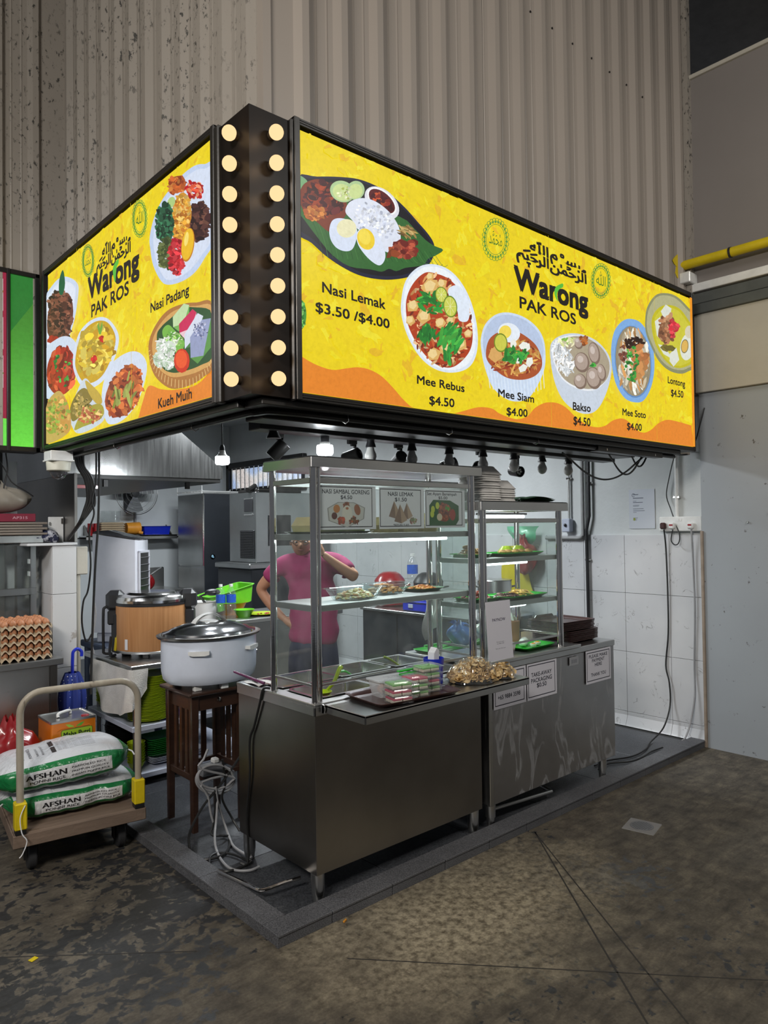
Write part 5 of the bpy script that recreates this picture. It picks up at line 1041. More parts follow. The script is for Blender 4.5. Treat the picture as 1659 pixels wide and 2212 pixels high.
# ---------------------------------------------------------------- oil tin and red bag behind the trolley
t = thing('oil_tin', 'square orange cooking-oil tin with a silver lid and carrying handle', 'tin', (1.41, 4.33, .226))
x0, x1, y0, y1, zt = 1.295, 1.54, 4.215, 4.45, .596
MB().loft([rr((x0+x1)/2, (y0+y1)/2, x1-x0, y1-y0, .012, .2265), rr((x0+x1)/2, (y0+y1)/2, x1-x0, y1-y0, .012, zt-.01)]).build('can', M('tin_orange', s2l((220, 120, 26)), .3, .2, var=.05, coat=.3), t)
MB().loft([rr((x0+x1)/2, (y0+y1)/2, x1-x0+.006, y1-y0+.006, .014, zt-.012), rr((x0+x1)/2, (y0+y1)/2, x1-x0+.006, y1-y0+.006, .014, zt), rr((x0+x1)/2, (y0+y1)/2, x1-x0-.012, y1-y0-.012, .01, zt), rr((x0+x1)/2, (y0+y1)/2, x1-x0-.016, y1-y0-.016, .01, zt-.006)]).build('lid', MATS['steel'], t)
MB().tube(cat_rom([(1.365, 4.32, zt-.004), (1.37, 4.33, zt+.014), (1.415, 4.35, zt+.018), (1.445, 4.37, zt+.014), (1.447, 4.37, zt-.004)], 4, False), .009, 8).build('handle', MATS['white_plastic'], t)
MB().lathe([(.022, -.004), (.022, .004), (.018, .007), (.001, .007)], (1.495, 4.265, zt-.006), 18).build('spout_cap', MATS['red_plastic'], t)
for z in (.42, .53): MB().tube([(x0+.03, y0-.001, z+.01), (x0+.05, y0-.002, z+.02), (x1-.04, y0-.002, z+.02), (x1-.03, y0-.001, z+.01)], .0025, 6).build('pressed_rib', MATS['tin_orange'], t)
a = Art((x0, y0-.0006, .227), (1, 0, 0), (0, 0, 1), x1-x0, zt-.227, step=8e-6)
a.raw([(0, 0), (x1-x0, 0), (x1-x0, .12), (0, .10)], (236, 190, 30))
q = lambda x, y, w_, h_, r_: [(px, py) for px, py, _ in rr(x, y, w_, h_, r_, 0)]
a.raw(q(.138, .285, .172, .062, .012), (70, 96, 30)); a.raw(q(.138, .285, .166, .056, .01), (170, 200, 50)); a.text('Maha Putri', (.066, .274), (.210, .274), (.066, .302), (30, 40, 34), .03)
for s2 in (-1, 1): a.raw([(.128+s2*.002, .316), (.128+s2*.03, .322), (.128+s2*.052, .345), (.128+s2*.03, .342), (.128+s2*.008, .330)], (90, 170, 50) if s2 > 0 else (150, 200, 70))
a.build('printed_label', MATS['printed_paper'], t)
M('cardboard', s2l((150, 120, 88)), .8, var=.1)
def bag(name, lb, cx, cy, z, rx, ry, h, mat, seed, knot=True, cat='bag'):
    t = thing(name, lb, cat, (cx, cy, z)); rd = random.Random(seed); ph = [rd.uniform(0, 6) for _ in range(5)]
    def S(u, v):
        a = 2*PI*u; pr = (math.sin(PI*min(1., v*1.04))**.55) if v < .8 else .22+.62*(1-v)*1.6
        w_ = 1+.10*math.sin(3*a+ph[0]+4*v)+.06*math.sin(7*a+ph[1]+9*v)+.04*math.sin(13*a+ph[2])
        return (cx+rx*pr*w_*math.cos(a)+.02*math.sin(v*5), cy+ry*pr*w_*math.sin(a), z+h*v+.02*math.sin(5*a+ph[3])*v)
    MB().sheet(S, 30, 16).build('bag_body', MATS[mat], t, angle=70)
    if knot:
        for s2 in (-1, 1): MB().sheet(lambda u, v: (cx+s2*(.01+rx*.5*v)+.01*math.sin(6*u+ph[4]), cy+(u-.5)*.05*(1+v), z+h*(.93+.18*v-.12*v*v*(s2+1.2))+.008*math.sin(12*u)), 8, 6).build('bag_handle', MATS[mat], t, angle=70)
    return t
M('red_film', s2l((150, 22, 28)), .3, coat=.4, var=.15, alpha=.93); M('blue_film', s2l((40, 110, 200)), .3, coat=.4, var=.12, alpha=.9); M('pale_film', s2l((196, 206, 190)), .3, coat=.3, alpha=.85); M('green_film', s2l((90, 190, 140)), .3, coat=.3, alpha=.85); M('grey_film', s2l((140, 132, 120)), .4, coat=.2)
bag('plastic_bag', 'red plastic bag standing on the trolley behind the rice sacks', 1.145, 4.37, .226, .135, .12, .40, 'red_film', 3, knot=False)
# ---------------------------------------------------------------- neighbouring counter with egg trays
nc = thing('neighbour_counter', 'stainless steel counter of the next stall, carrying egg trays', 'counter', (1.1, 5.0, 0))
MB().box(.5, 1.475, 4.68, 5.4, .10, .83, .002).build('body', MATS['steel'], nc); MB().box(.5, 1.505, 4.655, 5.42, .83, .872, .004).build('worktop', MATS['steel'], nc)
MB().box(1.43, 1.472, 4.665, 4.685, .1, .83, .002).box(1.425, 1.429, 4.672, 4.685, .1, .82).build('corner_post', MATS['steel_dark'], nc)
for x in (.6, 1.42): MB().lathe([(.02, 0), (.025, .1)], (x, 4.72, 0), 14).build('leg', MATS['steel'], nc)
# egg tray: waffle of cups
M('pulp', s2l((176, 156, 128)), .9, var=.1, bump=.3, bsc=200, sc_=(30, 30, 30)); 
P_ = .047; TX, TY = 1.165, 4.70
def tray_z(x, y, k): return .018*math.cos(2*PI*x/P_)*math.cos(2*PI*y/P_)
def egg_tray(z, i, lb):
    t = thing('egg_tray', lb, 'egg tray', (TX+.145, TY+.145, z), 'stacked egg trays'); jx, jy = R.uniform(-.004, .004), R.uniform(-.003, .003)
    n = 6*6
    MB().sheet(lambda u, v: (TX+jx+u*P_*6, TY+jy+v*P_*6, z+.022-.5*.042*(math.cos(2*PI*u*6)*1.0+math.cos(2*PI*v*6)*1.0)*.5+(.0)), n, n).build('pulp_tray', MATS['pulp'], t, angle=60)
    m = MB()
    for k in range(4):
        pts = []
        for q in range(37):
            s_ = q/36*6*P_; zz_ = z+.020-.011*math.cos(2*PI*q/6); x, y = [(s_, 0), (6*P_, s_), (6*P_-s_, 6*P_), (0, 6*P_-s_)][k]; pts.append((TX+jx+x, TY+jy+y, zz_))
        ox, oy = [(0, -.010), (.010, 0), (0, .010), (-.010, 0)][k]
        m.add(pts+[(x+ox, y+oy, zq-.012) for x, y, zq in pts], [(a, a+1, 38+a, 37+a) for a in range(36)])
    m.build('pulp_rim', MATS['pulp'], t, angle=60); return t
names = ['bottom', 'second', 'third', 'fourth', 'top']
for i in range(5): egg_tray(.875+.046*i, i, f'grey pulp egg tray, {names[i]} of the stack on the left counter')
egg0 = None
def egg(x, y, z, lb, top):
    global egg0
    if egg0 is None:
        m = MB().lathe([(.0001, -.021), (.010, -.019), (.017, -.012), (.0205, -.002), (.0195, .008), (.015, .018), (.009, .025), (.0001, .028)], (x, y, z), 14, caps=False); egg0 = m.build('egg', MATS['egg_brown'], loc=(x, y, z)); o = egg0
    else: o = egg0.copy(); COL.objects.link(o); o.location = (x, y, z)
    o.rotation_euler = (R.uniform(-.5, .5), R.uniform(-.5, .5), 0) if top else (R.uniform(-.1, .1), 0, 0)
    tag(o, lb, 'egg', 'eggs in the top tray' if top else 'eggs peeping from the lower trays')
for i in range(6):
    for j in range(6): egg(TX+P_*(i+.5), TY+P_*(j+.5), .875+.046*4+.034+R.uniform(-.002, .003), 'brown egg in the open top tray of the stack', True)
for k in range(4):
    for i in range(6): egg(TX+P_*(i+.5), TY+P_*.42, .875+.046*k+.030, 'brown egg peeping out of the front of a lower tray', False)
# ---------------------------------------------------------------- small wooden stool table with the white cooker
M('dark_wood', s2l((54, 34, 24)), .35, var=.25, sc_=(6, 6, 60), coat=.3)
st = thing('wooden_side_table', 'tall dark wooden side table with slatted sides, under the white cooker', 'table', (1.99, 3.77, ZP))
MB().box(1.80, 2.18, 3.575, 3.955, .752, .772, .006).build('table_top', MATS['dark_wood'], st)
MB().box(1.835, 2.145, 3.615, 3.63, .665, .752, .001).box(1.835, 2.145, 3.90, 3.915, .665, .752, .001).box(1.84, 1.855, 3.62, 3.91, .665, .752, .001).box(2.125, 2.14, 3.62, 3.91, .665, .752, .001).build('apron', MATS['dark_wood'], st)
for x in (1.845, 2.135):
    for y in (3.625, 3.905): MB().loft([rr(x, y, .032, .032, .003, ZP), rr(x, y, .042, .042, .003, .752)]).build('leg', MATS['dark_wood'], st)
for x in (1.845, 2.135): MB().box(x-.012, x+.012, 3.63, 3.90, .29, .325, .002).build('stretcher', MATS['dark_wood'], st)
for y in (3.613, 3.893): MB().box(1.85, 2.13, y, y+.024, .29, .315, .002).build('stretcher', MATS['dark_wood'], st)
for x in (1.845, 2.135):
    for k in range(3): MB().box(x-.008, x+.008, 3.685+.065*k, 3.715+.065*k, .32, .67, .001).build('slat', MATS['dark_wood'], st)
for k in range(3): MB().box(1.905+.065*k, 1.935+.065*k, 3.897, 3.913, .31, .67, .001).build('slat', MATS['dark_wood'], st)
tag(MB().lathe([(.001, 0), (.018, 0), (.012, .006), (.001, .006)], (0, 0, 0), 4, axis='y').xf(Matrix.Rotation(PI, 4, 'Z')).xf(Matrix.Translation((1.99, 3.614, .71))).build('drawer_pull', MATS['chrome'], st), '', '') if False else MB().lathe([(.0001, 0), (.014, .002), (.008, .012), (.0001, .014)], (0, 0, 0), 6, axis='y').xf(Matrix.Translation((1.99, 3.614, .71)) @ Matrix.Rotation(PI, 4, 'Z')).build('drawer_pull', MATS['chrome'], st)
steel('lid_steel', (.36, .36, .37), .14, amt=.03)
ck = thing('white_cooker', 'large white oval electric cooker with a steel lid', 'cooker', (2.01, 3.77, .772))
cx, cy = 2.01, 3.75; prof = [(.20, .80), (.243, .806), (.264, .828), (.273, .87), (.275, .95), (.274, 1.045)]
MB().lathe([(.001, .80)]+prof, (cx, cy, 0), 48, 1.0, .82).build('body', M('enamel', (.70, .75, .86), .25, var=.05, coat=.4), ck)
MB().lathe([(.262, 1.043), (.294, 1.052), (.300, 1.064), (.285, 1.068), (.262, 1.062)], (cx, cy, 0), 48, 1.0, .82).build('rim', MATS['steel_dark'], ck)
MB().lathe([(.272, 1.064), (.268, 1.078), (.235, 1.085), (.215, 1.097), (.14, 1.118), (.06, 1.128), (.001, 1.13)], (cx, cy, 0), 48, 1.0, .82).build('lid', MATS['lid_steel'], ck)
MB().sheet(lambda u, v: (cx-.10+.20*u, cy+(v-.5)*.045*(1.2-.5*math.sin(PI*u)), 1.122+.052*math.sin(PI*u)**.7), 16, 4).sheet(lambda u, v: (cx-.10+.20*u, cy+(v-.5)*.045*(1.2-.5*math.sin(PI*u)), 1.112+.052*math.sin(PI*u)**.7), 16, 4).build('lid_handle', MATS['white_plastic'], ck)
MB().lathe([(.055, 0), (.05, .006), (.001, .008)], (cx, cy, 1.125), 20).build('handle_base', MATS['white_plastic'], ck)
for s_, a0 in ((1, -.95), (-1, -.95)):
    px, py = cx+.272*math.cos(a0)*s_, cy+.272*.82*math.sin(a0); nx, ny = (math.cos(a0)*s_, math.sin(a0)); tx, ty = -ny, nx
    MB().loft([[(px+tx*u*.055+nx*d, py+ty*u*.055+ny*d, .99+z_) for u, z_ in ((-1, -.012), (-.6, -.018), (.6, -.018), (1, -.012), (1, .006), (-1, .006))] for d in (-.03, .022)]).build('side_handle', MATS['white_plastic'], ck)
for x, y in ((-.14, -.12), (.14, -.12), (-.14, .12), (.14, .12), (.0, -.16)): MB().box(cx+x-.022, cx+x+.022, cy+y-.015, cy+y+.015, .772, .803, .003).build('foot', MATS['white_plastic'], ck)
# ---------------------------------------------------------------- steel work table, rice warmer, plates
wt = thing('steel_table', 'stainless steel table with two grey shelves of crockery, under the rice warmer', 'table', (2.3, 4.9, ZP))
MB().box(1.855, 2.78, 4.48, 5.30, .755, .79, .004).build('table_top', MATS['steel'], wt)
for x, y in ((1.93, 5.22), (2.70, 4.53), (2.70, 5.22), (1.905, 4.53)): MB().tube([(x, y, ZP), (x, y, .756)], .019, 14).build('leg', MATS['steel'], wt)
M('grey_shelf', s2l((176, 182, 198)), .5, var=.06)
for z in (.40, .10): MB().box(1.87, 2.76, 4.50, 5.28, z-.035, z, .004).build('shelf', MATS['grey_shelf'], wt)
rw = thing('rice_warmer', 'round wood-grain commercial rice warmer with steel lid and black clamps', 'rice warmer', (2.165, 4.86, .79))
cx, cy = 2.165, 4.86
m, t, b = nmat('wood_vinyl'); n_ = N(t, 'ShaderNodeTexNoise', Detail=5., Scale=1.); t.links.new(coords(t, (60, 60, 3)), n_.inputs['Vector']); r_ = ramp(t, n_.outputs['Fac'], [(.3, s2l((186, 130, 82))), (.7, s2l((206, 152, 102)))]); t.links.new(r_.outputs[0], b.inputs['Base Color']); b.inputs['Roughness'].default_value = .45; MATS['wood_vinyl'] = m
MB().lathe([(.235, .835), (.238, .84), (.238, 1.135)], (cx, cy, 0), 44).build('body', MATS['wood_vinyl'], rw)
MB().lathe([(.20, .818), (.236, .822), (.241, .835), (.236, .84)], (cx, cy, 0), 44).build('base_ring', MATS['steel'], rw)
MB().lathe([(.236, 1.135), (.242, 1.137), (.242, 1.155), (.236, 1.157)], (cx, cy, 0), 44).build('black_band', MATS['black_plastic'], rw)
MB().lathe([(.244, 1.157), (.246, 1.175), (.235, 1.195), (.20, 1.205), (.17, 1.208), (.165, 1.214), (.155, 1.222), (.001, 1.226)], (cx, cy, 0), 44).build('lid', MATS['steel_bright'], rw)
for a0 in (2.55, -.62):
    c_, s_ = math.cos(a0), math.sin(a0); m_ = MB().box(.185, .305, -.055, .055, 1.09, 1.235, .03).box(.225, .29, -.05, .05, 1.0, 1.10, .01)
    m_.xf(Matrix.Translation((cx, cy, 0)) @ Matrix.Rotation(a0, 4, 'Z')).build('clamp', MATS['black_plastic'], rw)
for k in range(5): a0 = 2*PI*k/5+.3; MB().box(-.03, .03, -.02, .02, .79, .82, .004).xf(Matrix.Translation((cx+.17*math.cos(a0), cy+.17*math.sin(a0), 0)) @ Matrix.Rotation(a0, 4, 'Z')).build('foot', MATS['black_plastic'], rw)
MB().box(.2395, .241, -.012, .012, .85, .92).xf(Matrix.Translation((cx, cy, 0)) @ Matrix.Rotation(-2.75, 4, 'Z')).build('rating_label', MATS['paper_white'], rw)
# black folding frame with yellow strip left of the warmer
t = thing('folding_rack', 'black tube frame with a yellow strip leaning beside the rice warmer', 'rack', (1.90, 4.93, .79))
MB().tube(cat_rom([(1.935, 4.99, .80), (1.885, 5.0, .81), (1.878, 5.0, .85), (1.878, 5.0, 1.08), (1.89, 5.0, 1.12), (1.935, 4.99, 1.13)], 4, False), .010, 8).tube(cat_rom([(1.935, 4.93, .80), (1.90, 4.92, .80), (1.89, 4.92, .83), (1.90, 4.92, .93)], 4, False), .009, 8).build('tube_frame', MATS['black_plastic'], t)
MB().box(1.918, 1.926, 4.90, 4.93, .83, 1.08, .002).xf(Matrix.Translation((1.92, 4.9, .8)) @ Matrix.Rotation(.1, 4, 'Y') @ Matrix.Translation((-1.92, -4.9, -.8))).build('yellow_strip', MATS['yellow_paint'], t)
MB().box(1.93, 1.96, 4.90, 5.0, .81, 1.08, .008).build('black_pad', MATS['dark_rubber'], t)
# crockery: each plate and bowl is its own thing
pl0 = None
def plates(x, y, z, n, lb, grp, mat, r=.115, dz=.0072, kind='plate'):
    o0 = None
    for k in range(n):
        if o0 is None:
            o0 = MB().lathe([(.001, 0), (r*.62, 0), (r*.72, .004), (r, .014), (r, .0165), (r*.70, .0065), (r*.6, .003), (.001, .003)], (x, y, z), 28).build(kind, MATS[mat], loc=(x, y, z)); o = o0
        else: o = o0.copy(); COL.objects.link(o); o.location = (x+R.uniform(-.003, .003), y+R.uniform(-.003, .003), z+dz*k)
        tag(o, lb, kind, grp)
plates(2.04, 4.64, .404, 40, 'lime green plate in the tall stack on the upper shelf', 'lime plates on the upper shelf', 'lime_plastic', .135)
plates(2.12, 4.68, .401, 1, 'blue tray under the lime plates on the upper shelf', 'blue trays', 'blue_plastic', .16)
def bowls(x, y, z, n, lb, grp, mat, r, h, dz, kind='bowl'):
    o0 = None
    for k in range(n):
        if o0 is None: o0 = MB().lathe([(.001, 0), (r*.5, 0), (r*.8, h*.4), (r, h), (r*1.04, h+.002), (r*.94, h), (r*.74, h*.42), (r*.48, .004), (.001, .004)], (x, y, z), 26).build(kind, MATS[mat], loc=(x, y, z)); o = o0
        else: o = o0.copy(); COL.objects.link(o); o.location = (x+R.uniform(-.003, .003), y+R.uniform(-.003, .003), z+dz*k)
        tag(o, lb+', '+nth(k, n), kind, grp)
bowls(1.985, 5.12, .402, 14, 'lime green bowl stacked behind the hanging cloth', 'lime bowls on the upper shelf', 'lime_plastic', .105, .06, .016)
bowls(2.0, 4.98, .102, 14, 'black bowl in the stack on the bottom shelf', 'black bowls on the bottom shelf', 'black_plastic', .11, .05, .013)
bowls(1.945, 4.62, .102, 8, 'small olive bowl in the stack on the bottom shelf', 'olive bowls on the bottom shelf', 'lime_plastic', .055, .045, .018)
def dishes(x, y, z, n, w_, h_, mat, lb, grp, dz, kind='square_plate', rz=0.):
    o0 = None
    for k in range(n):
        if o0 is None: o0 = MB().loft([rr(x, y, w_*.66, h_*.66, .02, z), rr(x, y, w_, h_, .03, z+.022), rr(x, y, w_, h_, .03, z+.025), rr(x, y, w_*.64, h_*.64, .02, z+.004)]).rotz((x, y, 0), rz).build(kind, MATS[mat], loc=(x, y, z)); o = o0
        else: o = o0.copy(); COL.objects.link(o); o.location = (x+R.uniform(-.004, .004), y+R.uniform(-.004, .004), z+dz*k)
        tag(o, lb+', '+nth(k, n), 'plate' if 'plate' in kind else 'tray', grp)
M('deep_green', s2l((26, 120, 40)), .3, coat=.3)
dishes(2.15, 4.68, .150, 9, .26, .20, 'deep_green', 'green square plate stacked on the bottom shelf', 'green plates on the bottom shelf', .012)
dishes(2.22, 4.70, .102, 4, .38, .28, 'grey_shelf', 'pale grey tray under the green square plates', 'grey trays on the bottom shelf', .010, 'serving_tray')
# hanging cloth
def towel(u, v):
    L = .66*u; y = 5.12-L if L < .62 else 4.50-.0; x = 1.843 if L < .62 else 1.843
    x, y = (1.838, 5.12-.62*u/.80) if u < .8 else (1.838+.12*(u-.8)/.2, 4.462)
    fold = .014*math.sin(15*u+3*v)*(.3+v); return (x-(fold if u < .8 else 0), y-(0 if u < .8 else fold), .77-.34*v*(.15+.85*math.sin(PI*min(1, .10+u*.82)))-.02*v*math.sin(9*u))
tag(MB().sheet(towel, 34, 18).build('tea_towel', M('cloth_white', (.68, .67, .64), .9, bump=.3, bsc=150), angle=80), 'off-white tea towel hanging over the corner of the steel table', 'cloth')
bpy.data.objects['tea_towel'].data.materials[0].use_backface_culling = False
# umbrella hanging by the pillar
t = thing('umbrella', 'folded blue umbrella with white dots hooked beside the tiled pillar', 'umbrella', (1.60, 4.78, .5))
MB().tube(cat_rom([(1.655, 4.78, .845), (1.655, 4.78, .875), (1.63, 4.78, .895), (1.605, 4.78, .88), (1.60, 4.78, .84), (1.598, 4.78, .74)], 6, False), .010, 10).build('handle', MATS['blue_plastic'], t)
MB().sheet(lambda u, v: (1.598+(.015+.055*math.sin(PI*min(1, .1+v))**.8)*(1+.18*math.sin(8*2*PI*u))*math.cos(2*PI*u)*1.1, 4.78+(.015+.05*math.sin(PI*min(1, .1+v))**.8)*(1+.18*math.sin(8*2*PI*u))*math.sin(2*PI*u), .75-.42*v), 64, 14).build('canopy', None or M('umbrella_blue', s2l((40, 60, 150)), .6), t, angle=60)
m, tt, b = MATS['umbrella_blue'], MATS['umbrella_blue'].node_tree, MATS['umbrella_blue'].node_tree.nodes['Principled BSDF']
vo = N(tt, 'ShaderNodeTexVoronoi', Scale=48., Randomness=.25); tt.links.new(coords(tt), vo.inputs['Vector']); r_ = ramp(tt, vo.outputs['Distance'], [(.16, (.75, .78, .85)), (.2, s2l((38, 58, 140)))]); tt.links.new(r_.outputs[0], b.inputs['Base Color'])
MB().tube([(1.598, 4.78, .34), (1.598, 4.78, .27)], .004, 6).build('tip', MATS['chrome'], t)
# ---------------------------------------------------------------- food and dishes in the cabinets
t = thing('baking_dish', 'oval glass dish of white fried cabbage on the cabinet shelf, nearest the front', 'dish', (2.22, 2.70, 1.3055))
def dish(t, cx, cy, z, w_, d_, h, kind, n, fz):
    MB().loft([rr(cx, cy, w_*.72, d_*.72, .05, z), rr(cx, cy, w_*.97, d_*.97, .07, z+h-.004), rr(cx, cy, w_*1.06, d_*1.1, .07, z+h), rr(cx, cy, w_*.94, d_*.94, .07, z+h), rr(cx, cy, w_*.68, d_*.68, .05, z+.004)], cap1=True).build('glass', MATS['clear_glass'], t)
    food(t, cx, cy, z+.004, w_*.34, d_*.34, fz, n, .012, kind=kind)
dish(t, 2.22, 2.70, 1.3055, .31, .17, .055, 'cabbage', 110, .04)
t = thing('baking_dish', 'glass dish of red-brown sambal behind the cabbage dish', 'dish', (2.49, 2.79, 1.3055)); dish(t, 2.49, 2.79, 1.3055, .30, .17, .055, 'fried', 120, .045)
t = thing('metal_platter', 'dark platter of stewed food at the far end of the cabinet shelf', 'dish', (2.76, 2.80, 1.3055)); MB().loft([rr(2.76, 2.79, .16, .14, .03, 1.3055), rr(2.76, 2.79, .22, .18, .04, 1.322), rr(2.76, 2.79, .15, .13, .03, 1.31)]).build('platter', MATS['deep_green'], t); food(t, 2.76, 2.79, 1.311, .075, .06, .02, 50, .012, kind='orange')
t = thing('paper_parcel', 'brown paper parcel on a dark tray in the top of the tall cabinet', 'parcel', (2.1, 2.73, 1.6225)); MB().loft([rr(2.10, 2.74, .34, .2, .03, 1.6225), rr(2.10, 2.74, .38, .25, .03, 1.632), rr(2.10, 2.74, .34, .2, .03, 1.628)]).build('dark_tray', MATS['deep_green'], t); MB().loft([rr(2.10, 2.74, .30, .19, .02, 1.63), rr(2.10, 2.74, .32, .21, .03, 1.66), rr(2.10, 2.75, .28, .16, .03, 1.70)]).build('wrapping', M('kraft', s2l((176, 160, 120)), .8, var=.08), t)
for k in range(3): tag(MB().loft([rr(2.45+.14*k, 2.74, .10, .12, .02, 1.6225), rr(2.45+.14*k, 2.74, .12, .14, .03, 1.66), rr(2.45+.14*k, 2.74, .07, .08, .03, 1.70+.01*k)]).build('snack_packet', M('packet', s2l((190, 176, 110)), .6, var=.2, sc_=(40, 40, 40))), 'pale snack packet behind the menu cards, '+['left', 'middle', 'right'][k]+' one', 'packet', 'packets behind the menu cards')
gt = None
def gtray(cx, cy, z, w_, d_, lb, rz=0.):
    o = MB().loft([rr(cx, cy, w_*.8, d_*.8, .02, z), rr(cx, cy, w_, d_, .03, z+.018), rr(cx, cy, w_, d_, .03, z+.021), rr(cx, cy, w_*.78, d_*.78, .02, z+.004)]).rotz((cx, cy, 0), rz).build('green_tray', MATS['green_plastic']); return tag(o, lb, 'tray')
gtray(3.44, 2.72, 1.4705, .42, .22, 'bright green tray of fritters on the upper cabinet shelf', .06); gtray(3.12, 2.75, 1.4705, .18, .20, 'green tray of dark fried snacks at the left of the upper shelf')
gtray(3.45, 2.70, 1.2225, .40, .22, 'green tray of dark meat and yellow noodles on the middle shelf', .05); gtray(3.15, 2.74, 1.2225, .22, .20, 'green tray of pink-brown meat behind the payment card'); gtray(3.54, 2.68, .9175, .32, .20, 'green tray with boiled eggs at the bottom of the cabinet', .05)
M('fritter_brown', s2l((150, 104, 50)), .7, stops=[(.35, s2l((110, 70, 34))), (.6, s2l((186, 140, 76)))], sc_=(50, 50, 50), bump=.5, bsc=80)
for k in range(5):
    x, y = 3.34+.062*k, 2.70+.012*(k % 2)
    o = MB().ball((x, y, 1.493), .036, sx=1.1, sy=.75, sz=.42, n=12).rotz((x, y, 0), .5).build('fritter', MATS['fritter_brown']); tag(o, 'golden-brown fritter on the upper green tray, '+['leftmost', 'second from left', 'middle', 'second from right', 'rightmost'][k], 'fritter', 'fritters on the green tray')
def fheap(name, lb, *a, **k): 
    o = food(None, *a, **k); o.name = name; tag(o, lb, 'food', kind='stuff')
fheap('fried_anchovy', 'heap of dark fried snacks with leaf on the left upper tray', 3.11, 2.74, 1.4775, .07, .07, .06, 70, .013, kind='curry')
fheap('braised_meat', 'heap of dark glazed meat on the middle green tray', 3.34, 2.68, 1.2295, .09, .06, .025, 60, .013, kind='dark')
fheap('yellow_noodles', 'heap of yellow fried noodles on the middle green tray', 3.52, 2.72, 1.2295, .09, .06, .035, 160, .007, kind='noodle', el=3.2)
fheap('pink_meat', 'heap of reddish sliced meat behind the payment card', 3.14, 2.74, 1.2295, .08, .07, .05, 60, .014, kind='red')
M('egg_white', (.80, .84, .78), .3, sss=.1); M('egg_yolk', s2l((226, 160, 50)), .6)
for x, y in ((3.52, 2.70), (3.58, 2.735)): tag(MB().ball((x, y, .9455), .026, sz=.95, n=18).build('boiled_egg', MATS['egg_white']), 'whole peeled boiled egg on the bottom green tray', 'egg', 'boiled eggs on the green tray')
for x, y in ((3.55, 2.645), (3.615, 2.665)):
    t = thing('halved_egg', 'halved boiled egg with orange yolk, %s one on the green tray' % ('left' if x < 3.58 else 'right'), 'egg', (x, y, .922))
    MB().lathe([(.001, 0), (.016, .003), (.025, .014), (.026, .020), (.001, .021)], (x, y, .922), 18, sy=.75).build('egg_half', MATS['egg_white'], t); MB().lathe([(.015, 0), (.013, .003), (.001, .004)], (x, y, .943), 14, sy=.75).build('yolk', MATS['egg_yolk'], t)
tag(MB().tube([(3.17, 2.80, .965), (3.28, 2.81, .972), (3.40, 2.80, .975), (3.44, 2.795, .975)], [.012, .022, .022, .010], 14).build('cucumber', M('cucumber_green', s2l((44, 90, 40)), .4, var=.3, sc_=(60, 60, 60))), 'dark green cucumber resting behind the boiled eggs', 'cucumber')
t = thing('food_box', 'pale lidded box of fried shallots beside the boiled eggs', 'box', (3.28, 2.66, .9175)); tub(3.27, 2.67, .16, .12, .9175, .975, .015, .008, .004).build('box', MATS['frosted_plastic'], t); MB().box(3.20, 3.34, 2.62, 2.72, .92, .945, .004).build('contents', MATS['food_orange'], t)
t = thing('cardboard_tub', 'brown printed carton of white plastic bags inside the cabinet', 'carton', (3.56, 2.83, .9175)); MB().loft([rr(3.55, 2.83, .10, .08, .004, .9175), rr(3.55, 2.83, .11, .09, .004, 1.06)]).build('carton', M('carton_brown', s2l((190, 136, 100)), .7), t)
MB().sheet(lambda u, v: (3.50+.10*u, 2.80+.05*v+.01*math.sin(20*u), 1.05+.07*math.sin(PI*u)*(.6+.4*math.sin(9*u+5*v))), 14, 8).build('bags', MATS['pale_film'], t)
for k, x in enumerate((3.50, 3.62)):
    tag(MB().lathe([(.062, 0), (.055, .018), (.03, .045), (.026, .052), (.001, .052)], (x, 2.80, 1.4725), 24).build('lime_bowl', MATS['lime_plastic']), 'upturned lime green bowl on the upper shelf, %s of the pair' % ('left' if k == 0 else 'right'), 'bowl')
# on top of the smaller cabinet
o0 = None
for i, (x, y, n) in enumerate(((3.17, 2.72, 13), (3.33, 2.74, 7))):
    for k in range(n):
        z = 1.786+.0125*k
        if o0 is None: o0 = MB().loft([rr(x, y, .15, .15, .02, z+.012), rr(x, y, .185, .185, .03, z), rr(x, y, .19, .19, .03, z+.002), rr(x, y, .125, .125, .03, z+.050), rr(x, y, .105, .105, .02, z+.052)]).build('foam_box', M('foam', (.66, .64, .61), .8), loc=(x, y, z)); o = o0
        else: o = o0.copy(); COL.objects.link(o); o.location = (x+R.uniform(-.004, .004), y+R.uniform(-.004, .004), z)
        tag(o, 'white foam lunch box of the %s stack, %s' % ('tall left' if i == 0 else 'short right', nth(k, n)), 'food box', 'foam boxes on the smaller cabinet')
tag(MB().lathe([(.001, 0), (.024, 0), (.032, .075), (.034, .078), (.030, .075), (.022, .003), (.001, .003)], (3.46, 2.74, 1.786), 20).build('plastic_cup', M('pink_clear', s2l((206, 180, 178)), .3, alpha=.6)), 'translucent pinkish plastic cup beside the foam boxes', 'cup')
t = thing('banana_leaves', 'stack of dark green banana leaf sheets on the smaller cabinet', 'leaves', (3.6, 2.73, 1.786))
for k in range(6): MB().sheet(lambda u, v: (3.50+.30*u+.005*k, 2.66+.18*v, 1.790+.004*k+.010*math.sin(PI*u)*(k*.3)+.003*math.sin(12*v+k)), 14, 8).build('leaf', M('banana_leaf', s2l((24, 70, 36)), .5, var=.3, sc_=(60, 4, 4)), t)
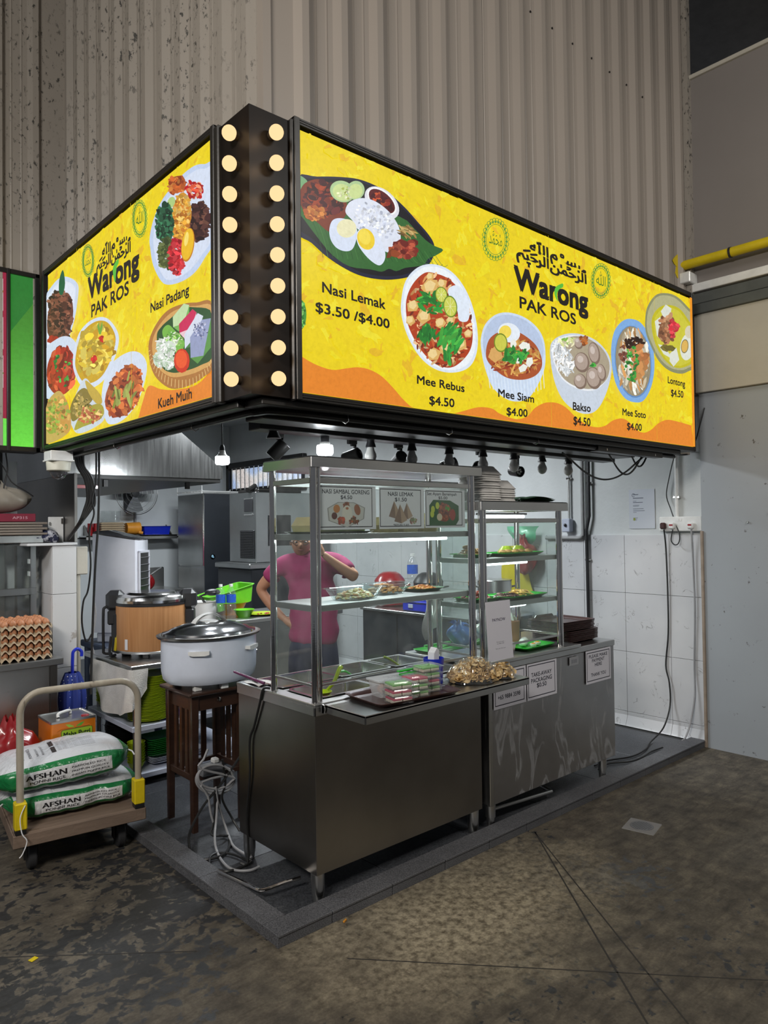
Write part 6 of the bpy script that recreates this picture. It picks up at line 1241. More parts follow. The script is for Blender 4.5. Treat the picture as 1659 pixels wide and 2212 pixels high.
# brown trays at the right end of the second counter, each tray a thing
def tray_stack(x, y, z, n, rz, lb, grp):
    o0 = None
    for k in range(n):
        if o0 is None:
            o0 = thing('cafeteria_tray', lb, 'tray', (x, y, z), grp); m = MB().loft([rr(0, 0, .30, .24, .02, 0), rr(0, 0, .335, .27, .03, .012), rr(0, 0, .355, .29, .03, .014), rr(0, 0, .355, .29, .03, .018), rr(0, 0, .325, .26, .03, .016), rr(0, 0, .296, .236, .02, .004)])
            m.prism([(-.10, .140, .014), (-.08, .140, .034), (.08, .140, .034), (.10, .140, .014)], (0, .006, 0)); m.xf(Matrix.Translation((x, y, z))); m.build('tray_body', MATS['brown_plastic'], o0); o = o0
        else: o = dup(o0, (x+R.uniform(-.003, .003), y+R.uniform(-.003, .003), z+.0085*k))
        o.rotation_euler[2] = rz+R.uniform(-.01, .01); o['label'] = lb+', '+nth(k, n)
tray_stack(4.045, 2.76, .898, 8, 0., 'brown cafeteria tray of the lower block', 'lower brown trays'); tray_stack(4.015, 2.77, .968, 7, -.06, 'brown cafeteria tray of the upper block', 'upper brown trays')
# behind the cabinets on the worktops
t = thing('green_tongs_tray', 'green tray holding green tongs and a dark spoon behind the tall cabinet', 'tray', (3.12, 3.06, .898)); MB().loft([rr(3.17, 3.05, .26, .16, .02, .898), rr(3.17, 3.05, .30, .20, .03, .915), rr(3.17, 3.05, .25, .15, .02, .903)]).build('tray', MATS['green_plastic'], t); MB().box(3.06, 3.28, 3.02, 3.045, .92, .932, .004).box(3.06, 3.28, 3.06, 3.085, .93, .942, .004).build('tongs', MATS['green_plastic'], t); MB().ball((3.22, 3.0, .935), .028, sz=.3).build('spoon', MATS['black_plastic'], t)
bag('plastic_bag', 'knotted blue plastic bag behind the tall glass cabinet', 3.36, 3.06, .898, .085, .08, .15, 'blue_film', 5)
bag('plastic_bag', 'pale translucent bag of food beside the knotted blue bag', 3.56, 3.02, .898, .10, .09, .14, 'pale_film', 8, knot=False)
# ---------------------------------------------------------------- bulbs and spotlights under the sign
glass_bulb = M('bulb_white', (.66, .65, .62), .3, coat=.3)
bl0 = None
for k in range(9):
    x = 1.80+.2875*k; loc = (x, 2.75, 2.12)
    if k == 1:
        t = thing('lit_bulb', 'lit white LED lamp hanging under the signboard above the tall cabinet', 'bulb', loc); MB().lathe([(.038, 0), (.036, -.012), (.024, -.02), (.019, -.07)], loc, 18).build('socket', MATS['black_plastic'], t)
        MB().lathe([(.020, -.062), (.032, -.085)], loc, 22, caps=False).build('collar', MATS['bulb_white'], t); MB().lathe([(.037, -.078), (.040, -.088), (.040, -.115), (.034, -.125), (.001, -.128)], loc, 24).build('globe', MATS['bulb_glow'], t); continue
    lb = ['', '', 'first', 'second', 'third', 'fourth', 'fifth', 'sixth', 'last'][k]
    if k == 0:
        t = thing('bulb_socket', 'empty black bulb socket at the left end of the lamp rail', 'socket', loc); MB().lathe([(.038, 0), (.036, -.012), (.022, -.02), (.020, -.035), (.026, -.05), (.034, -.066), (.030, -.066)], loc, 20).build('socket', MATS['black_plastic'], t); continue
    if bl0 is None:
        bl0 = t = thing('unlit_bulb', 'x', 'bulb', loc, 'unlit bulbs under the signboard')
        MB().lathe([(.040, 0), (.038, -.012), (.022, -.02), (.019, -.04), (.026, -.062), (.027, -.070), (.001, -.070)], loc, 20).build('socket', MATS['black_plastic'], t)
        MB().lathe([(.016, -.066), (.020, -.085), (.029, -.105), (.030, -.118), (.024, -.135), (.012, -.145), (.001, -.148)], loc, 22).build('globe', MATS['bulb_white'], t)
    else: t = dup(bl0, loc)
    t['label'] = f'unlit white bulb in a black socket, {lb} to the right of the lit one'
point('lit_bulb_light', (2.0875, 2.75, 1.95), 9, (.9, .96, 1.0), .04)
t = thing('pendant_lamp', 'lit pendant bulb on a black cord in the kitchen, left of the cabinet', 'lamp', (2.353, 4.2, 2.3)); L0 = (2.353, 4.2, 2.09)
MB().tube([(2.353, 4.2, 3.15), (2.353, 4.2, 2.19)], .004, 6).build('cord', MATS['black_wire'], t); MB().lathe([(.012, .105), (.017, .09), (.018, .06)], L0, 14).build('socket', MATS['black_plastic'], t); MB().lathe([(.018, .07), (.026, .045), (.044, .03)], L0, 22, caps=False).build('collar', MATS['bulb_white'], t); MB().lathe([(.044, .03), (.046, .02), (.046, -.012), (.038, -.022), (.001, -.026)], L0, 24).build('globe', MATS['bulb_glow'], t)
point('pendant_light', (2.353, 4.2, 2.03), 14, (.9, .96, 1.0), .05)
MB().box(1.85, 4.5, 2.98, 3.02, 2.125, 2.15, .003).build('light_track', MATS['black_metal'], uf)
def spot(x, z, tx, ty, lb, lens=False):
    t = thing('track_spotlight', lb, 'spotlight', (x, 3.0, 2.125)); MB().box(x-.03, x+.03, 2.99, 3.01, 2.095, 2.125, .003).box(x+.012, x+.028, 2.995, 3.005, z+.0, 2.10, .002).box(x-.01, x+.028, 2.995, 3.005, 2.085, 2.10, .002).build('bracket', MATS['black_metal'], t)
    st = MB().lathe([(.001, -.05), (.034, -.05), (.036, -.045), (.036, .045), (.030, .048), (.029, .03), (.001, .03)], (0, 0, 0), 22); mt = Matrix.Translation((x, 3.0, z)) @ Matrix.Rotation(tx, 4, 'X') @ Matrix.Rotation(ty, 4, 'Y'); st.xf(mt); h = st.build('head', MATS['black_metal'], t)
    if lens:
        m_ = MB()
        for k in range(5): a_ = 2*PI*k/5; m_.lathe([(.011, 0), (.006, .006), (.001, .008)], (.016*math.cos(a_), .016*math.sin(a_), .032), 12)
        m_.xf(mt).build('lens', MATS['steel'], h)
spot(1.99, 2.035, .5, .6, 'black track spotlight tilted left, above the cabinet corner'); spot(2.46, 2.03, 1.3, .3, 'black track spotlight partly hidden behind the tall cabinet, left one'); spot(2.80, 2.03, 1.2, -.3, 'black track spotlight partly hidden behind the tall cabinet, right one')
spot(3.22, 2.02, 1.0, .9, 'black track spotlight tilted right, above the gap between cabinets'); spot(3.50, 2.01, .9, -1.1, 'black track spotlight leaning left above the foam boxes'); spot(3.87, 2.01, 1.75, -.25, 'round black spotlight facing the camera, with small lenses showing', True)
# ---------------------------------------------------------------- dome camera, cables
t = thing('dome_camera', 'white dome security camera under the left end of the side sign', 'camera', (1.45, 4.56, 2.0)); MB().box(1.385, 1.515, 4.50, 4.63, 2.075, 2.13, .004).box(1.38, 1.52, 4.495, 4.635, 2.068, 2.078, .002).build('junction_box', MATS['white_plastic'], t); MB().lathe([(.068, 2.068), (.07, 2.062), (.066, 2.015), (.055, 2.008)], (1.45, 4.565, 0), 26).build('housing', M('ivory', (.62, .60, .50), .5), t); MB().lathe([(.050, 2.012), (.047, 1.995), (.034, 1.972), (.015, 1.962), (.001, 1.96)], (1.45, 4.565, 0), 26).build('dome', M('smoked', (.05, .05, .055), .08, coat=1), t)
def cable(name, lb, pts, r=.006, mat='black_wire', k=6, n=6):
    o = MB().tube(cat_rom([tuple(p) for p in pts], k, False), r, n).build(name, MATS[mat]); return tag(o, lb, 'cable')
for k in range(4): cable('power_cable', ['outermost', 'second', 'third', 'innermost'][k]+' black cable of the bundle bending down beside the dark steel sheet', [(1.555+.014*k, 4.6-.01*k, 2.14), (1.575+.012*k, 4.6, 2.05), (1.62+.014*k, 4.6, 1.97), (1.635+.014*k, 4.6, 1.86-.01*k), (1.615+.012*k, 4.6, 1.78), (1.590+.003*k, 4.62, 1.70), (1.585, 4.8, 1.60)], .0095)
cable('power_cable', 'thin black cable hanging from the side sign, left one of two', [P(208, 975, y=4.58), P(207, 1040, y=4.58), P(199, 1080, y=4.58), P(203, 1110, y=4.58), P(193, 1150, y=4.58), P(196, 1220, y=4.58), P(190, 1275, y=4.6), P(180, 1300, y=4.6), P(177, 1345, y=4.6), P(186, 1385, y=4.6), P(198, 1370, y=4.6)], .0055)
cable('power_cable', 'thicker black cable hanging from the side sign, right one of two', [P(214, 965, y=4.5), P(214, 1040, y=4.5), P(212, 1130, y=4.5), P(206, 1220, y=4.5), P(201, 1330, y=4.5), P(198, 1420, y=4.48), P(196, 1500, y=4.45)], .007)
cable('power_cable', 'grey cable curving down beside the air cooler', [P(206, 1230, y=4.62), P(203, 1290, y=4.62), P(207, 1330, y=4.62), P(199, 1385, y=4.62), P(203, 1412, y=4.62)], .005, 'grey_wire')
for k, (u0, u1, s_) in enumerate(((1215, 1400, 62), (1313, 1392, 60), (1360, 1402, 48))):
    cable('power_cable', ['widest', 'middle', 'smallest'][k]+' black cable loop hanging under the right end of the sign', [P(u0+(u1-u0)*i/8, 974+s_*math.sin(PI*i/8)*(1-.15*k)+(4 if i in (0, 8) else 0), y=2.47+.006*k) for i in range(9)], .006)
cable('power_cable', 'black cable from the wall hole past the sign corner to the sockets', [(5.318, 2.387, 2.499), (5.315, 2.42, 2.38), (5.31, 2.46, 2.25), (5.315, 2.52, 2.212), (5.36, 2.60, 2.205), (5.375, 2.65, 2.166), (5.38, 2.70, 2.0), (5.38, 2.724, 1.867), (5.375, 2.69, 1.76), (5.36, 2.65, 1.66), (5.345, 2.61, 1.56), (5.34, 2.615, 1.50), (5.34, 2.645, 1.485), (5.342, 2.675, 1.52), (5.35, 2.665, 1.60)], .0045)
cable('power_cable', 'black cable running from the sockets down the tiles to the floor', [(5.35, 2.735, 1.60), (5.375, 2.735, 1.45), (5.38, 2.73, 1.1), (5.385, 2.735, .8), (5.385, 2.76, .55), (5.375, 2.73, .42), (5.36, 2.72, .25), (5.25, 2.72, .10), (5.05, 2.72, .032), (4.85, 2.66, .030), (4.65, 2.65, .03), (4.45, 2.72, .03), (4.3, 2.72, .03)], .006)
cable('power_cable', 'second black cable lying on the platform behind the kerb', [(5.0, 2.60, .030), (4.85, 2.61, .03), (4.7, 2.59, .03), (4.55, 2.60, .03), (4.4, 2.68, .03), (4.25, 2.66, .03)], .006)
cable('power_cable', 'grey cable running down the tiles near the wall corner', [(5.35, 2.52, 1.60), (5.375, 2.525, 1.4), (5.38, 2.52, 1.0), (5.385, 2.535, .6), (5.37, 2.53, .35), (5.33, 2.55, .15), (5.27, 2.56, .055), (5.22, 2.56, .045)], .0065, 'grey_wire')
# tangle by the corner counter (hangs at y about 3.5, then lies on the platform)
h = lambda u, w_, y=3.48: P(u, w_, y=y)
g = lambda u, w_, z=.032: P(u, w_, z=z)
t = thing('extension_cord', 'grey extension cord coiled and hanging from the socket block on the table stretcher', 'extension cord', (1.92, 3.5, .3))
rg = [h(465+37*math.cos(a_)*(1+.06*q), 1678+26*math.sin(a_)*(1+.1*q)+3*q, 3.48+.008*q) for q in range(3) for a_ in [2*PI*i/14 for i in range(14)]]
MB().tube(cat_rom([tuple(p) for p in [h(449, 1618), h(440, 1640), h(432, 1660)]+rg+[h(436, 1690), h(449, 1720), h(456, 1760), h(466, 1790)]], 3, False), .0062, 7).build('coil', MATS['grey_wire'], t)
MB().tube(cat_rom([tuple(p) for p in [h(466, 1700), h(470, 1730), h(482, 1770), h(494, 1805, 3.42), g(505, 1828), g(530, 1845), g(545, 1852)]], 5, False), .0062, 7).tube(cat_rom([tuple(p) for p in [h(470, 1705, 3.5), h(468, 1760, 3.45), h(464, 1810, 3.35), g(470, 1842), g(487, 1868), g(510, 1880), g(540, 1880), g(560, 1872)]], 5, False), .0062, 7).build('lead', MATS['grey_wire'], t)
eb = MB().box(1.85, 1.98, 3.54, 3.60, .33, .385, .006).build('socket_block', M('grey_plastic', s2l((110, 112, 116)), .4), t); MB().box(1.92, 1.955, 3.545, 3.585, .385, .412, .006).build('white_plug', MATS['white_plastic'], eb)
cable('power_cable', 'black cable dropping from the counter edge down its side panel to the floor', [(1.885, 2.93, .893), (1.862, 2.955, .888), (1.862, 2.985, .82), (1.864, 3.04, .70), (1.862, 3.08, .62), (1.864, 3.085, .45), (1.866, 3.12, .25), (1.866, 3.11, .12), (1.85, 3.09, .03), (1.83, 3.12, .03)], .006)
cable('power_cable', 'black cable sweeping from the stool to a loop on the platform', [h(518, 1635), h(480, 1690), h(440, 1740), h(415, 1785, 3.45), h(408, 1812, 3.44), g(413, 1840), g(435, 1856), g(475, 1850), g(494, 1832), g(495, 1808), h(480, 1805, 3.40), h(457, 1802, 3.45), h(463, 1770), h(468, 1700)], .0065)
cable('power_cable', 'black cable looped on the platform beside the counter leg', [h(480, 1640), h(487, 1690), h(480, 1725), h(500, 1765), h(518, 1795, 3.42)], .006)
cable('power_cable', 'black cable coil on the floor next to the front kerb', [g(452, 1868), g(455, 1850), g(475, 1842), g(505, 1846), g(532, 1858), g(543, 1862), g(520, 1874), g(490, 1882), g(465, 1876), g(452, 1866)], .006)
tag(MB().tube(cat_rom([(1.90, 2.72, .075), (1.83, 2.735, .073), (1.76, 2.745, .068), (1.725, 2.755, .066), (1.712, 2.775, .066), (1.705, 2.83, .066), (1.69, 2.95, .064), (1.675, 3.06, .062)], 5, False), .0085, 10).build('steel_rod', MATS['chrome']), 'bent steel rod lying along the kerb in front of the counter', 'rod')
t = thing('pen_cloth', 'folded white cloth with a dark stripe on the counter corner', 'cloth', (1.92, 3.12, .885)); MB().sheet(lambda u, v: (1.885+.10*u, 3.03+.14*v, .8855+.007*abs(math.sin(6*u+4*v))), 10, 10).build('cloth', MATS['cloth_white'], t); MB().box(1.915, 1.922, 3.04, 3.16, .893, .895).build('stripe', MATS['dark_rubber'], t)
tag(MB().tube([(1.91, 3.02, .90), (1.86, 3.22, .935)], [.008, .006], 10).build('purple_tube', M('purple', s2l((96, 44, 80)), .4)), 'purple handle sticking out at the counter corner', 'handle')
# ---------------------------------------------------------------- fittings on the tiled wall
t = thing('socket_row', 'row of white wall sockets with three plugs above the tiles', 'socket', (5.4, 2.6, 1.59)); MB().box(5.352, 5.397, 2.44, 2.775, 1.588, 1.70, .006).build('housing', MATS['white_plastic'], t)
for y, mt in ((2.735, 'brown_plastic'), (2.665, 'white_plastic'), (2.52, 'white_plastic')): 
    p_ = MB().box(5.322, 5.352, y-.024, y+.024, 1.605, 1.655, .01).build('plug', MATS[mt], t)
    if mt == 'white_plastic': MB().box(5.3205, 5.3225, y-.014, y+.014, 1.63, 1.642).build('plug_marking', MATS['red_plastic'], p_)
for y in (2.60, 2.62): MB().box(5.349, 5.353, y-.006, y+.006, 1.665, 1.685, .001).build('switch', MATS['white_plastic'], t)
t = thing('isolator_box', 'grey metal switch box at the end of the conduit above the tiles', 'switch box', (5.38, 3.62, 1.58)); MB().box(5.34, 5.397, 3.58, 3.66, 1.585, 1.70, .006).build('box', MATS['grey_shelf'], t); MB().ball((5.335, 3.62, 1.645), .014, n=10).build('knob', MATS['black_plastic'], t)
def pipe(name, lb, pts, r, mat, clips=()):
    t = thing(name, lb, 'pipe', pts[0]); MB().tube(pts, r, 12).build('pipe', MATS[mat], t)
    for p in clips: MB().box(p[0]-.012, p[0]+.012, p[1]-r-.012, p[1]+r+.012, p[2]-.008, p[2]+.008, .002).build('pipe_clip', MATS['chrome'], t)
M('conduit_grey', s2l((150, 150, 150)), .5)
pipe('conduit', 'thin metal conduit rising from the switch box to the sign', [(5.385, 3.61, 1.70), (5.385, 3.61, 2.6)], .010, 'steel', ((5.387, 3.61, 2.05),))
pipe('conduit', 'pale grey conduit with an elbow below the tile edge', cat_rom([(5.375, 3.85, 1.535), (5.375, 3.60, 1.535), (5.375, 3.51, 1.535), (5.375, 3.475, 1.56), (5.375, 3.47, 1.62), (5.375, 3.47, 2.2), (5.375, 3.47, 2.8)], 4, False), .016, 'conduit_grey', ((5.385, 3.62, 1.535),))
pipe('drain_pipe', 'black vertical pipe strapped to the tiled wall', [(5.372, 3.405, 2.8), (5.372, 3.405, 1.72), (5.372, 3.435, 1.60), (5.372, 3.43, 1.0), (5.372, 3.425, .05)], .014, 'black_plastic', ((5.385, 3.405, 2.0), (5.385, 3.432, 1.35)))
pipe('conduit', 'white conduit above the wall sockets', [(5.385, 2.645, 1.70), (5.385, 2.645, 2.8)], .014, 'white_plastic', ((5.387, 2.645, 1.85),))
def cert(a, W, H):
    a.raw([(0, 0), (W, 0), (W, H), (0, H)], (196, 200, 208)); a.line([(.04+.013*math.cos(i*PI/8), H-.045+.013*math.sin(i*PI/8)) for i in range(15)], .004, (50, 60, 80), 0); a.endline()
    for y, w_, h in ((.87, .05, .003), (.86, .045, .003), (.77, .09, .006), (.70, .03, .003), (.66, .085, .005), (.59, .055, .003), (.57, .05, .003), (.50, .09, .004), (.45, .10, .004), (.41, .03, .003), (.27, .04, .003), (.24, .035, .003), (.21, .03, .003)): a.raw([(.035, H*y), (.035+w_, H*y), (.035+w_, H*y+h), (.035, H*y+h)], (70, 76, 92))
    a.ell(.045, H*.24, .010, .012, (140, 150, 50))
sheet_art('certificate', 'white printed certificate pinned to the wall above the tiles', 'paper', (5.404, 3.055, 1.61), (0, -1, 0), .22, .315, cert)
yp = thing('gas_pipe', 'yellow pipe running along the upper right wall', 'pipe', (5.24, 1, 3.57)); MB().tube([(5.24, 2.505, 3.562), (5.24, -3, 3.562)], .034, 18).build('pipe', MATS['yellow_paint'], yp); MB().tube([(5.24, 2.15, 3.562), (5.24, 2.135, 3.562)], .038, 18).build('cable_tie', MATS['black_plastic'], yp); MB().prism([(5.13+.09*math.cos(a_)*(1+.35*math.sin(5*a_))+.1, 2.505, 3.56+.075*math.sin(a_)*(1+.4*math.sin(3*a_+1))) for a_ in [2*PI*i/22 for i in range(22)]], (0, .004, 0)).build('paint_blotch', MATS['yellow_paint'], yp)
MB().box(5.20, 5.325, 2.42, 2.50, 3.42, 3.50, .006).build('pipe_bracket', MATS['white_plastic'], yp)
bt = MB()
for y, z in ((2.1, 1.65), (1.95, 1.72)): bt.tube([(5.33, y, z), (5.312, y, z)], .008, 8)
tag(bt.build('wall_bolt', MATS['steel']), 'small steel bolt ends sticking out of the plain right wall', 'bolt')
# floor drain
t = thing('floor_drain', 'round perforated floor drain cover in a pale square frame', 'drain', (3.685, 2.045, 0)); MB().loft([rr(3.685, 2.045, .17, .17, .004, 0), rr(3.685, 2.045, .165, .165, .004, .003)]).rotz((3.685, 2.045, 0), .22).build('frame', M('drain_frame', s2l((128, 126, 124)), .6), t); MB().lathe([(.062, .003), (.061, .005), (.001, .005)], (3.685, 2.045, 0), 30).build('cover', M('drain_grey', s2l((110, 110, 112)), .5, .3), t)
hm = MB()
for i in range(-4, 5):
    for j in range(-4, 5):
        x, y = .0125*(i+(.5 if j % 2 else 0)), .0115*j
        if math.hypot(x, y) < .052: hm.lathe([(.0042, 0), (.001, .0003)], (3.685+x, 2.045+y, .0052), 6)
hm.build('hole', MATS['black_metal'], t)['kind'] = 'stuff'
for (x, y, lb, c, sz) in ((.93, 3.05, 'yellow and silver snack wrapper on the concrete floor', 'yellow_paint', (.03, .022)), (1.98, 2.36, 'cigarette butt on the floor by the kerb', 'orange_plastic', (.022, .007))):
    p_ = P(72, 2072, z=.002) if 'wrapper' in lb else P(745, 1989, z=.004); o = MB().box(p_.x-sz[0]/2, p_.x+sz[0]/2, p_.y-sz[1]/2, p_.y+sz[1]/2, .0005, .004 if 'wrapper' in lb else .008, .001).rotz(p_, .4).build('litter', MATS[c]); tag(o, lb, 'litter')
# ---------------------------------------------------------------- kitchen behind
hd = thing('extractor_hood', 'large stainless extractor hood with a sloping front over the cooking area', 'hood', (2.2, 6.5, 2.05))
prof = [(1.69, 2.05), (2.915, 2.05), (2.915, 2.136), (1.69, 3.05)]
hs = MB(); n_ = 24
hs.prism([(x, 5.2, z) for x, z in prof], (0, 3.0, 0)); hs.build('hood_shell', MATS['steel_hood'], hd)
MB().box(1.70, 2.90, 5.21, 8.18, 2.02, 2.052, .002).build('filter_frame', MATS['black_metal'], hd); MB().box(2.0, 2.03, 5.3, 5.33, 1.97, 2.03).box(2.65, 2.68, 5.3, 5.33, 1.97, 2.03).build('hook', MATS['black_metal'], hd)
MB().box(1.78, 1.95, 5.25, 5.27, 1.95, 1.975, .002).build('red_switch', MATS['red_plastic'], hd)
# back wall shelf and its load
ws_ = thing('wall_shelf', 'steel wall shelf with egg trays, a cup and a blue basket', 'shelf', (3.9, 9.33, 1.55)); MB().box(3.25, 4.46, 9.2, 9.438, 1.565, 1.585, .003).box(3.25, 4.46, 9.2, 9.21, 1.53, 1.585, .002).build('board', MATS['steel'], ws_)
for x in (3.3, 4.4): MB().prism([(x, 9.43, 1.585), (x, 9.43, 1.72), (x, 9.25, 1.585)], (.015, 0, 0)).build('bracket', MATS['steel_dark'], ws_)
for k in range(6): tag(MB().box(3.44, 3.76, 9.23, 9.40, 1.586+.028*k, 1.606+.028*k, .008).box(3.46, 3.74, 9.24, 9.39, 1.600+.028*k, 1.612+.028*k, .004).build('egg_tray', MATS['pulp']), 'pale egg tray on the back wall shelf, '+nth(k, 6), 'egg tray', 'egg trays on the wall shelf')
tag(tub(3.6, 9.31, .22, .14, 1.757, 1.90, .02, .01, .006).build('clear_box', MATS['clear_plastic']), 'clear plastic box on top of the shelf egg trays', 'box')
for k in range(2): tag(MB().cyl((3.34+.07*k, 9.32, 1.586), (3.34+.07*k, 9.32, 1.74), .032).build('red_tin', MATS['red_plastic']), 'dark red tin at the left end of the wall shelf, %s one' % ('left' if k == 0 else 'right'), 'tin')
t = thing('orange_jug', 'orange plastic cup lying on the wall shelf', 'cup', (3.9, 9.3, 1.65)); MB().lathe([(.001, -.09), (.075, -.09), (.085, .09), (.08, .09), (.07, -.08)], (3.88, 9.3, 1.672), 22, axis='x').build('cup', MATS['orange_plastic'], t); MB().tube([(3.93, 9.22, 1.62), (3.98, 9.2, 1.61)], .02, 8).build('spout', MATS['orange_plastic'], t)
t = thing('blue_basket', 'blue plastic basket at the right end of the wall shelf', 'basket', (4.2, 9.3, 1.586)); tub(4.20, 9.31, .38, .16, 1.586, 1.70, .02, .015, .012, .004).build('basket', MATS['blue_plastic'], t)
t = thing('wall_fan', 'grey wall fan with a wire guard below the extractor hood', 'fan', (3.87, 9.3, 2.1)); fc = Vector((3.87, 9.18, 2.13))
for k in range(3):
    a0 = 2*PI*k/3+.5; MB().sheet(lambda u, v: (fc.x+(.05+.20*v)*math.cos(a0+(u-.5)*(1.2-.2*v)), fc.y+.03*(u-.5), fc.z+(.05+.20*v)*math.sin(a0+(u-.5)*(1.2-.2*v))), 8, 6).build('blade', M('fan_grey', s2l((120, 122, 124)), .5), t)
MB().lathe([(.001, -.03), (.05, -.02), (.05, .08), (.03, .16), (.001, .16)], fc, 20, axis='y').build('motor', MATS['dark_rubber'], t)
gd = MB()
for r_ in (.08, .14, .20, .26, .28): gd.tube([fc+Vector((r_*math.cos(2*PI*i/36), -.05, r_*math.sin(2*PI*i/36))) for i in range(36)], .002 if r_ < .27 else .005, 4, closed=True)
gd.build('guard', MATS['chrome'], t); MB().box(fc.x-.05, fc.x+.05, 9.3, 9.44, fc.z-.22, fc.z+.02, .01).tube([(fc.x, 9.36, fc.z), (fc.x, 9.28, fc.z)], .02).build('wall_mount', MATS['dark_rubber'], t)
pipe('gas_conduit', 'thin grey vertical pipe on the back wall beside the fan', [(3.97, 9.42, 1.585), (3.97, 9.42, 2.3)], .014, 'conduit_grey')
t = thing('air_cooler', 'tall glossy white air cooler with a black louvred outlet', 'air cooler', (2.26, 5.62, .86)); ax, ay = 2.26, 5.62
cs = [(ax-.15, ay+.17), (ax-.155, ay), (ax-.15, ay-.10), (ax-.135, ay-.15), (ax-.10, ay-.17), (ax+.10, ay-.17), (ax+.135, ay-.15), (ax+.15, ay-.10), (ax+.15, ay+.17)]
zs = lambda z, y: z+(-.045+.16*(y-ay+.17) if z > 1.5 else 0)
MB().loft([[(x, y, zs(z, y)) for x, y in cs] for z in (.87, .9, 1.60, 1.615)]).build('body', MATS['white_gloss'], t)
MB().loft([[((x-ax)*k_+ax, (y-ay)*k_+ay, zs(1.618, y)+dz) for x, y in cs] for k_, dz in ((1.0, 0), (1.0, .008), (.9, .018), (.5, .024))]).build('top_cover', MATS['smoked'], t)
MB().box(ax-.10, ax+.10, ay-.172, ay-.168, 1.02, 1.47, .001).build('louvre_recess', MATS['black_metal'], t)
MB().box(ax-.115, ax-.10, ay-.182, ay-.165, 1.0, 1.49, .004).box(ax+.10, ax+.115, ay-.182, ay-.165, 1.0, 1.49, .004).box(ax-.115, ax+.115, ay-.182, ay-.165, 1.47, 1.49, .004).build('louvre_frame', MATS['white_gloss'], t)
for k in range(8): MB().box(ax-.10, ax+.10, ay-.188, ay-.172, 1.05+.055*k, 1.053+.055*k, .001).build('louvre_slat', M('slat_grey', s2l((120, 120, 124)), .4), t)
MB().box(ax-.13, ax+.13, ay-.15, ay+.15, .79, .87, .01).build('water_tank', MATS['white_gloss'], t)
t.rotation_euler[2] = .83
t = thing('plastic_stand', 'blue-grey plastic pipe stand under the air cooler', 'stand', (2.4, 5.7, ZP)); 
for x, y in ((2.08, 5.42), (2.46, 5.42), (2.08, 5.85), (2.46, 5.85)): MB().tube([(x, y, ZP), (x, y, .76)], .03, 12).build('leg', M('slate_plastic', s2l((76, 86, 106)), .5), t)
MB().box(2.03, 2.51, 5.37, 5.90, .74, .79, .01).build('platform', MATS['slate_plastic'], t)
t = thing('wash_bucket', 'grey pot with a handle on a yellow-topped crate beside the pillar', 'pot', (1.86, 5.7, 1.0)); MB().lathe([(.001, 0), (.07, 0), (.085, .16), (.09, .165), (.08, .16), (.065, .006), (.001, .006)], (1.87, 6.12, .98), 22).build('pot', MATS['steel_dark'], t); MB().tube([(1.90, 6.05, 1.13), (1.96, 6.0, 1.22)], .014, 8).build('handle', MATS['black_plastic'], t)
t = thing('storage_crate', 'dark crate with a yellow cloth on it beside the tiled pillar', 'crate', (1.9, 5.75, ZP)); MB().box(1.72, 2.0, 5.95, 6.3, ZP, .86, .01).build('crate', MATS['slate_plastic'], t); MB().box(1.73, 1.99, 5.95, 6.28, .86, .91, .02).build('yellow_cloth', MATS['yellow_paint'], t); MB().box(1.73, 1.99, 5.97, 6.28, .91, .98, .02).build('folded_sack', MATS['dark_rubber'], t)
t = thing('sink_unit', 'stainless sink with a tall tap at the back wall', 'sink', (4.1, 9.1, ZP)); MB().box(3.72, 4.36, 8.75, 9.42, .84, .88, .003).box(3.72, 4.36, 9.40, 9.43, .84, 1.14, .002).box(3.74, 4.34, 8.78, 9.38, .55, .84, .01).build('basin', MATS['steel'], t); MB().tube(cat_rom([(4.15, 9.36, .88), (4.15, 9.36, 1.0), (4.15, 9.30, 1.06), (4.22, 9.15, 1.15)], 5, False), .012, 8).build('tap', MATS['chrome'], t)
for x, y in ((3.77, 8.8), (4.31, 8.8), (3.77, 9.38), (4.31, 9.38)): MB().tube([(x, y, ZP), (x, y, .6)], .018, 10).build('leg', MATS['steel'], t)
bag('plastic_bag', 'dull red plastic bag on the sink edge, seen beside the air cooler', 3.90, 8.86, .882, .06, .05, .24, 'red_film', 31, knot=False)
t = thing('upright_fridge', 'tall stainless upright refrigerator with a dark side panel', 'refrigerator', (4.8, 8.65, ZP)); MB().box(4.385, 5.2, 8.3, 9.02, .10, 1.165, .006).box(4.385, 5.2, 8.3, 9.02, 1.185, 2.10, .006).box(4.40, 5.19, 8.31, 9.01, 1.16, 1.19).build('cabinet', MATS['fridge_steel'], t)
MB().box(4.385, 5.2, 8.292, 8.302, .10, 2.10, .003).build('dark_side', M('dark_panel', s2l((44, 47, 52)), .4, var=.15, sc_=(2, 2, 2)), t); MB().tube([(4.375, 8.30, 1.19), (4.375, 8.30, 2.10)], .013, 8).build('door_handle', MATS['chrome'], t); MB().box(4.39, 5.19, 8.31, 9.01, ZP, .10).build('plinth', MATS['black_metal'], t)
MB().lathe([(.032, -.002), (.001, -.002)], (4.50, 8.292, 1.30), 20, axis='y').build('badge', MATS['black_plastic'], t); MB().ball((4.495, 8.288, 1.305), .016, sy=.2, sz=1.2).ball((4.508, 8.288, 1.292), .010, sy=.2).build('badge_mark', M('pale_blue', s2l((150, 196, 220)), .4), t)
t = thing('wire_rack', 'white wire rack lying on top of the refrigerator', 'rack', (4.7, 8.6, 2.10)); m_ = MB()
for k in range(9): m_.tube([(4.36, 8.3+.085*k, 2.13), (5.15, 8.3+.085*k, 2.13)], .005, 6)
for x in (4.36, 4.75, 5.15): m_.tube([(x, 8.28, 2.135), (x, 9.0, 2.135)], .006, 6)
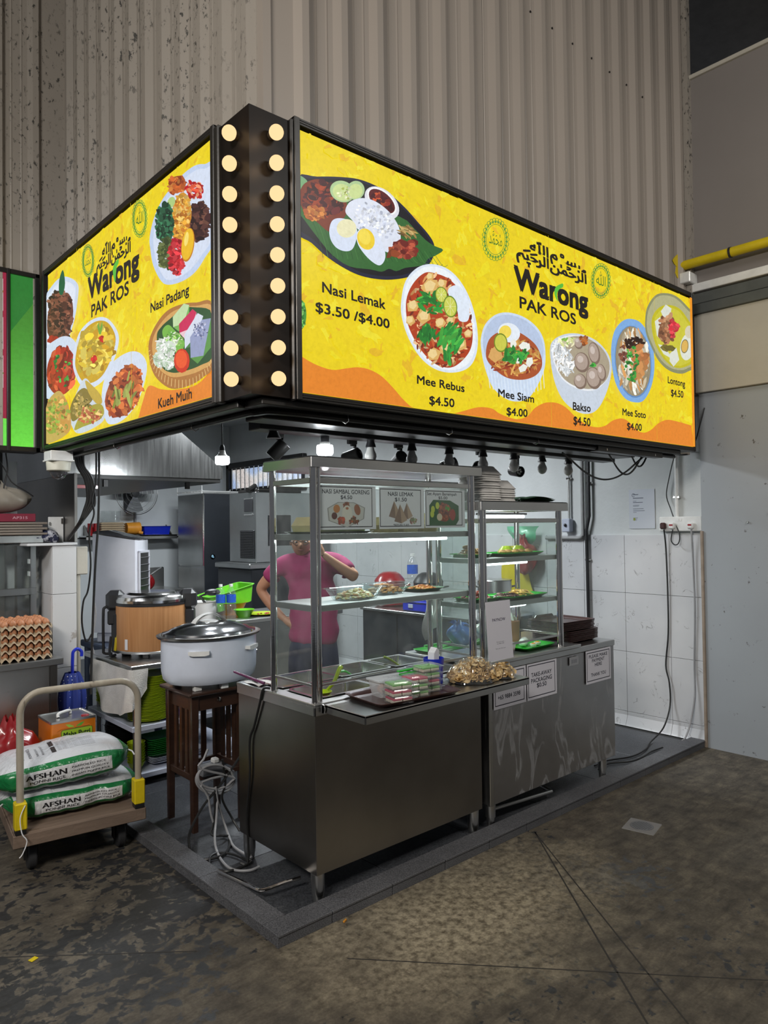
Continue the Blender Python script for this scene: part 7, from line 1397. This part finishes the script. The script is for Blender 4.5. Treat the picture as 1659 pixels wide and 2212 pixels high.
for x, y in ((4.36, 8.3), (5.15, 8.3), (4.36, 8.98), (5.15, 8.98)): m_.tube([(x, y, 2.10), (x, y, 2.20)], .006, 6)
m_.build('wire_frame', MATS['white_plastic'], t)
t = thing('ice_machine', 'stainless ice machine with a small black display and vent grille, standing on its bin', 'ice machine', (4.8, 7.3, ZP)); MB().box(4.335, 5.1, 7.0, 7.58, 1.265, 2.06, .006).build('head_unit', MATS['fridge_steel'], t); MB().box(4.22, 5.15, 6.92, 7.66, .12, 1.20, .01).build('bin', MATS['dark_panel'], t); MB().box(4.19, 5.16, 6.90, 7.68, 1.20, 1.262, .01).build('bin_lid', MATS['fridge_steel'], t)
MB().box(4.328, 4.336, 7.06, 7.24, 1.84, 1.98, .002).build('display', MATS['black_plastic'], t); MB().box(4.326, 4.334, 7.06, 7.24, 1.80, 1.815, .001).box(4.326, 4.334, 7.06, 7.24, 1.985, 1.995, .001).build('display_trim', MATS['chrome'], t)
vg = MB().box(4.325, 4.336, 7.03, 7.33, 1.31, 1.63, .004).build('vent_grille', MATS['black_plastic'], t)
for k in range(16): MB().box(4.318, 4.328, 7.045, 7.315, 1.325+.019*k, 1.331+.019*k).build('vent_slat', MATS['dark_rubber'], vg)
MB().box(4.50, 4.80, 6.985, 7.0, 1.45, 1.80, .004).build('side_panel', MATS['black_plastic'], t); MB().box(4.4, 5.0, 7.05, 7.5, 2.06, 2.10, .01).tube([(4.30, 7.1, 2.08), (4.45, 7.2, 2.14)], .03).build('black_box', MATS['black_metal'], t)
for x, y in ((4.27, 6.97), (5.1, 6.97), (4.27, 7.6), (5.1, 7.6)): MB().cyl((x, y, ZP), (x, y, .12), .02).build('foot', MATS['black_metal'], t)
tag(MB().box(4.5, 4.75, 7.75, 8.2, ZP, .95, .02).build('blue_bin', M('navy', s2l((24, 34, 70)), .5)), 'dark blue bin between the refrigerator and the ice machine', 'bin')
# work table in the kitchen with bottles, bowls, basket
t = thing('prep_table', 'stainless preparation table in the kitchen behind the person', 'table', (3.5, 5.55, ZP)); MB().box(2.82, 4.15, 5.22, 5.88, .865, .90, .004).build('table_top', MATS['steel'], t); MB().box(2.86, 4.11, 5.26, 5.84, .15, .865, .003).build('cupboard', MATS['fridge_steel'], t)
for x, y in ((2.9, 5.3), (4.07, 5.3), (2.9, 5.8), (4.07, 5.8)): MB().cyl((x, y, ZP), (x, y, .15), .022).build('leg', MATS['steel'], t)
bt0 = None
for k, (x, y) in enumerate(((3.00, 5.40), (3.075, 5.36))):
    if k == 0:
        bt0 = thing('water_bottle', 'clear water bottle with a blue label, left of the pair on the prep table', 'bottle', (x, y, .90)); MB().lathe([(.030, 0), (.034, .01), (.034, .10), (.031, .105), (.034, .11), (.034, .17), (.030, .19), (.015, .215), (.012, .22), (.012, .23)], (x, y, .90), 20).build('bottle', MATS['clear_plastic'], bt0)
        MB().lathe([(.0348, .115), (.0348, .17)], (x, y, .90), 20, caps=False).build('label', M('water_label', s2l((40, 90, 190)), .4, var=.4, sc_=(30, 30, 30)), bt0); MB().lathe([(.0135, .225), (.0135, .242), (.001, .243)], (x, y, .90), 16).build('cap', MATS['white_plastic'], bt0); bt0.scale = (1.15, 1.15, 1.2)
    else: dup(bt0, (x, y, .90), None, 'clear water bottle with a blue label, right of the pair on the prep table')
t = thing('lime_basket', 'lime green plastic basket tilted on the prep table', 'basket', (3.2, 5.7, .93)); tub(3.24, 5.70, .42, .28, .97, 1.12, .03, .03, .015, .004).xf(Matrix.Translation((3.24, 5.7, 1.0)) @ Matrix.Rotation(-.22, 4, 'Y') @ Matrix.Translation((-3.24, -5.7, -1.0))).build('basket', MATS['leaf_green_plastic'], t)
t = thing('orange_basin', 'orange plastic basin under the lime basket', 'basin', (3.2, 5.68, .90)); MB().lathe([(.001, 0), (.10, 0), (.15, .10), (.16, .105), (.14, .10), (.09, .006), (.001, .006)], (3.24, 5.68, .90), 26).build('basin', MATS['orange_plastic'], t)
tag(MB().lathe([(.001, 0), (.05, 0), (.085, .06), (.09, .065), (.08, .06), (.045, .005), (.001, .005)], (3.22, 5.40, .90), 24).build('lime_bowl', MATS['leaf_green_plastic']), 'lime green bowl on the prep table beside the bottles', 'bowl')
t = thing('lime_plate', 'flat lime green plate with dark morsels on the prep table', 'plate', (3.42, 5.42, .90)); MB().lathe([(.001, 0), (.08, 0), (.13, .015), (.13, .018), (.08, .005), (.001, .004)], (3.40, 5.42, .90), 28).build('plate', MATS['lime_plastic'], t); food(t, 3.42, 5.40, .905, .06, .04, .006, 10, .012, kind='red')
t = thing('white_pot', 'white pot with a black ladle, left on the prep table', 'pot', (2.9, 5.5, .90)); MB().lathe([(.001, 0), (.10, 0), (.11, .14), (.115, .145), (.105, .14), (.095, .006), (.001, .006)], (2.925, 5.55, .90), 26).build('pot', MATS['white_plastic'], t); MB().ball((2.98, 5.5, 1.12), .065, sz=.45).tube([(2.94, 5.52, 1.0), (2.90, 5.56, 1.09), (2.96, 5.5, 1.12)], .012, 8).build('ladle', MATS['black_plastic'], t)
# dark chest along the tiled wall, with pots
ch = thing('chest_cabinet', 'dark blue-grey low cabinet along the tiled wall carrying pots', 'cabinet', (5.0, 4.8, ZP)); MB().box(4.62, 5.36, 4.0, 5.5, .06, .84, .006).build('body', MATS['dark_panel'], ch); MB().box(4.60, 5.365, 3.98, 5.52, .84, .865, .004).build('top', MATS['steel'], ch)
for y in (4.5, 5.0): MB().box(4.614, 4.622, y-.004, y+.004, .08, .83).build('door_gap', MATS['black_metal'], ch)
for x, y in ((4.66, 4.05), (4.66, 5.45), (5.32, 4.05), (5.32, 5.45)): MB().cyl((x, y, ZP), (x, y, .06), .02, n=10).build('foot', MATS['black_metal'], ch)
def pot(name, lb, x, y, z, r, h, mat, lid=True):
    t = thing(name, lb, 'pot', (x, y, z)); MB().lathe([(.001, 0), (r*.9, 0), (r, .02), (r, h), (r*1.04, h+.004), (r*1.02, h+.01)], (x, y, z), 30).build('body', MATS[mat], t)
    if lid: MB().lathe([(r*1.03, h+.008), (r*.95, h+.03), (r*.70, h+.075), (r*.45, h+.095), (.001, h+.10)], (x, y, z), 30).build('lid', MATS[mat], t)
    for s_ in (-1, 1): MB().tube(cat_rom([(x+s_*r*.7*.745, y-s_*r*.7*.667-.03, z+h*.8), (x+s_*(r+.05)*.745, y-s_*(r+.05)*.667, z+h*.85), (x+s_*r*.8*.745+.02, y-s_*r*.8*.667+.02, z+h*.8)], 4, False), .008, 6).build('side_handle', MATS[mat], t)
pot('red_pot', 'red lidded plastic pot on the low cabinet behind the glass', 4.86, 5.36, .866, .15, .24, 'red_plastic'); pot('black_pot', 'black lidded pot with a ladle handle sticking out, right of the red pot', 4.90, 4.86, .866, .14, .25, 'black_plastic')
tag(MB().tube([(4.86, 4.80, 1.2), (4.84, 4.76, 1.40)], .012, 8).build('ladle_handle', MATS['brown_plastic']), 'dark ladle handle standing in the black pot', 'ladle')
dup(bt0, (5.1, 5.28, .99), None, 'clear water bottle standing between the red and black pots').scale = (1.6, 1.6, 1.6)
tag(MB().box(5.0, 5.2, 5.18, 5.38, .866, .989, .01).build('small_box', MATS['cardboard']), 'small box under the water bottle on the low cabinet', 'box')
t = thing('blue_container', 'blue lidded container at the front edge of the low cabinet', 'container', (4.74, 4.72, .866)); MB().box(4.64, 4.82, 4.62, 4.95, .866, .95, .012).build('box', MATS['blue_plastic'], t); MB().box(4.63, 4.83, 4.61, 4.96, .95, .965, .006).build('lid', MATS['blue_plastic'], t); MB().box(4.63, 4.638, 4.80, 4.86, .90, .935, .002).build('latch', MATS['grey_shelf'], t)
tag(tub(4.72, 4.50, .14, .12, .866, .97, .02, .01, .006).build('clear_tub', MATS['clear_plastic']), 'clear tub beside the blue container', 'tub')
pot('steel_pot', 'tall stainless pot beside the wall, seen through the small cabinet', 4.98, 4.12, .866, .15, .30, 'steel', False)
tag(MB().sheet(lambda u, v: (5.372-.02*math.sin(PI*u)-.015*abs(math.sin(7*u+2*v)), 4.32-.34*u*(1-.35*v*v)+.03*math.sin(4*v), 1.0+.46*v+.015*math.sin(7*u)*(1-v)), 14, 14).build('yellow_apron', M('apron_yellow', s2l((206, 190, 40)), .7, var=.1)), 'yellow apron hanging on the tiled wall behind the small cabinet', 'apron')
bag('plastic_bag', 'red plastic bag hanging on the wall above the apron', 5.28, 4.02, 1.20, .07, .12, .34, 'red_film', 12)
tag(MB().sheet(lambda u, v: (5.33-.05*math.sin(PI*u)*(1+.5*math.sin(9*v+4*u)), 4.20-.36*u*(.35+.65*v)-.05*math.sin(5*v), 1.40+.24*v+.03*math.sin(8*u)*(1-v)), 14, 8).build('green_bag', MATS['green_film'], smooth=True), 'crumpled sea-green plastic bag hanging above the red bag', 'bag')
tag(MB().sheet(lambda u, v: (3.02+.12*u+.02*math.sin(6*v), 3.02+.02*math.sin(9*u+3*v), 1.24-.26*v*(1-.35*u)), 12, 14).build('hand_towel', MATS['cloth_white'], angle=80), 'white towel hanging behind the right end of the tall cabinet', 'cloth')
tag(MB().tube([(3.0, 3.02, 1.245), (3.18, 3.02, 1.245)], .004, 6).tube([(2.955, 2.92, 1.245), (3.0, 3.02, 1.245)], .004, 6).build('towel_rail', MATS['chrome']), 'thin rail holding the white towel behind the tall cabinet', 'rail')
# ---------------------------------------------------------------- neighbour stall: display case and clutter
t = thing('neighbour_display_case', 'glass display case of the next stall with aluminium posts', 'display case', (1.1, 5.2, .872))
for x, y in ((1.44, 5.05), (1.33, 5.36), (.6, 5.05)): MB().box(x-.018, x+.018, y-.018, y+.018, .872, 1.575, .002).build('post', MATS['fridge_steel'], t)
MB().box(.58, 1.50, 5.02, 5.40, 1.575, 1.625, .004).build('top', MATS['steel'], t); MB().box(.58, 1.46, 5.03, 5.05, 1.24, 1.285, .002).box(.58, 1.42, 5.05, 5.36, 1.255, 1.265).build('shelf', MATS['fridge_steel'], t)
MB().box(.62, 1.42, 5.045, 5.049, .89, 1.57).build('front_glass', MATS['pane'], t); MB().box(.62, 1.42, 5.385, 5.39, .89, 1.57).build('back_panel', M('back_white', (.62, .64, .70), .5), t)
for z in (1.36, 1.44): MB().box(1.42, 1.423, 5.04, 5.09, z, z+.03).build('white_tag', MATS['paper_white'], t)
for k in range(5): tag(MB().box(.7, 1.52-.03*(k % 2), 5.0, 5.38, 1.627+.017*k, 1.641+.017*k, .004).build('newspaper_pile', M('old_paper', s2l((120, 110, 100)), .8, var=.2, sc_=(3, 3, 40))), 'grey-brown folded paper bundle on the display case, '+nth(k, 5), 'paper', 'paper bundles on the display case')
t = thing('red_carton', 'dark red carton lettered AP315 on the paper bundles', 'carton', (1.33, 5.15, 1.713)); MB().box(1.12, 1.46, 5.05, 5.30, 1.713, 1.765, .003).build('carton', M('carton_red', s2l((120, 30, 50)), .5), t); a = Art((1.12, 5.0495, 1.713), (1, 0, 0), (0, 0, 1), .34, .05, step=1e-5); a.text('AP315', (.20, .018), (.29, .018), (.20, .035), (190, 150, 160), .01); a.build('lettering', MATS['printed_paper'], t)
bag('plastic_bag', 'crumpled grey-white plastic bag on the red carton', 1.27, 5.17, 1.767, .16, .09, .20, 'grey_film', 21, False)
tag(MB().lathe([(.001, 0), (.025, 0), (.025, .10), (.018, .11), (.018, .15), (.001, .152)], (1.19, 5.28, 1.715), 14).build('white_bottle', MATS['white_plastic']), 'small white bottle behind the crumpled bag', 'bottle')
tag(MB().ball((1.535, 5.05, 1.62), .055, sx=1.2, sy=.9, sz=.8, n=16).ball((1.47, 5.06, 1.607), .042, sx=1.4, sz=.7, n=14).ball((1.56, 5.0, 1.60), .03, n=12).build('navy_cloth', M('cloth_pattern', s2l((24, 30, 66)), .8, stops=[(.42, s2l((20, 26, 60))), (.5, s2l((190, 190, 196))), (.56, s2l((20, 24, 50)))], sc_=(16, 16, 16))), 'bundled navy cloth with white pattern on the pillar ledge', 'cloth')
t = thing('leaning_board', 'small white board with clips leaning on the pillar ledge', 'board', (1.6, 5.1, 1.573)); MB().box(1.555, 1.652, 5.10, 5.115, 1.573, 1.745, .003).build('board', MATS['white_plastic'], t); MB().box(1.635, 1.65, 5.094, 5.10, 1.70, 1.735).box(1.556, 1.568, 5.094, 5.10, 1.69, 1.71).build('clip', MATS['steel_dark'], t)
t = thing('folded_monitor', 'black monitor hanging in the next stall at the left edge', 'monitor', (1.1, 5.3, 1.95)); MB().box(.8, 1.30, 5.28, 5.34, 1.93, 2.08, .02).build('housing', MATS['black_plastic'], t); MB().tube([(1.1, 5.31, 2.08), (1.1, 5.31, 2.3)], .012, 8).build('arm', MATS['black_metal'], t)
cable('power_cable', 'thin black cable hanging from the green sign', [(1.22, 5.1, 2.16), (1.29, 5.1, 2.05), (1.33, 5.1, 1.97), (1.42, 5.1, 1.91), (1.46, 5.1, 1.88)], .004)
cable('power_cable', 'black cable drooping behind the black monitor', [(1.30, 5.12, 2.16), (1.31, 5.12, 2.05), (1.29, 5.12, 1.95), (1.28, 5.12, 1.85)], .005)
t = thing('neighbour_partition', 'dull steel partition panels closing the back of the next stall', 'partition', (1.2, 5.6, 0)); MB().box(.3, 1.50, 5.62, 5.64, 0, 2.15).build('panel', MATS['fridge_steel'], t); MB().box(1.38, 1.40, 5.6, 5.63, 1.9, 2.6).build('seam', MATS['black_metal'], t)
t = thing('white_junction_box', 'cream electrical box on the pillar side above the umbrella', 'junction box', (1.70, 4.93, 1.45)); MB().box(1.667, 1.745, 4.91, 4.98, 1.36, 1.545, .006).build('box', MATS['cream_plaster'], t); MB().box(1.672, 1.70, 4.92, 4.95, .3, 1.36, .004).build('trunking', MATS['cream_plaster'], t)
# ---------------------------------------------------------------- the stall keeper, standing behind the corner counter
M('skin', s2l((176, 128, 100)), .5, var=.05, sss=.08, sc_=(10, 10, 10)); M('shirt', s2l((146, 50, 92)), .85, var=.10, sc_=(5, 5, 12), bump=.25, bsc=14); M('trousers', s2l((34, 38, 62)), .85, var=.1, bump=.2, bsc=12); M('hair', (.012, .010, .009), .5, bump=.3, bsc=120); M('lips', s2l((140, 80, 74)), .5); M('eye_white', (.7, .68, .66), .2); M('apron_dark', s2l((40, 42, 52)), .8)
PO = Vector((3.07, 4.23, ZP)); pr = thing('person', 'person in glasses and a magenta T-shirt, one hand on hip, one raised to the chin', 'person', PO)
def skin_mesh(vs, es, root=0, sub=2):
    """one smooth tapered surface grown along connected joints (x, y, z, radius)"""
    me = bpy.data.meshes.new('s'); me.from_pydata([v[:3] for v in vs], es, []); o = bpy.data.objects.new('s', me); COL.objects.link(o)
    o.modifiers.new('k', 'SKIN').use_smooth_shade = True
    for i, v in enumerate(vs):
        d = me.skin_vertices[0].data[i]; r = v[3]; d.radius = (r, r) if not isinstance(r, tuple) else r; d.use_root = i == root
    s_ = o.modifiers.new('s', 'SUBSURF'); s_.levels = sub; s_.render_levels = sub
    dg = bpy.context.evaluated_depsgraph_get(); ev = o.evaluated_get(dg); m2 = ev.to_mesh()
    mb = MB().add([v.co.copy() for v in m2.vertices], [tuple(p.vertices) for p in m2.polygons]); ev.to_mesh_clear(); bpy.data.objects.remove(o); return mb
# joints: x to the camera's right, y away from the camera, z up
LS, LE, LW = (-.19, .0, 1.375), (-.37, .06, 1.19), (-.20, .02, .985)
RS, RE, RW = (.19, -.02, 1.385), (.325, -.13, 1.275), (.115, -.16, 1.43)
V_ = [(.02, .0, .90, .06), (.02, .0, 1.0, .085), (.015, .0, 1.15, .095), (.0, .0, 1.28, .095), (-.01, .0, 1.36, .07), (-.03, .01, 1.41, .052), (-.045, .0, 1.46, .052),
      (LS[0]*.6, 0, 1.36, .065), (*LS, .055), (-.30, .035, 1.27, .050), (*LE, .043), (-.29, .04, 1.08, .036), (*LW, .027), (-.165, .0, .965, .022),
      (RS[0]*.6, 0, 1.365, .065), (*RS, .055), (.27, -.09, 1.32, .050), (*RE, .045), (.22, -.15, 1.35, .038), (*RW, .026), (.09, -.16, 1.455, .022),
      (.11, 0, .84, .07), (.11, -.01, .48, .06), (.11, 0, .09, .042), (-.08, 0, .84, .07), (-.08, -.01, .48, .06), (-.08, 0, .09, .042), (.115, -.13, .045, .036), (-.085, -.13, .045, .036)]
E_ = [(0, 1), (1, 2), (2, 3), (3, 4), (4, 5), (5, 6), (4, 7), (7, 8), (8, 9), (9, 10), (10, 11), (11, 12), (12, 13), (4, 14), (14, 15), (15, 16), (16, 17), (17, 18), (18, 19), (19, 20), (0, 21), (21, 22), (22, 23), (23, 27), (0, 24), (24, 25), (25, 26), (26, 28)]
bd = skin_mesh(V_, E_)
# head: sculpted from a sphere
HC = Vector((-.06, -.02, 1.528))
def head(u, v):
    a = 2*PI*u; p = PI*(v-.5); x, y, z = math.cos(p)*math.cos(a), math.cos(p)*math.sin(a), math.sin(p)   # y<0 faces the camera
    X, Y, Z = x*.074, y*.092, z*.112
    jaw = max(0, -z); X *= 1-.26*jaw**1.6; Y *= 1-.10*jaw
    if y < 0:
        f = -y; g2 = lambda cx, cz, sx, sz: math.exp(-((x-cx)/sx)**2-((z-cz)/sz)**2)
        Y -= f*(.020*g2(0, -.16, .16, .17)+.012*g2(0, -.22, .24, .09)+.005*g2(0, -.50, .32, .10)+.008*g2(0, -.86, .35, .16)+.006*g2(0, .16, .8, .09)+.008*g2(.45, -.2, .3, .25)+.008*g2(-.45, -.2, .3, .25))
        Y += f*(.012*g2(.36, .02, .2, .11)+.012*g2(-.36, .02, .2, .11))
    return HC+Vector((X, Y, Z))
bd.sheet(head, 48, 36)
for s_ in (-1, 1): bd.lathe([(.001, -.006), (.02, -.005), (.026, 0), (.022, .005), (.012, .002), (.001, .0)], HC+Vector((s_*.078, .012, -.008)), 14, sx=1, sy=.62, axis='x')
# hands: palm and five unequal bent fingers each
def hand(c, fwd, up, side, th):
    c, fwd, up, side = Vector(c), Vector(fwd).normalized(), Vector(up).normalized(), Vector(side).normalized()
    bd.tube([c-fwd*.045, c-fwd*.01, c+fwd*.030, c+fwd*.045], [.024, .030, .030, .026], 10)
    for k, L in enumerate((.072, .082, .076, .060)):
        b0_ = c+fwd*.036+side*(.026-.0175*k); p1 = b0_+fwd*L*.42-up*.006; p2 = p1+fwd*L*.22-up*L*.26; p3 = p2-up*L*.28-fwd*L*.06
        bd.tube([b0_-fwd*.02, b0_, p1, p2, p3], [.0085, .0095, .0088, .008, .006], 8)
    b0_ = c+side*.024-fwd*.02; bd.tube([b0_-side*.01, b0_+side*.018+fwd*.012, b0_+side*.028+fwd*.035-up*.006, b0_+side*.026+fwd*.055-up*.014], [.012, .0115, .010, .007], 8)
hand((.072, -.155, 1.478), (-.45, .12, .85), (.5, -.85, .2), (-.75, -.2, -.4), 1)
hand((-.15, -.01, .955), (.75, -.35, -.45), (-.3, -.9, .2), (.3, .3, .85), 1)
mP = Matrix.Translation(PO)
body = bd.xf(mP).build('body', MATS['skin'], pr, angle=80)
# shirt with sleeves, trousers, hair, glasses: over the same joints
sv = [(.02, 0, .765, .172), (.02, 0, .90, .162), (.02, 0, 1.0, .155), (.015, 0, 1.15, .163), (0, 0, 1.28, .160), (-.015, .0, 1.365, .098), (LS[0]*.62, .005, 1.365, .098), (LS[0], 0, 1.37, .080), (-.27, .025, 1.30, .073), (-.315, .038, 1.255, .070), (RS[0]*.62, 0, 1.37, .098), (RS[0], -.015, 1.38, .080), (.25, -.07, 1.335, .073), (.285, -.105, 1.305, .068)]
sb = skin_mesh(sv, [(0, 1), (1, 2), (2, 3), (3, 4), (4, 5), (5, 6), (6, 7), (7, 8), (8, 9), (5, 10), (10, 11), (11, 12), (12, 13)])
for i, v in enumerate(sb.v):
    if v.z < 1.30 and abs(v.x) < .22: v.y *= .80; v.x = .02+(v.x-.02)*1.18; v.x += .006*math.sin(v.z*46+v.x*20); v.y += .008*math.sin(v.z*38+v.x*30)
sb.xf(mP).build('t_shirt', MATS['shirt'], pr, angle=80)
MB().tube([(-.04+.062*math.cos(2*PI*i/24), .0+.058*math.sin(2*PI*i/24), 1.405+.012*math.sin(2*PI*i/24)) for i in range(24)], .010, 8, closed=True).xf(mP).build('collar', MATS['shirt'], pr)
tv = [(.02, 0, .88, .145), (.02, 0, .80, .14), (.115, 0, .74, .105), (.115, -.01, .48, .085), (.115, 0, .12, .072), (-.08, 0, .74, .105), (-.08, -.01, .48, .085), (-.08, 0, .12, .072)]
skin_mesh(tv, [(0, 1), (1, 2), (2, 3), (3, 4), (1, 5), (5, 6), (6, 7)]).xf(mP).build('trousers', MATS['trousers'], pr, angle=80)
hm_ = MB()
def hair(u, v):
    a = 2*PI*u; p = PI*(.5-.56*v*(1.0 if math.sin(a) > -.25 else .56)); x, y, z = math.cos(p)*math.cos(a), math.cos(p)*math.sin(a), math.sin(p)
    return HC+Vector((x*.080, y*.099+.004, z*.120+.002))
hm_.sheet(hair, 40, 16).xf(mP).build('hair', MATS['hair'], pr, angle=80)
fc_ = MB()
for s_ in (-1, 1):
    ex = HC+Vector((s_*.030, -.0925, .004)); fc_.tube([ex+Vector((.024*math.cos(2*PI*i/20), .004*abs(math.cos(2*PI*i/20))*0+s_*0, .019*math.sin(2*PI*i/20)-.002)) for i in range(20)], .0022, 6, closed=True)
    fc_.tube([ex+Vector((s_*.024, .002, .004)), HC+Vector((s_*.076, -.05, .010)), HC+Vector((s_*.080, .0, .006))], .002, 6)
fc_.tube([HC+Vector((-.008, -.096, .004)), HC+Vector((0, -.098, .007)), HC+Vector((.008, -.096, .004))], .002, 6)
fc_.xf(mP).build('glasses', MATS['black_plastic'], pr)
ey = MB(); pu = MB(); br = MB()
for s_ in (-1, 1):
    ey.ball(HC+Vector((s_*.030, -.076, .003)), .012, sx=1.15, sz=.6, n=12); pu.ball(HC+Vector((s_*.030, -.0865, .003)), .0048, n=10); br.tube([HC+Vector((s_*.014, -.092, .026)), HC+Vector((s_*.032, -.089, .031)), HC+Vector((s_*.048, -.078, .025))], [.002, .003, .0015], 6)
ey.xf(mP).build('eyes', MATS['eye_white'], pr); pu.xf(mP).build('irises', MATS['hair'], pr); br.xf(mP).build('eyebrows', MATS['hair'], pr)
MB().lathe([(.001, -.5), (.8, -.3), (1, 0), (.8, .3), (.001, .5)], (0, 0, 0), 14).xf(mP @ Matrix.Translation(HC+Vector((0, -.0925, -.054))) @ Matrix.Diagonal((.022, .007, .010, 1))).build('lips', MATS['lips'], pr)
for s_ in (.112, -.082): MB().loft([rr(s_, -.05, .09, .25, .04, z) if z < .03 else rr(s_, -.03, .08, .19, .04, z) for z in (0, .02, .05, .09)]).xf(mP).build('shoe', MATS['black_plastic'], pr)
pr.rotation_euler[2] = math.atan2(-.667, .745)+.05
